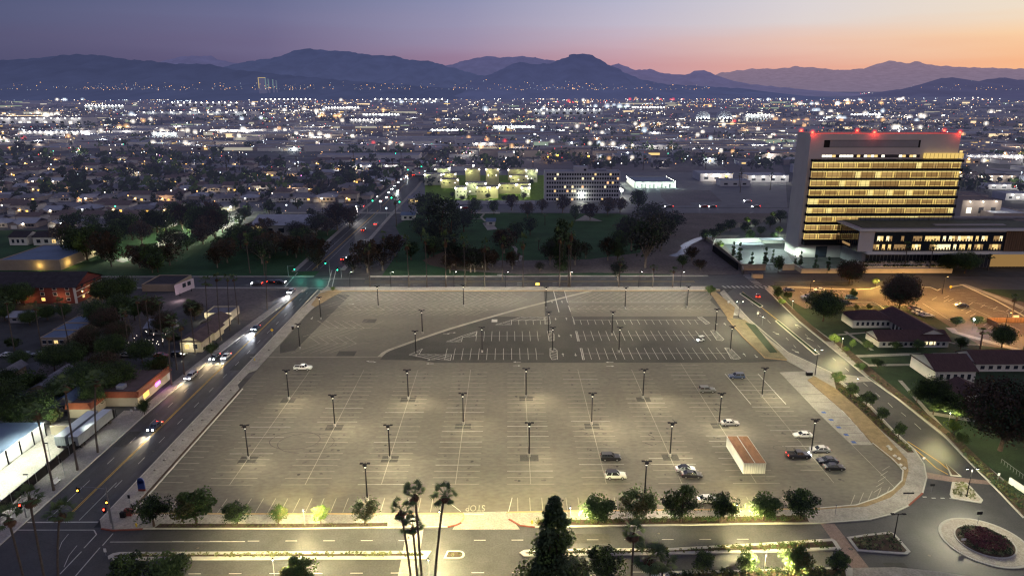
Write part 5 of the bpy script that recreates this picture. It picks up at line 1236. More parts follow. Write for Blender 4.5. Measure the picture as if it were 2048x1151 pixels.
def fg_palm(Y, tx, ty, b1, label, group, r=1.9, seed=1, skirt=1):     # crown pixel, trunk pixel at the frame edge
    X, Z = Q(tx, ty, Y); xb, zb = Q(b1, 1151, Y)
    zb = max(zb, 0); sl = (X-xb)/(Z-zb); bx = xb-sl*zb*.5
    palm(bx, Y, Z, r, (X-bx, 0), label, group, seed, skirt, .19)
FP = 'tall foreground fan palms'
fg_palm(96, 829, 985, 843, 'tallest of the four clustered foreground fan palms', FP, 1.75, 1); fg_palm(96, 889, 988, 871, 'foreground fan palm standing right of the cluster', FP, 1.8, 2); fg_palm(98, 801, 1018, 821, 'leftmost fan palm of the clustered foreground four', FP, 1.75, 3); fg_palm(99, 825, 1050, 834, 'lowest fan palm of the clustered foreground four', FP, 1.7, 4)
fg_palm(96, 58, 992, 88, 'tallest of three fan palms at bottom left', FP, 1.95, 5); fg_palm(97, 16, 1033, 46, 'fan palm at the left photo edge', FP, 1.9, 6); fg_palm(98, 120, 1022, 117, 'rightmost of three fan palms at bottom left', FP, 1.95, 7)
fg_palm(98, 1268, 1062, 1263, 'single fan palm with shaggy skirt in front of the boulevard', FP, 1.75, 8, 1.3)
fg_palm(98, 1300, 1112, 1300, 'bushy low palm clump right of the single fan palm', FP, 2.6, 9, .8); fg_palm(99, 1322, 1122, 1325, 'bushy low palm right of the palm clump', FP, 2.3, 10, .8)
SP = 'tall street palms left of the avenue'
for i,(bx_, by_, tx, ty, sk) in enumerate([(108,981,72,822,1),(155.6,940,129,768,1),(196,905,192,757,1),(343.5,770,338,668,1),(354,739,345,640,1),(369,749,362,650,1),(390.6,707,380,610,1),(420,690,411,562,.9),(442,680,433,555,.9),(460.6,661,455,556,.8),(478,648,467,556,.8),
                                    (33,722,12,600,1),(85,705,70,612,1),(138,690,120,605,1),(270,690,247,618,1),(285,680,273,600,1),(258,705,250,625,1),(325,690,318,600,1),(300,670,290,595,1),(535,620,532,520,.8)]):
    x, y = P(bx_, by_); X, Z = Q(tx, ty, y); make = make_palm(Z, 2.0 if i < 8 else 1.7, 20+i, (X-x, 0), sk, i > 3, .2 if i < 7 else .16)
    o = make(); o.location = (x, y, 0); o['label'] = 'tall thin street palm left of the avenue, number %s counting from the nearest' % (ORD[i]); o['group'] = SP
PK = 'palms along the far street'
FPm = Proto(make_palm(10, 1.9, 60, (.2, 0), .8, True, .22)); FPm2 = Proto(make_palm(10, 1.9, 61, (-.3, .2), 1.1, True, .25))
for i,(bx_, by_, tx, ty) in enumerate([(500,546,491,478),(529,551,525,508),(818,574,812,484),(854,574,849,476),(892,574,891,476),(930,574,928,482),(969,574,970,490),(1005,560,1007,485),(1046,574,1046,482),(1077,500,1077,480),(1119,574,1118,470),(1136,574,1137,484),(1140,574,1140,462),(1090,450,1090,430),
                                    (1237.5,574,1236,522),(1305,574,1306,535),(1345,574,1344,540),(740,574,738,500),(770,520,768,470),(838,430,838,395),(793,452,792,400),(1000,480,1000,462),(908,520,906,475),(1480,385,1480,343),(1540,380,1540,350),(1410,340,1411,326),(1478,372,1477,350),(938,425,938,390),(1808,540,1806,490),(1858,545,1858,492),(2048,700,2045,650)]):
    x, y = P(bx_, by_); X, Z = Q(tx, ty, y); (FPm if i % 2 else FPm2).put((x, y, 0), i*.7, (1, 1, 1) if False else (1.0, 1.0, Z/10), 'palm beyond the far street, number %d counting from the left park edge' % (i+1), PK)
for px, py, h in [(1724+236,697,6.5),(1976,540,7),(2022,640,9)]:
    x, y = P(px, py); FPm2.put((x, y, 0), 1, (1, 1, h/10), 'campus palm %s' % {1960:'beside the lit walk',1976:'with a shaggy crown beyond the gate',2022:'at the right photo edge'}[px], 'campus palms')

# ------------------------------------------------------------------ shrubs and planting (uncountable ground cover)
def hedge(name, polys, m1, m2, h, dens, leaf, label, clump=.5, z=.18):
    mb = MB(); rg = random.Random(len(label))
    for poly in polys:
        q = PP(*poly) if poly[0][0] > 200 or poly[0][1] > 400 else poly
        x0 = min(p[0] for p in q); x1 = max(p[0] for p in q); y0 = min(p[1] for p in q); y1 = max(p[1] for p in q)
        n = int((x1-x0)*(y1-y0)*dens*1.9)
        for _ in range(n):
            x, y = rg.uniform(x0, x1), rg.uniform(y0, y1); c_ = False
            for i in range(len(q)):
                a, b = q[i], q[i-1]
                if (a[1] > y) != (b[1] > y) and x < (b[0]-a[0])*(y-a[1])/(b[1]-a[1])+a[0]: c_ = not c_
            if c_: s_ = rg.uniform(.6, 1.2); leaves(mb, (x, y, z+h*.5*s_), (clump*s_, clump*s_, h*.62*s_), 12, leaf*1.15, m1 if rg.random() < .6 else m2, rg)
    o = mb.build(name); tag(o, label, 'shrubs', kind='stuff')
xw = P(225, 1112)[0]
hedge('median_grass', [[(xw+3, YB+.7), (-16.6, YB+.7), (-16.6, YT-.7), (xw+3, YT-.7)], [(-11.4, YB+.7), (-9, YB+.8), (-9, YT-.8), (-11.2, YT-.7)]], 'leaf_olive', 'leaf_sage', .45, 1.8, .13, 'tufted grasses in the long left median', .35, .2)
hedge('median_grass', [[(1060,1101),(1343,1099),(1540,1089),(1655,1081),(1668,1096),(1540,1101),(1343,1106),(1060,1110)]], 'leaf_olive', 'leaf_green', .45, 1.8, .13, 'tufted grasses in the right median', .35, .2)
hedge('kerb_hedge', [[(1075,1049),(1300,1046),(1618,1041),(1610,1033),(1300,1040),(1075,1043)]], 'leaf_olive', 'leaf_green', .7, 1.9, .15, 'low hedge under the kerb trees right of the conifer', .45)
hedge('kerb_ground_cover', [[(312,1054.5),(600,1054.5),(773,1051.5),(773,1047),(600,1049),(322,1049)]], 'leaf_olive', 'leaf_brown', .25, 1.2, .1, 'sparse low plants under the kerb trees at left', .3)
hedge('verge_hedge', [[(1670,762),(1688,775),(1738,818),(1788,870),(1826,903),(1815,903),(1770,866),(1715,813),(1674,778)]], 'leaf_olive', 'leaf_dark', .5, 1.4, .14, 'low hedge strip beside the side road trees', .4)
hedge('island_plants', [[(1700,1076),(1738,1071),(1782,1067),(1815,1103),(1717,1099)]], 'leaf_sage', 'leaf_dark', .5, 1.1, .13, 'rows of sage plants in the splitter island', .33, .2)
hedge('island_plants', [[(1908,967),(1932,968),(1960,1000),(1908,994)]], 'leaf_sage', 'leaf_olive', .55, .9, .15, 'pale lit shrubs in the small triangular island', .4, .2)
hedge('verge_plants', [[(1672,692),(1762,758),(1830,812),(1918,884),(2005,962),(1990,965),(1925,903),(1890,866),(1800,797),(1737,750)]], 'leaf_olive', 'leaf_dark', .45, .35, .16, 'scattered shrubs on the mulch verge of the side road', .5, .1)
hedge('verge_plants', [[(1925,905),(2010,966),(2060,1000),(2100,1060),(2052,1030),(1985,968),(1930,912)]], 'leaf_dark', 'leaf_olive', .6, 1.0, .18, 'dense shrubs beside the lower side road', .6, .1)
hedge('lower_hedge', [[(1340,1146),(1480,1141),(1690,1136),(1695,1165),(1330,1170)]], 'leaf_dark', 'leaf_olive', .7, 1.0, .18, 'dark shrubs of the lower verge at the bottom', .6, .2)
mbr = MB(); rg = random.Random(77)
for _ in range(330):
    a = rg.uniform(0, 6.28); rr = (RR-3.4)*math.sqrt(rg.random()); x, y = RCX+rr*math.cos(a), RCY+rr*math.sin(a)
    inner = rr < (RR-3.4)*.78; h_ = .9 if inner else .45
    leaves(mbr, (x, y, .34+h_*.5), (.6, .6, h_*.55), 14, .15, ('leaf_red' if rg.random() < .75 else 'leaf_brown') if inner else ('leaf_sage' if rg.random() < .4 else 'leaf_dark'), rg)
tag(mbr.build('roundabout_planting'), 'reddish ornamental grasses ringed by grey plants in the roundabout', 'planting', kind='stuff')

# ------------------------------------------------------------------ signals, signs, small furniture
def signal(px, py, hx, hz, label, lens, group, h=None, s=1.0, depth=0, facing=-1, extra=None):
    x, y = P(px, py, .1); X, Zz = Q(hx, hz, y+depth); t = thing('traffic_signal', label, 'traffic light', (x, y, .1), 0, group)
    H_ = max(5.2, Zz+.7)*1.0
    b = MB(); b.tube([(0,0,0),(0,0,H_)], [.14*s, .09*s], 'metal_grey', 8); part('pole', b, t)
    if abs(X-x) > 1.2: b = MB(); b.tube([(0,0,H_-.5),((X-x)*.5, depth*.5, H_-.1),(X-x, depth, H_-.05)], [.08*s,.06*s,.05*s], 'metal_grey', 6); part('mast_arm', b, t)
    for (ox, oy, oz, ln) in [(X-x, depth, Zz, lens)]+([(extra[0], 0, extra[1], extra[2])] if extra else []):
        b = MB(); w = .2*s; b.box(ox-w*1.3, ox+w*1.3, oy-.12, oy+.2, oz-.55*s, oz+.6*s, 'metal_dark'); hd = part('signal_head', b, t)
        b = MB(); dz = -.3*s if ln == 'lamp_green' else (.0 if ln == 'lamp_amber' else .3*s)
        b.tube([(ox, oy-.13, oz+dz), (ox, oy-.24, oz+dz)], .17*s, ln, 10); part('signal_lens', b, hd)
GS = 'traffic signals at the near corner'
signal(227,1058,156,980,'amber-lit signal on the mast arm over the near avenue','lamp_amber',GS, extra=(-1.1, 4.4, 'lamp_red')); signal(53,1034,41,1012,'signal pole at the far side of the near junction','lamp_red',GS); signal(222,1045,214,1004,'amber-lit signal standing at the near pavement corner','lamp_amber',GS)
GF = 'green traffic signals of the far junctions'
for px, py, hx, hz, d in [(577,552,589,537,'green signal left of the avenue at first junction'),(661,560,651,525,'green signal above the avenue at first junction'),(683,556,675,538,'green signal right of the avenue at first junction'),(735,425,745,400,'green signal left of the avenue at second junction'),(800,420,783,394,'green signal above the avenue at second junction'),(802,422,799,402,'green signal right of the avenue at second junction'),(808,358,816,338,'green signal left of the avenue at third junction'),(858,355,843,332,'green signal above the avenue at third junction'),(862,354,857,339,'green signal right of the avenue at third junction'),(786,322,791,306,'green signal farthest away beside the avenue')]:
    signal(px, py, hx, hz, d, 'lamp_green', GF, s=1.25 if py > 500 else 2.0)
for x_, y_, z_, w_ in [(*P(640,560),3.5,900),(*P(600,556),3.5,600)]: point(x_, y_, z_, w_*1.1, (.1, 1, .7), .2)
def small(name, label, cat, px, py, build, rz=0, group=None, z=.15):
    x, y = P(px, py, z); t = thing(name, label, cat, (x, y, z), rz, group)
    for nm, mb in build(): part(nm, mb, t)
    return t
def pole_sign(w, h, ph, mb_col, border=None):
    def f():
        a = MB(); a.tube([(0,0,0),(0,0,ph)], .05, 'metal_grey', 6); b = MB(); b.box(-w/2, w/2, -.05, 0, ph-h*.5, ph+h*.5, mb_col); out = [('post', a), ('sign_panel', b)]
        if border: c = MB(); c.box(-w/2-.06, w/2+.06, -.04, .01, ph-h*.5-.25, ph-h*.5, border); out.append(('sign_base', c))
        return out
    return f
small('monument_sign', 'blue pavement sign with arched top and red foot', 'sign', 277, 982, lambda: [('sign_panel', MB().prism([(0,0),(1.5,0),(1.5,.3),(0,.3)], .6, 2.6, 'sign_blue')), ('sign_base', MB().box(0, 1.5, -.02, .32, .1, .6, 'kerb_red')), ('sign_cap', MB().tube([(.75,0,2.6),(.75,.3,2.6)], .7, 'sign_blue', 16))])
small('utility_cabinet', 'dark green utility cabinet on the corner pavement, left', 'cabinet', 247, 1034, lambda: [('box', MB().box(-.5,.5,-.35,.35,0,1.3,'metal_dark')), ('plinth', MB().box(-.6,.6,-.45,.45,0,.12,'concrete'))]); small('utility_cabinet', 'brown utility cabinet on the corner pavement, right', 'cabinet', 258, 1030, lambda: [('box', MB().box(-.7,.7,-.4,.4,0,1.6,'wall_red')), ('plinth', MB().box(-.8,.8,-.5,.5,0,.12,'concrete'))])
small('pedestrian_signal', 'dark pedestrian signal post at the corner ramp', 'signal', 261, 1012, pole_sign(.5,.8,2.4,'metal_dark')); small('fire_hydrant', 'yellow fire hydrant on the west corner pavement', 'hydrant', 273, 1052, lambda: [('barrel', MB().tube([(0,0,0),(0,0,.7),(0,0,.85)], [.16,.15,.06], 'hydrant_yellow', 10)), ('outlet', MB().tube([(-.28,0,.45),(.28,0,.45)], .08, 'hydrant_yellow', 8))])
small('fire_hydrant', 'yellow fire hydrant left of the conifer on the rounded pavement', 'hydrant', 1064, 1046, lambda: [('barrel', MB().tube([(0,0,0),(0,0,.7),(0,0,.85)], [.16,.15,.06], 'hydrant_yellow', 10)), ('outlet', MB().tube([(-.28,0,.45),(.28,0,.45)], .08, 'hydrant_yellow', 8))])
small('bus_bench', 'pale bench on the west pavement by the yard fence', 'bench', 114, 966, lambda: [('seat', MB().box(-.3,.3,-1,1,.4,.5,'sign_white')), ('backrest', MB().box(-.35,-.27,-1,1,.5,1.1,'sign_white')), ('leg', MB().box(-.25,.25,-.8,-.7,0,.4,'concrete')), ('leg', MB().box(-.25,.25,.7,.8,0,.4,'concrete'))])
small('trash_bin', 'low dark bin beside the tall lamp at the driveway', 'bin', 1618, 750, lambda: [('box', MB().box(-.9,.9,-.5,.5,0,1.1,'metal_dark')), ('lid', MB().box(-.95,.95,-.55,.55,1.1,1.2,'metal_grey'))]); small('trash_bin', 'dark bin on the west pavement by the car park entrance', 'bin', 586, 658, lambda: [('box', MB().box(-.4,.4,-.4,.4,0,1.2,'metal_dark')), ('lid', MB().box(-.45,.45,-.45,.45,1.2,1.3,'metal_grey'))])
small('road_sign', 'yellow diamond warning sign on post in avenue', 'sign', 545, 671, lambda: [('post', MB().tube([(0,0,0),(0,0,2.2)], .05, 'metal_grey', 6)), ('sign_panel', MB().raw([(0,-.03,1.6),(.65,-.03,2.25),(0,-.03,2.9),(-.65,-.03,2.25)], [(0,1,2,3)], 'hydrant_yellow'))], z=.02)
for px, py, d, w, h, ph, m in [(1862,985,'dark speed table sign at the corner pavement',1,.5,2,'metal_dark'),(1814,1003,'dark wide sign on the curved pavement',2.3,.35,2.2,'metal_dark'),(1955,1046,'dark square sign at the roundabout edge',1.1,.7,2.5,'metal_dark'),(1925,1088,'pale small sign inside the roundabout planting',.9,.4,1.2,'sign_white'),(1670,1029,'thin post sign on the curved pavement',.2,.3,2.4,'metal_grey'),
                          (1457,609,'small white sign board at the car park entrance',.9,.7,1.2,'sign_white'),(1515,632,'small white sign by the side road kerb',.7,.8,1.3,'sign_white'),(212,1110,'small white sign on the median tip',.5,.8,1.2,'sign_white'),(1075,571,'yellow-lit sign by far pavement entrance',1.5,.8,.8,'lamp_yellow'),(1900,582,'yellow warning sign near the campus street',.9,.9,2,'hydrant_yellow'),(1995,960,'small pale sign at the campus kerb ramp',.5,.6,1.6,'sign_white'),(1846,925,'small pale sign at the outer bend kerb',.6,.5,1.3,'sign_white'),
                          (266,1030,'small dark post by the pavement corner',.3,.4,1.1,'metal_dark'),(510,724,'yellow marker post at the car park entrance kerb',.3,.8,1.0,'hydrant_yellow'),(264,828,'white cube lamp sign near the vacant lot fence',.6,.6,1.2,'sign_white'),(271,822,'second white marker near the vacant lot fence',.4,.5,1,'sign_white')]:
    small('road_sign', d, 'sign', px, py, pole_sign(w, h, ph, m), group='small signs')
for i in range(15):
    px = 345+i*19; py = 940-i*20
    if py < 700: break
    small('boulder', 'small pale boulder on the strip edging the west pavement, %s from near end' % ORD[i], 'boulder', px-35, py, lambda: [('stone', MB().tube([(0,0,0),(.1,0,.3),(0,.1,.45)], [.4,.35,.1], 'concrete', 7))], group='boulders along the west strip', z=.1)
for i,(px,py) in enumerate([(1776,893),(1780,898),(1789,912),(1797,917),(1800,930),(1808,936)]):
    small('boulder', 'pale boulder on the tan verge of the curve, %s from the top' % ORD[i], 'boulder', px, py, lambda: [('stone', MB().tube([(0,0,0),(.1,0,.3),(0,.1,.5)], [.5,.42,.12], 'kerb', 7))], group='boulders on the curved verge', z=.16)
# ------------------------------------------------------------------ buildings
def bldg(name, label, cat, px0, px1, pyb, pyt, depth, wall, roof, group=None, parapet=.5, Y=None):
    if Y is None: Y = P((px0+px1)/2, pyb)[1]
    x0, _ = Q(px0, pyb, Y); x1, _ = Q(px1, pyb, Y); z = Q((px0+px1)/2, pyt, Y)[1]
    t = thing(name, label, cat, ((x0+x1)/2, Y, 0), 0, group); w = (x1-x0)/2
    b = MB(); b.box(-w, w, 0, depth, -.1, z, wall); part('wall', b, t)
    b = MB(); b.box(-w+.3, w-.3, .3, depth-.3, z-.02, z+.05, roof)
    if parapet:
        for a in ((-w, w, 0, .3), (-w, w, depth-.3, depth), (-w, -w+.3, .3, depth-.3), (w-.3, w, .3, depth-.3)): b.box(*a, z, z+parapet, wall)
    part('roof', b, t)
    return t, w, z
def windows(t, x0, x1, z0, z1, n, y=-.04, m='win_warm', dark='window_dark', p=1., rg=rnd, name='window', gap=.35, frame=None):
    st = (x1-x0)/n
    for k in range(n):
        a = x0+st*k+st*gap/2; e = a+st*(1-gap); b = MB()
        b.box(a, e, y, y+.03, z0, z1, m if rg.random() < p else dark); w_ = part(name, b, t)
        if frame: b = MB(); b.box(a-.12, e+.12, y-.05, y-.01, z1, z1+.14, frame); b.box(a-.12, e+.12, y-.05, y-.01, z0-.14, z0, frame); part('frame', b, w_)

# --- the lit tower
def tower():
    Y = 350.0; t = thing('office_tower', 'tall concrete tower with rows of bright yellow windows and red roof lights', 'tower', (0, Y, 0))
    xl, zt = Q(1622, 272, Y); xr, _ = Q(1922, 272, Y); D = 16.5
    b = MB(); b.box(xl, xr, 0, D, -1, zt, 'tower_concrete'); part('wall', b, t)
    b = MB(); b.box(xl+.6, xr-.6, .6, D-.6, zt, zt+.06, 'roof_dark')
    b.box(xl, xr, 0, .5, zt+.001, zt+1.2, 'tower_concrete'); b.box(xl, xr, D-.5, D, zt+.001, zt+1.2, 'tower_concrete'); b.box(xl, xl+.5, .5, D-.5, zt+.001, zt+1.2, 'tower_concrete'); b.box(xr-.5, xr, .5, D-.5, zt+.001, zt+1.2, 'tower_concrete')
    part('roof', b, t)
    # louvred recess
    x0, z0 = Q(1647, 295, Y); x1, z1 = Q(1842, 280, Y)
    b = MB(); b.box(x0, x1, -.06, -.02, z0, z1, 'metal_dark'); b.box(x0+3, x1-1, -.12, -.07, z0+.2, z1-.2, 'wall_grey'); part('louvre', b, t)
    # top-floor strip of separate panes
    x0, z0 = Q(1643, 315, Y); x1, z1 = Q(1840, 309, Y)
    b = MB(); b.box(x0, x1, -.05, -.01, z0, z1, 'window_dark'); st = part('window_strip', b, t)
    rg = random.Random(3)
    for k in range(28):
        if rg.random() < .6:
            a = x0+(x1-x0)*k/28; b = MB(); b.box(a+.1, a+(x1-x0)/28-.1, -.09, -.06, z0+.15, z1-.15, rg.choice(['win_warm', 'win_bright', 'win_white'])); part('pane', b, st)
    x0, z0 = Q(1846, 316, Y); x1, z1 = Q(1921, 306, Y)
    b = MB(); b.box(x0, x1+.4, -2.2, 0, z0, z1, 'tower_room'); [b.box(x0+k*(x1-x0)/9-.06, x0+k*(x1-x0)/9+.06, -2.3, -2.21, z0, z1, 'metal_dark') for k in range(10)]; c = part('corner_window', b, t)
    # projecting glazed bay: floors of light and dark spandrels
    rows = [(324,337),(342,356),(360,373),(379,391.6),(397,409),(415,426.6),(432,444),(449,461),(466.6,479)]
    yb = -3.2
    X0, ZB = Q(1609, 484, Y+yb); X1, ZT = Q(1928, 319, Y+yb); X0 = Q(1626, 330, Y+yb)[0]*.5+X0*.5
    b = MB(); zz = [ZB]
    b.box(X0+.3, X1-.3, yb+1.6, -.01, ZB, ZT, 'wall_cream'); part('bay_core', b, t, label='glowing cream interior walls behind the glass')
    for i, (a, e) in enumerate(rows):
        zt_, zb_ = Q(1780, a, Y+yb)[1], Q(1780, e, Y+yb)[1]
        nxt = Q(1780, rows[i-1][1], Y+yb)[1] if i else ZT
        b = MB(); b.box(X0-.1, X1+.1, yb-.35, -.02, zt_, nxt, 'metal_dark'); b.box(X0-.1, X1+.1, yb-.4, yb-.36, zt_+.2, nxt-.4, 'glass_dark'); part('spandrel', b, t)
        b = MB(); n = 30                          # curtain wall: interior panels with bright slots between rooms
        k = 0
        while k < n:
            q = rg.random(); w_ = 1 if q < .22 else 3; m = 'tower_slot' if w_ == 1 else ('tower_room' if q < .74 else ('tower_room_dim' if q < .93 else 'tower_room_deep'))
            a0 = X0+(X1-X0)*k/n; a1 = min(X1, X0+(X1-X0)*(k+w_)/n)
            b.box(a0+.02, a1-.02, yb+1.4, yb+1.5, zb_, zt_, m); 
            b.box(a0+.02, a1-.02, yb+1.3, yb+1.39, zt_-.55, zt_-.1, 'tower_slot')
            if w_ == 3: b.box(a0+.6, a1-rg.uniform(.6, 1.6), yb+1.3, yb+1.38, zb_+.3, zt_-.8, 'tower_room_dim' if q < .5 else 'tower_room_deep'); b.box(a1-.5, a1-.2, yb+1.25, yb+1.29, zb_+.1, zt_-.6, 'wood_panel')
            k += w_
        wn = part('window_band', b, t)
        b = MB()
        for k in range(n+1):
            xx = X0+(X1-X0)*k/n; b.box(xx-.05, xx+.05, yb-.05, yb+.05, zb_, zt_, 'metal_dark')
        b.box(X0, X1, yb-.03, yb+.03, zb_+(zt_-zb_)*.28, zb_+(zt_-zb_)*.28+.08, 'metal_dark'); part('mullion', b, wn)
    b = MB(); b.box(X0-.1, X1+.1, yb-.35, -.02, ZB-1.6, Q(1780, 479, Y+yb)[1], 'metal_dark'); part('spandrel', b, t)
    for px, py in [(1602,269),(1625,271),(1714,267),(1749,271),(1888,267),(1920,271)]:
        x, z = Q(px, py-2, Y if py > 269 else Y+D-1); b = MB(); b.tube([(x,.3 if py > 269 else D-1,zt),(x,.3 if py > 269 else D-1,zt+2.1)], .08, 'metal_dark', 5); q = part('obstruction_light', b, t)
        b = MB(); b.tube([(x,.3 if py > 269 else D-1,zt+1.4),(x,.3 if py > 269 else D-1,zt+2.2)], .45, 'lamp_red', 10); part('lamp_glass', b, q)
        point(x, Y-1.6 if py > 269 else Y+D-1, zt+2.0, 900, REDC, .3); b = MB(); ball(b, x, .3 if py > 269 else D-1, zt+1.9, 1.9, 'halo_red'); part('painted_glow', b, q)  # red glow round the lamp painted with an emitting ball
    b = MB(); b.box(xl+1, xr-1, .1, .22, zt+1.22, zt+1.38, 'lamp_redline'); part('light_strip', b, t)
    # ground floor and entry
    x0, z0 = Q(1612, 560, Y); b = MB(); b.box(X0+8, X0+14, -.1, -.02, 0, 6, 'window_dark'); part('entrance', b, t)
glow('lamp_redline', REDC, 1.6); glow('tower_room', (1, .68, .20), .86); glow('tower_room_dim', (.9, .56, .2), .5); glow('tower_room_deep', (.8, .46, .16), .36); glow('tower_slot', (1, .80, .30), 1.0)
tower()
for i in range(6):
    x, y = P(1571+i*4.6, 500+i*3.1); t = thing('path_light', 'small white bollard light beside the tower, %s in its line' % ORD[i], 'light', (x, y, 0), 0, 'bollard lights beside the tower')
    b = MB(); b.tube([(0,0,0),(0,0,1.1)], .12, 'metal_grey', 6); part('post', b, t); b = MB(); b.tube([(0,0,1.1),(0,0,1.6)], .3, 'lamp_white', 8); part('lens', b, t)
for px, py, w in [(1520,500,1500),(1470,488,1300),(1560,485,1500),(1500,512,800),(1590,520,1200)]: x, y = P(px, py); point(x, y, 6, w, (.75, 1, .85), .3, even=True)
# --- low glazed wing
def wing():
    Y = 325.0; x0, zt = Q(1721, 461, Y); x1 = 262; D = 33
    t = thing('glazed_wing', 'low modern wing with white band, green roof and two rows of lit windows', 'office building', (0, Y, 0))
    zb = Q(1721, 503, Y)[1]; xl0 = x0
    b = MB(); b.box(xl0, x1, .05, D, zb, zt, 'tower_concrete'); b.box(xl0+4, x1, 3, D-2, -1, zb, 'wall_grey'); part('wall', b, t)
    b = MB(); b.box(xl0-1.2, x1, -1.4, D+1, zt, zt+.9, 'trim_white', 'wall_grey'); b.box(xl0+2, x1-1, 2, D-2, zt+.9, zt+1.15, 'roof_green'); b.box(xl0+40, xl0+75, 6, 8.5, zt+1.16, zt+1.6, 'wall_grey'); b.box(xl0+10, xl0+100, 22, 26, zt+1.16, zt+2.2, 'roof_grey'); part('roof', b, t)
    b = MB(); b.box(xl0-.06, xl0-.02, .6, D-.4, zb, zt-.3, 'glass_dark'); g = part('side_glazing', b, t)
    b = MB()
    for k in range(17): b.box(xl0-.14, xl0-.07, 1+k*2-.06, 1+k*2+.06, zb, zt-.3, 'wood_panel')
    part('mullion', b, g)
    b = MB(); b.box(xl0-.11, xl0-.08, 8, 16, zb+1, zb+2.2, 'win_dim'); b.box(xl0-.11, xl0-.08, 20, 24, zb+4, zb+5, 'win_dim'); part('pane', b, g)
    rg = random.Random(8); xa = Q(1748, 480, Y)[0]; xb = Q(2010, 480, Y)[0]
    b = MB(); b.box(xa, xb, -.04, 0, zb+.2, zt-.8, 'glass_dark'); part('curtain_wall', b, t)
    for (pt, pb) in ((472, 482), (488.5, 499)):
        z1, z0 = Q(1850, pt, Y)[1], Q(1850, pb, Y)[1]; n = 44
        for k in range(n):
            q = rg.random(); 
            if pt < 480 and 4 < k < 13: q *= .4
            if q > .25:
                a = xa+(xb-xa)*k/n; b = MB(); b.box(a+.06, a+(xb-xa)/n-.06, -.1, -.05, z0, z1, 'win_bright' if q > .8 else ('win_warm' if q > .45 else 'win_dim')); w_ = part('window', b, t)
                b = MB(); b.box(a+.2, a+(xb-xa)/n-.5, -.14, -.11, z0, z0+(z1-z0)*rg.uniform(.2, .55), 'wood_panel'); part('blind', b, w_)
    b = MB(); b.box(xb, x1, -.3, 0, zb+.2, zt-.3, 'wood_panel')
    for k in range(20): b.box(xb+k*1.1, xb+k*1.1+.25, -.5, -.31, zb+.2, zt-.3, 'wood_panel')
    part('timber_screen', b, t)
    x2 = Q(1728, 520, Y)[0]; b = MB(); b.box(x2, x1, -2.5, 3, zb-.9, zb, 'trim_white'); part('canopy', b, t)
    b = MB(); b.box(x2+2, x1, 2.8, 2.98, 0, zb-.92, 'window_dark')
    for k in range(60): b.box(x2+2+k*1.8, x2+2.12+k*1.8, 2.7, 2.79, 0, zb-.92, 'metal_grey')
    part('ground_floor_glazing', b, t)
    b = MB(); b.box(Q(1990, 515, Y)[0], x1, 2.4, 2.6, .5, zb-1.4, 'tower_room_deep'); part('lobby_window', b, t)
wing()
def planter_wall():
    Y = P(1700, 546)[1]; x0 = Q(1603, 540, Y)[0]; x1 = Q(1905, 540, Y)[0]
    t = thing('garden_wall', 'long pale garden wall with hedge terraces in front of wing', 'wall', (0, Y, 0)); 
    b = MB(); b.box(x0, x1, 0, .5, 0, 2.3, 'wall_cream'); b.box(x0, x0+.5, .5, 11, 0, 2.3, 'wall_cream'); part('wall', b, t)
    b = MB(); b.box(x0+25, x1, 4, 4.5, 0, 3, 'trim_white'); b.box(x0+25, x1, 7.5, 8, 0, 4, 'trim_white'); part('terrace_wall', b, t)
    mb = MB(); rg = random.Random(4)
    for k in range(150):
        yy = 3.3 if k % 2 else 6.8; leaves(mb, (x0+26+rg.random()*(x1-x0-26), yy, 3.0 if k % 2 else 3.9), (.9, .6, .7), 14, .3, 'leaf_dark', rg)
    o = part('hedge', mb, t); o['kind'] = 'stuff'
    Y2 = P(1520, 540)[1]; t = thing('garden_wall', 'pale wall with open metal gate left of the tower entrance', 'wall', (0, Y2, 0))
    a, c = Q(1484, 530, Y2)[0], Q(1590, 530, Y2)[0]; g0, g1 = Q(1532, 530, Y2)[0], Q(1566, 530, Y2)[0]
    b = MB(); b.box(a, g0, 0, .4, 0, 3, 'wall_tan'); b.box(g1, c, 0, .4, 0, 3, 'wall_cream'); part('wall', b, t)
    b = MB()
    for k in range(14): b.tube([(g0+(g1-g0)*k/13, .2, 0), (g0+(g1-g0)*k/13, .2, 2.8)], .06, 'metal_dark', 4)
    b.box(g0, g1, .15, .25, 2.7, 2.85, 'metal_dark'); part('gate', b, t)
    pts = [P(1405, 475), P(1440, 500), P(1484, 538), P(1486, 548)]
    t = thing('long_wall', 'thin pale boundary wall running back beside the stream field', 'wall', (0,0,0)); b = MB(); b.ribbon(pts, .6, 0, 2.2, 'wall_tan'); part('wall', b, t)
    t = thing('court_wall', 'high white wall enclosing the lit court left of tower', 'wall', (0,0,0)); b = MB(); b.ribbon([P(1425,500), P(1430,488), P(1572,486)], .4, 0, 3.2, 'wall_white'); b.ribbon([P(1425,502), P(1475,540)], .3, 0, 3.5, 'metal_dark'); part('wall', b, t)
    for i, (px, py, w) in enumerate([(1500,500,16),(1545,490,13)]):
        x, y = P(px, py); t = thing('court_shelter', 'small flat canopy shelter inside the lit court, %s' % ['left', 'right'][i], 'shelter', (x, y, 0)); b = MB(); b.box(-w/2, w/2, 0, 6, 2.8, 3.1, 'roof_pale'); part('canopy', b, t)
        b = MB(); [b.tube([(sx, sy, 0), (sx, sy, 2.8)], .12, 'metal_grey', 5) for sx in (-w/2+.5, w/2-.5) for sy in (.5, 5.5)]; part('post', b, t)
    x, y = P(1512, 556); bldg('pay_kiosk', 'tiny wooden kiosk by the junction in front of gate', 'kiosk', 1505, 1526, 556, 548, 2, 'wall_tan', 'roof_dark', parapet=0)
planter_wall()
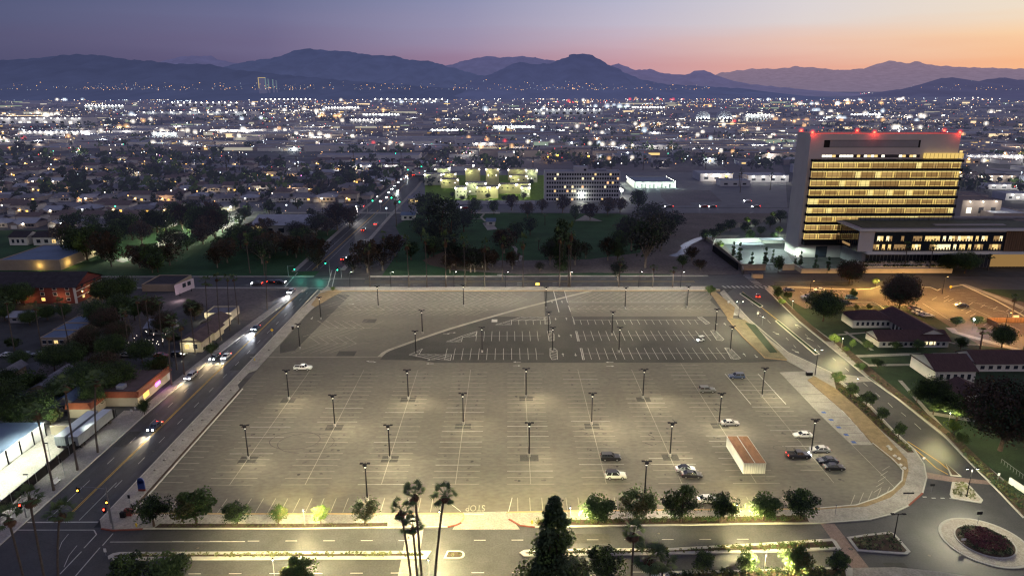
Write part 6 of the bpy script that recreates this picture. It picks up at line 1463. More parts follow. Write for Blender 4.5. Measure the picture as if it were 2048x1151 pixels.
# --- slab apartment block
def slab():
    Y = P(1164, 403)[1]; t, w, z = bldg('apartment_slab', 'grey seven-storey slab block with a few warmly lit windows', 'apartment building', 1089, 1239, 403, 345, 14, 'wall_far', 'roof_far', parapet=.8, Y=Y)
    b = MB(); x0 = Q(1149, 345, Y)[0]-t.location.x; x1 = Q(1176, 345, Y)[0]-t.location.x; b.box(x0, x1, 3, 10, z+.05, z+4.2, 'wall_far', 'roof_pale'); b.box(x1-3, x1-1, 2.9, 2.98, z+1, z+2.6, 'window_dark'); part('lift_tower', b, t)
    b = MB(); b.box(x1+8, x1+15, 5, 11, z+.05, z+1.8, 'roof_far'); part('roof_plant', b, t)
    rg = random.Random(12); nz = 7; st = z/nz
    for f in range(nz):
        b = MB(); b.box(-w+1.2, w-1, -.05, -.01, f*st+st*.3, f*st+st*.82, 'window_dark'); 
        for k in range(30): xx = -w+1.2+(2*w-2.2)*k/29; b.box(xx-.28, xx+.28, -.1, -.06, f*st+st*.28, f*st+st*.84, 'wall_far')
        band = part('window_band', b, t)
        for k in range(29):
            if rg.random() < (.13 if f > 1 else .05):
                xx = -w+1.2+(2*w-2.2)*k/29; q = (2*w-2.2)/29; b = MB(); b.box(xx+.3, xx+q-.3, -.09, -.052, f*st+st*.3, f*st+st*.82, rg.choice(['win_warm', 'win_bright', 'lamp_orange'])); part('lit_window', b, band)
glow('lamp_orange', (1, .5, .22), 1.6)
slab()
# --- floodlit white apartments
rg = random.Random(31)
ap = [(265,400,268,190),(390,525,292,230),(410,505,235,185),(345,460,192,148),(580,690,262,150),(735,835,278,150),(585,740,345,258),(665,755,375,288),(760,830,370,288),(500,590,372,292),(905,1045,232,152),(920,1050,275,202),(1040,1130,248,155),(835,970,335,268),(970,1075,335,265),(1005,1075,360,290)]
for i, (a, c, yb, yt) in enumerate(ap):
    a, c, yb, yt = [v/3.836+o for v, o in ((a, 780), (c, 780), (yb, 300), (yt, 300))]
    t, w, z = bldg('apartment_house', 'pale green-lit flat-roofed apartment cube, %s' % ['left end of cluster','front of left end','behind left end','rear left corner by avenue','tall one left of centre','tallest one in the centre','low one at the centre front','front row centre','front row right of centre','front row left by the big evergreen','rear right, broad','middle right, low and grey','tall one at right end','front right, behind brown tree','right of brown tree','front row right end'][i], 'apartment house', a, c, yb, yt, 11, 'wall_cream' if i % 3 else 'wall_white', 'roof_far', 'floodlit apartment cubes', .7)
    if i % 3 == 0: windows(t, -w+.6, w-.6, z*.25, z*.38, 3, m='win_white', p=.4, gap=.7)
    
    if z > 6 and i % 2: windows(t, -w+.6, w-.6, z*.6, z*.72, 3, m='win_white', p=.3, gap=.7)
    b = MB(); b.box(-1, 1, 3, 5, z+.05, z+1, 'roof_grey'); part('roof_plant', b, t)
    x, y = t.location.x, t.location.y
    for sx in (-1, 1):
        b = MB(); b.tube([(sx*(w-.4), -.5, z-.2), (sx*(w-.4), -.5, z+.4)], .42, 'lamp_white', 8); part('wall_lamp', b, t)
    point(x+rg.uniform(-.5, .5)*w, y-3.5, z*.85, 900, (.88, 1, .42), .3)
Yw = P(990, 408)[1]; t = thing('perimeter_wall', 'low pale wall in front of the floodlit apartment cubes', 'wall', (0, Yw, 0)); b = MB(); b.box(Q(905,405,Yw)[0], Q(1070,405,Yw)[0], 0, .3, 0, 2.6, 'wall_far'); part('wall', b, t)
for px, w in ((930, 1500), (985, 1500), (1040, 1500)): point(*P(px, 400), 4.5, w, (.86, 1, .5), .3)
for px, py in ((1163,397),(1172,396),(1239,386),(1243,389)):
    x, y = P(px, py+6); t = thing('flood_lamp', 'bright white flood lamp near the slab block foot', 'lamp', (x, y, 0), 0, 'bright flood lamps by the slab block'); b = MB(); b.tube([(0,0,0),(0,0,5)], .12, 'metal_grey', 5); part('pole', b, t); b = MB(); b.tube([(0,0,5),(0,0,6.6)], .9, 'lamp_white', 8); part('lens', b, t); point(x, y-1.5, 5.5, 3800, (.95, 1, .8), .3)
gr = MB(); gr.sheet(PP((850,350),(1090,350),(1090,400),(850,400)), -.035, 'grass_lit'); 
mat('grass_lit', (.10, .17, .03), .95, .3, .3); struct('apartment_lawn', gr)  # lamplight put into the grass colour, brighter and yellower than other lawns

for i, (px, py, h, w) in enumerate([(925,402,5,1.2),(948,404,4,1),(975,400,6,1),(1008,402,5,1.1),(1048,400,7,1),(905,395,5,1),(940,378,6,.8),(1062,372,7,.9)]): tree('pd' if i % 2 else 'pg', px, py, h, 'small courtyard tree among the floodlit apartment cubes, %s from left' % ORD[i], 'courtyard trees at the apartments', w)
# --- white-lit hall right of the slab block
def lit_hall():
    t, w, z = bldg('market_hall', 'long low hall with arched doorways lit cold white', 'hall', 1268, 1351, 376, 365, 42, 'wall_white', 'roof_blue', parapet=.6)
    b = MB(); [b.box(-w+3+k*3.6, -w+3.7+k*3.6, -.06, -.02, 0, z*.75, 'window_dark') for k in range(int(w*2/3.6)-1)]; part('arch_doors', b, t)
    for k in range(5): point(t.location.x-w+4+k*w*.45, t.location.y-3, 3.2, 1500, (.75, 1, .88), .3)
    for k in range(6): point(t.location.x-w-3, t.location.y+3+k*7, 3.2, 900, (.9, 1, .8), .3)
    for k in range(10): b = MB(); b.tube([(-w-.3 if k < 5 else w+.3, 3+(k % 5)*9, z), (-w-.3 if k < 5 else w+.3, 3+(k % 5)*9, z+.6)], .35, 'lamp_white', 6); part('wall_lamp', b, t)
lit_hall()
def house(name, label, cat, px0, px1, pyb, pyt, depth, wall, roof, rh=1.6, axis='x', group=None, lit=.3, n=4, hip=False, over=.6):
    Y = P((px0+px1)/2, pyb)[1]; x0 = Q(px0, pyb, Y)[0]; x1 = Q(px1, pyb, Y)[0]; z = max(2.4, Q((px0+px1)/2, pyt, Y)[1]); w = (x1-x0)/2
    t = thing(name, label, cat, ((x0+x1)/2, Y, 0), 0, group)
    b = MB(); b.box(-w, w, 0, depth, -.1, z, wall); part('wall', b, t)
    b = MB(); (b.hip(-w, w, 0, depth, z, rh, roof, over) if hip else b.gable(-w, w, 0, depth, z, rh, roof, over, axis, wall)); part('roof', b, t)
    windows(t, -w+.8, w-.8, z*.28, z*.72, n, p=lit, frame='trim_white', gap=.5)
    return t, w, z
# --- right foreground campus: three tiled-roof buildings
def campus():
    t, w, z = house('tiled_building', 'L-shaped white building with dark red tile roof, rear wing', 'campus building', 1705, 1784, 655, 639, 9, 'wall_white', 'roof_tile', 2.4, lit=0, n=7, hip=True)
    x0 = t.location.x+w; Y0 = t.location.y
    Yf = P(1830, 693)[1]; x2 = Q(1895, 693, Yf)[0]; x1 = Q(1745, 693, Yf)[0]
    b = MB(); b.box(x0-w*0-2, x0+10, Yf-Y0+9, 9, 0, z, 'wall_white'); 
    o = MB(); o.box(w-1, w+9, Yf-Y0+8, 8.9, 0, z-.01, 'wall_white'); part('wall', o, t)
    r_ = MB(); r_.gable(w-1.5, w+9.5, Yf-Y0+2, 8.5, z+.02, 2.6, 'roof_tile', .6, 'y', 'wall_white'); part('roof', r_, t)
    for k in range(4):
        b = MB(); b.box(w-1.08, w-1.03, Yf-Y0+9.5+k*2.3, Yf-Y0+10.8+k*2.3, .2, 2.4, 'window_dark'); part('arch', b, t)
    t, w, z = house('tiled_building', 'long front wing with dark red tiles and two lit windows', 'campus building', 1757, 1896, 694, 681, 9, 'wall_white', 'roof_tile', 2.5, lit=0, n=12)
    for px in (1852, 1862, 1869):
        x = Q(px, 686, t.location.y)[0]-t.location.x; b = MB(); b.box(x-.55 if px != 1869 else x-.3, x+.5 if px != 1869 else x+.2, -.13, -.09, 1.0, 2.5, 'win_bright'); part('lit_window', b, t)
    t, w, z = house('tiled_building', 'white gabled building with shutters and dark tile roof', 'campus building', 1868, 1948, 765, 741, 13, 'wall_white', 'roof_tile', 3.0, lit=0, n=5)
    x0, y0 = P(1826, 742); b = MB()
    t, w, z = house('tiled_building', 'white gable wing at far right behind the brown tree', 'campus building', 1950, 2060, 742, 726, 10, 'wall_white', 'roof_tile', 2.6, lit=0, n=6)
    t, w, z = house('tiled_building', 'small tiled building partly hidden by the huge brown tree', 'campus building', 1912, 1990, 822, 796, 9, 'wall_white', 'roof_tile', 2.4, 'y', lit=0, n=3)
    Y = P(2010, 645)[1]; t = thing('bin_enclosure', 'timber bin enclosure with white container in the amber lot', 'enclosure', (P(2010,640)[0], Y, 0)); b = MB(); b.box(-9, 12, 0, .3, 0, 2, 'wood_panel'); b.box(-9, -8.7, -5, 0, 0, 2, 'wood_panel'); part('fence', b, t)
    x, y = P(2029, 636); t = thing('dumpster', 'white dumpster at the timber enclosure', 'dumpster', (x, y, 0)); b = MB(); b.box(-1.1, 1.1, -.7, .7, .15, 1.5, 'cont_white'); part('body', b, t); b = MB(); b.box(-1.15, 1.15, -.75, .75, 1.51, 1.6, 'metal_dark'); part('lid', b, t)
    # fence along the street
    y = P(1600, 571)[1]; xa, xb = P(1548, 571)[0], P(1705, 571)[0]; t = thing('metal_fence', 'dark picket fence between the street and amber lot', 'fence', (0, y, 0)); b = MB()
    for k in range(120): xx = xa+(xb-xa)*k/119; b.box(xx-.03, xx+.03, -.03, .03, 0, 1.7, 'metal_dark')
    b.box(xa, xb, -.04, .04, 1.5, 1.58, 'metal_dark'); b.box(xa, xb, -.04, .04, .2, .28, 'metal_dark'); part('pickets', b, t)
    x0, y0 = P(2005, 935); t = thing('stair_wall', 'white ramp wall with railing at the lower right', 'wall', (0,0,0)); b = MB(); b.ribbon(PP((2018,965),(2048,985),(2080,1005)), .4, 0, 1.4, 'wall_white'); part('wall', b, t); b = MB(); b.ribbon(PP((2002,925),(2050,960),(2080,985)), .06, 1.0, 1.06, 'metal_grey'); [b.tube([(*P(2002+k*6, 925+k*4.5), 0), (*P(2002+k*6, 925+k*4.5), 1.05)], .04, 'metal_grey', 4) for k in range(12)]; part('railing', b, t)
    x, y = P(1944, 660); point(x, y-1, 4.5, 2500, (.85, .85, 1), .2); t = thing('wall_floodlight', 'cold white floodlight post by the campus walk', 'light', (x, y, 0)); b = MB(); b.tube([(0,0,0),(0,0,4)], .07, 'metal_grey', 6); part('post', b, t); b = MB(); b.tube([(0,0,4),(0,0,4.5)], .22, 'lamp_cool', 8); part('lens', b, t)
campus()
# --- left foreground block
def left_block():
    # storage building beside the yard
    x1, y1 = P(0, 935); xe, ye = P(98, 880)
    t = thing('storage_building', 'white storage building with roller doors along the floodlit yard', 'storage building', (0,0,0))
    X = P(0, 938)[0]*.5+P(60, 908)[0]*.5; Xw = P(20,925)[0]; ya, yb2 = 120, P(98, 877)[1]+2; z = 3.6
    b = MB(); b.box(Xw-30, Xw, ya, yb2, 0, z, 'wall_white', 'wall_white'); part('wall', b, t)
    b = MB(); b.box(Xw-29.8, Xw-.1, ya+.2, yb2-.2, z, z+.12, 'roof_blue'); part('roof', b, t)
    n = 8
    for k in range(n):
        y0 = ya+6+k*4.6
        if y0 > yb2-3: break
        b = MB(); b.box(Xw+.02, Xw+.05, y0, y0+4.1, .1, 2.9, 'trim_white'); part('roller_door', b, t)
        b = MB(); b.box(Xw+.02, Xw+.2, y0+4.15, y0+4.4, 0, z, 'metal_dark'); part('pilaster', b, t)
    t, w, _ = bldg('storage_building', 'second low storage roof behind the lit one, bluish', 'storage building', -60, 95, 846, 838, 16, 'wall_grey', 'roof_blue', parapet=.2)
    Yb = P(160, 868)[1]; t = thing('yard_wall', 'cream block wall at the back of the floodlit yard', 'wall', (0,0,0)); b = MB(); b.box(P(103,868)[0], P(146,868)[0], Yb, Yb+.3, 0, 2.4, 'wall_cream'); part('wall', b, t)
    t = thing('yard_fence', 'long dark screened fence between the yard and pavement', 'fence', (0,0,0)); b = MB(); b.box(-106.4, -106.2, 100, Yb+10, .08, 2.3, 'metal_dark')
    for k in range(18): b.box(-106.5, -106.1, 100+k*4, 100.1+k*4, .08, 2.45, 'metal_grey')
    part('fence_panel', b, t)
    for yy in (118, 127, 137, 148): spot(-115, yy, 8, -115.5, yy, 0, 10500, (.93, 1, .80), 128, .35, .4)
    point(-117, 158, 5, 1800, (.93, 1, .80), .4)
    for yy in (126, 140, 156): spot(-106, yy, 6.5, -103.5, yy, 0, 1500, (.93, 1, .80), 100, 1, .3)
    # restaurant with orange mansard
    Y = P(168, 835)[1]; x0, x1 = P(137, 838)[0], P(180, 838)[0]; xr = P(262, 790)[0]; Y2 = P(262, 800)[1]
    t = thing('restaurant', 'small restaurant with orange tiled mansard roof and purple sign', 'restaurant', (0,0,0))
    b = MB(); b.box(x0, x1, Y, Y+24, 0, 2.9, 'wall_cream'); b.box(x1, x1+9, Y+7, Y+24, 0, 2.9, 'wall_cream'); b.box(x1, x1+8.99, Y+24, Y+26, 0, 2.9, 'wall_white'); part('wall', b, t)
    b = MB(); b.box(x0+.6, x1, Y+.6, Y+23.4, 4.1, 4.2, 'roof_brown'); b.box(x1, x1+8.4, Y+7.6, Y+23.3, 4.1, 4.2, 'roof_brown'); part('roof', b, t)
    b = MB(); z0, z1 = 2.85, 4.3
    def mans(p, q, nx, ny): b.face([(p[0]+nx*.7, p[1]+ny*.7, z0), (q[0]+nx*.7, q[1]+ny*.7, z0), (q[0]-nx*.2, q[1]-ny*.2, z1), (p[0]-nx*.2, p[1]-ny*.2, z1)], 'roof_orange')
    mans((x0-.6, Y), (x1+.6, Y), 0, -1); mans((x1, Y-.6), (x1, Y+7), 1, 0); mans((x1, Y+7), (x1+9.6, Y+7), 0, -1); mans((x1+9, Y+6.4), (x1+9, Y+26), 1, 0); part('mansard', b, t)
    b = MB(); b.box(x0+8, x0+10, Y+9, Y+11, 4.2, 5.2, 'roof_pale'); part('roof_unit', b, t)
    b = MB(); b.box(x1+9.02, x1+9.06, Y+17, Y+19.5, 1.4, 2.5, 'lamp_purple'); part('neon_sign', b, t); b = MB(); b.box(x1+9.02, x1+9.06, Y+10, Y+13, .8, 2.3, 'lamp_orange2'); part('lit_window', b, t)
    point((x0+x1)/2, Y-3, 3.2, 180, (1, .95, .7), .2); point(x1+4, Y+3.5, 3, 150, (1, .9, .7), .2); point(x1+12, Y+17, 3, 220, (1, .35, .35), .2)
    house('shed', 'pale blue-roofed workshop behind the restaurant', 'shed', 110, 160, 822, 808, 12, 'wall_grey', 'roof_blue', 2.2, 'y', n=2, lit=0)
    # white cottages
    for i, (a, c, yb3, yt, d) in enumerate([(362,405,703,682,'front'),(385,430,680,664,'middle'),(405,445,661,645,'rear gabled')]):
        t, w, z = house('white_cottage', 'white lit cottage with brown roof, %s of the three' % d, 'cottage', a, c, yb3, yt, 8, 'wall_cream', 'roof_brown', 1.7, 'y', 'white lit cottages', .4, 2)
        point(t.location.x-.5, t.location.y-2.2, 2.5, 420, (1, .95, .68), .15)
    t, w, z = bldg('corner_shop', 'flat white building behind the rear cottage', 'shop', 410, 462, 640, 628, 9, 'wall_cream', 'roof_grey'); point(t.location.x+4, t.location.y-2, 2.5, 400, (1, .95, .7), .2); point(t.location.x-4, t.location.y-2, 2.5, 400, (1, .95, .7), .2)
    for i, (a, c, yb3, yt) in enumerate([(82,134,692,676),(108,160,676,660),(132,184,662,646),(152,192,650,638)]):
        t, w, z = bldg('row_house', 'flat blue-roofed row house, %s from the front' % ORD[i], 'row house', a, c, yb3, yt, 8, 'wall_tan', 'roof_blue', 'blue-roofed row houses', .25)
        windows(t, -w+.5, w-.5, 1, 2.2, 4, m='win_warm', p=.12, frame='trim_white')
    house('grey_house', 'pale grey-roofed house behind the string-lit garden', 'house', 292, 335, 668, 655, 9, 'wall_grey', 'roof_pale', 2, 'x', n=3, lit=0)
    for i, (a, c, yb3, yt) in enumerate([(62,112,800,778),(85,118,776,765),(-5,14,770,752)]):
        t, w, z = house('bungalow', 'low dark bungalow by the cream fence, %s' % ['with porch light','behind it','at the left photo edge'][i], 'bungalow', a, c, yb3, yt, 9, 'wall_tan', 'roof_grey', 1.6, 'y', n=3, lit=.1)
    point(*P(93, 780), 2.6, 600, WHITE, .15)
    t = thing('cream_fence', 'cream board fence zigzag between the bungalow and lot', 'fence', (0,0,0)); b = MB(); b.ribbon(PP((78,800),(118,770),(140,755),(172,738)), .2, 0, 2.0, 'wall_cream'); part('fence_panel', b, t)
    house('small_hut', 'small dark hut with pale roof behind the palms', 'hut', 18, 58, 645, 634, 7, 'wall_grey', 'roof_pale', 1.2, n=2, lit=0)
    # red townhouses
    Yt = P(100, 606)[1]; t = thing('townhouse_block', 'dark red three-storey townhouse block with white trim', 'townhouses', (0,0,0)); xr = Q(155, 606, Yt)[0]; zt = Q(155, 574, Yt)[1]; xl = -245; D = 19
    b = MB(); b.box(xl, xr, Yt, Yt+D, 0, zt, 'wall_red'); part('wall', b, t)
    b = MB(); b.gable(xl, xr, Yt, Yt+D, zt, 4.2, 'roof_dark', .8, 'x', 'wall_red'); part('roof', b, t)
    for xx in (xr-.2, xr-24, xr-30, xr-50, xr-56, xr-82): b = MB(); b.box(xx-.5, xx+.5, Yt-.25, Yt-.02, 0, zt, 'trim_white'); part('trim_post', b, t)
    rgx = random.Random(2)
    for f in range(3):
        for k in range(23):
            x = xr-3-k*5.2
            if f == 0 and k % 2: continue
            b = MB(); z0 = .5+f*zt/3+.6; b.box(x-1, x+.4, Yt-.08, Yt-.03, z0, z0+1.2, 'lamp_orange2' if f == 0 and rgx.random() < .7 else ('win_warm' if rgx.random() < .12 else 'window_dark')); w_ = part('window', b, t); b = MB(); b.box(x-1.15, x+.55, Yt-.05, Yt-.02, z0-.15, z0+1.35, 'trim_white'); part('frame', b, w_)
    for f in range(3):
        for yy in (Yt+4, Yt+13): b = MB(); z0 = .5+f*zt/3+.6; b.box(xr+.03, xr+.08, yy, yy+1.5, z0, z0+1.3, 'win_warm' if f == 0 else 'window_dark'); part('window', b, t)
    b = MB(); b.box(xr+.02, xr+.2, Yt, Yt+D, zt*.33, zt*.33+.3, 'trim_white'); b.box(xr+.02, xr+.2, Yt, Yt+D, zt*.7, zt*.7+.3, 'trim_white'); part('trim_band', b, t)
    for k in range(7): point(xr-6-k*13, Yt-2.2, 2.6, 300, (1, .62, .25), .15)
    point(xr+2.5, Yt+8, 2.8, 380, (1, .62, .25), .15)
    # billboard and dark flat building
    t, w, z = bldg('flat_building', 'dark flat-roofed building behind the pink billboard', 'commercial building', 285, 352, 582, 570, 16, 'wall_tan', 'roof_dark', parapet=.4)
    x0, y0 = P(352, 595); x1, y1 = P(386, 582); t = thing('billboard', 'pink-lit billboard panel with two dark squares', 'billboard', (0,0,0))
    za = 2.2; ax, az = Q(352, 594, y0); bx, bz = Q(388, 572, y1)
    b = MB(); b.raw([(x0,y0,1),(x1,y1+2,1),(x1,y1+2,5.5),(x0,y0,5.5)], [(0,1,2,3)], 'pink_panel'); part('panel', b, t)
    def on(u, v): return (x0+(x1-x0)*u, y0-.12+(y1+2-y0)*u, 1+4.5*v)
    for u0 in (.40, .66): b = MB(); b.face([on(u0,.45), on(u0+.18,.45), on(u0+.18,.85), on(u0,.85)], 'window_dark'); part('poster', b, t)
    b = MB(); [b.tube([(on(u,0)[0], on(u,0)[1]+.3, 0), (on(u,0)[0], on(u,0)[1]+.3, 1.4)], .15, 'metal_dark', 6) for u in (.2, .8)]; part('post', b, t)
    point((x0+x1)/2+2, y0-5, 1.5, 500, (1, .75, .85), .2)
    # school-like hall left of the park, flat blue building at the left
    t, w, z = house('park_hall', 'large low hall with broad pale gable roof in park', 'hall', 505, 622, 472, 450, 30, 'wall_grey', 'roof_pale', 4, 'x', n=5, lit=0); point(t.location.x-w+4, t.location.y-2, 3, 1200, (1, .8, .3), .2)
    t, w, z = bldg('school_building', 'blue-roofed flat building with yellow lit doors at left', 'school', 0, 122, 540, 521, 34, 'wall_tan', 'roof_blue', parapet=.4); point(t.location.x+5, t.location.y-1.5, 2.4, 380, (1, .7, .2), .2); point(t.location.x+w+1.5, t.location.y+6, 2.4, 500, (1, .7, .2), .2); point(t.location.x-8, t.location.y+39, 4, 2500, WHITE, .2)
    for i, (a, c) in enumerate([(20, 55), (68, 120)]):
        house('white_apartment_house', 'two-storey pale gabled house behind the blue roof, %s' % ['left', 'right'][i], 'house', a, c, 490, 474, 12, 'wall_white', 'roof_dark', 2.5, 'x', n=3, lit=.3)
    # park shelters
    house('picnic_shelter', 'white picnic shelter with blue roof by winding path', 'shelter', 973, 990, 450, 445, 8, 'wall_white', 'roof_blue', 1.6, 'x', n=1, lit=0)
    house('restroom_hut', 'small white hut with dark roof at park corner', 'hut', 803, 829, 440, 430, 7, 'wall_white', 'roof_blue', 1.6, 'x', n=2, lit=0)
    house('gate_house', 'small lit cream building beside the second junction', 'kiosk', 817, 840, 407, 396, 8, 'wall_cream', 'roof_far', 1.2, 'x', n=2, lit=.5)
glow('lamp_orange2', (1, .55, .12), 2.2)
left_block()
for px, py, w, c in [(348,478,1700,(.95,1,.65)),(368,470,1300,(.95,1,.65)),(465,430,3000,(.9,1,.7)),(440,455,3500,(.95,1,.75)),(250,505,1500,(.95,1,.65))]: x, y = P(px, py); point(x, y, 6, w, c, .2, even=True)
t = thing('park_lamp', 'tall lit lamp at the park car lane', 'lamp post', (*P(335,465), 0)); b = MB(); b.tube([(0,0,0),(0,0,7)], .12, 'metal_grey', 6); part('pole', b, t); b = MB(); b.tube([(0,0,7),(0,0,7.6)], .4, 'lamp_white', 8); part('lens', b, t)
t = thing('park_lamp', 'tall lit lamp on the green left of the hall', 'lamp post', (*P(464,438), 0)); b = MB(); b.tube([(0,0,0),(0,0,8)], .12, 'metal_grey', 6); part('pole', b, t); b = MB(); b.tube([(0,0,8),(0,0,8.6)], .45, 'lamp_white', 8); part('lens', b, t)

# ------------------------------------------------------------------ the neighbourhood: detached houses, each with roof, windows and garage
def make_house(i):
    def f():
        rg = random.Random(100+i); t = thing('detached_house', '', 'house'); w = rg.uniform(6, 8); d = rg.uniform(9, 12); z = 2.9 if i % 4 else 5.4
        wm = ['house_wall', 'house_wall_pale', 'wall_far_tan'][i % 3]; rm = ['roof_brown', 'roof_grey', 'roof_pale', 'roof_grey'][i % 4]
        b = MB(); b.box(-w, w, 0, d, 0, z, wm); b.box(-w, -w+5, -4, 0, 0, 2.8, wm); part('wall', b, t)
        b = MB(); (b.hip if i % 3 == 0 else b.gable)(-w, w, 0, d, z, 2.2, rm); b.gable(-w, -w+5, -4, 2, 2.8, 1.5, rm, .4, 'y', wm); part('roof', b, t)
        b = MB(); b.box(-w+.8, -w+4.2, -4.06, -4.01, .1, 2.2, 'trim_white'); part('garage_door', b, t)
        for k in range(3):
            x = -w+6.3+k*((2*w-7)/3); b = MB(); b.box(x, x+1.5, -.06, -.01, .9, 2.2, 'lamp_orange2' if (i+k) % 5 == 0 else 'window_dark'); part('window', b, t)
        if i % 2 == 0: b = MB(); b.tube([(-w+5.4, -.4, 2.2), (-w+5.4, -.4, 2.7)], .32, ['lamp_warm', 'lamp_white', 'lamp_warm', 'lamp_cool'][(i//2) % 4], 6); part('porch_lamp', b, t)
        return t
    return f
HP = [Proto(make_house(i)) for i in range(8)]
rg = random.Random(55); hc = 0; RN = ['brown-roofed house', 'grey-roofed house', 'pale-roofed house', 'grey-roofed house with white garage']
def blocked(x, y):
    if x > -60 and y < 900: return True
    return False
Y = 432.0; row = 0
treespots = []
while Y < 980:
    x = -.80*Y-20; xr = -112 if Y < 700 else -95
    while x < xr and hc < 285:
        if rg.random() < .93 and not (Y < 520 and x > -205) and not (Y < 470 and x < -300 and False):
            i = rg.randrange(8); side = row % 2
            HP[i].put((x+rg.uniform(-2, 2), Y+rg.uniform(-2.5, 2.5), 0), (0 if not side else math.pi)+rg.choice([0, 0, 0, math.pi/2 if Y > 600 else 0])+rg.uniform(-.03, .03), rg.uniform(.95, 1.15),
                      '%s in the %s of the dark neighbourhood%s' % (RN[i % 4], ['nearest rows', 'middle rows', 'rear rows'][min(2, int((Y-432)/180))], ', porch lamp on' if i % 2 == 0 else ', unlit'), 'detached houses left of the avenue')
            hc += 1
            if rg.random() < .40: point(x, Y-6, 3.0, rg.choice([500, 900, 1500]), rg.choice([(1, .6, .25), (1, .7, .35), (1, .9, .7), (.9, .95, 1), (1, .5, .2)]), .2)
        treespots.append((x+rg.uniform(7, 12), Y+rg.uniform(-10, 14)))
        x += rg.uniform(17.5, 25)
    Y += 22 if row % 2 == 0 else 31; row += 1
mst = MB()
k = 0
for yy in range(470, 980, 53):
    mst.sheet([(-.82*yy-40, yy-4.5), (-112, yy-4.5), (-112, yy+4.5), (-.82*yy-40, yy+4.5)], -.02, 'asphalt_far')
for xx in (-190, -300, -410, -520): mst.sheet([(xx, 440), (xx+8, 440), (xx+8, 980), (xx, 980)], -.035, 'asphalt_far')
struct('neighbourhood_street', mst)
n = 0
rg.shuffle(treespots)
for (x, y) in treespots:
    if n >= 230: break
    T_[rg.choice(['far1', 'far2', 'far1', 'far3'])].put((x, y, 0), rg.uniform(0, 6.28), rg.uniform(.6, 1.25), 'dark garden tree among the houses of the neighbourhood', 'garden trees among the houses'); n += 1

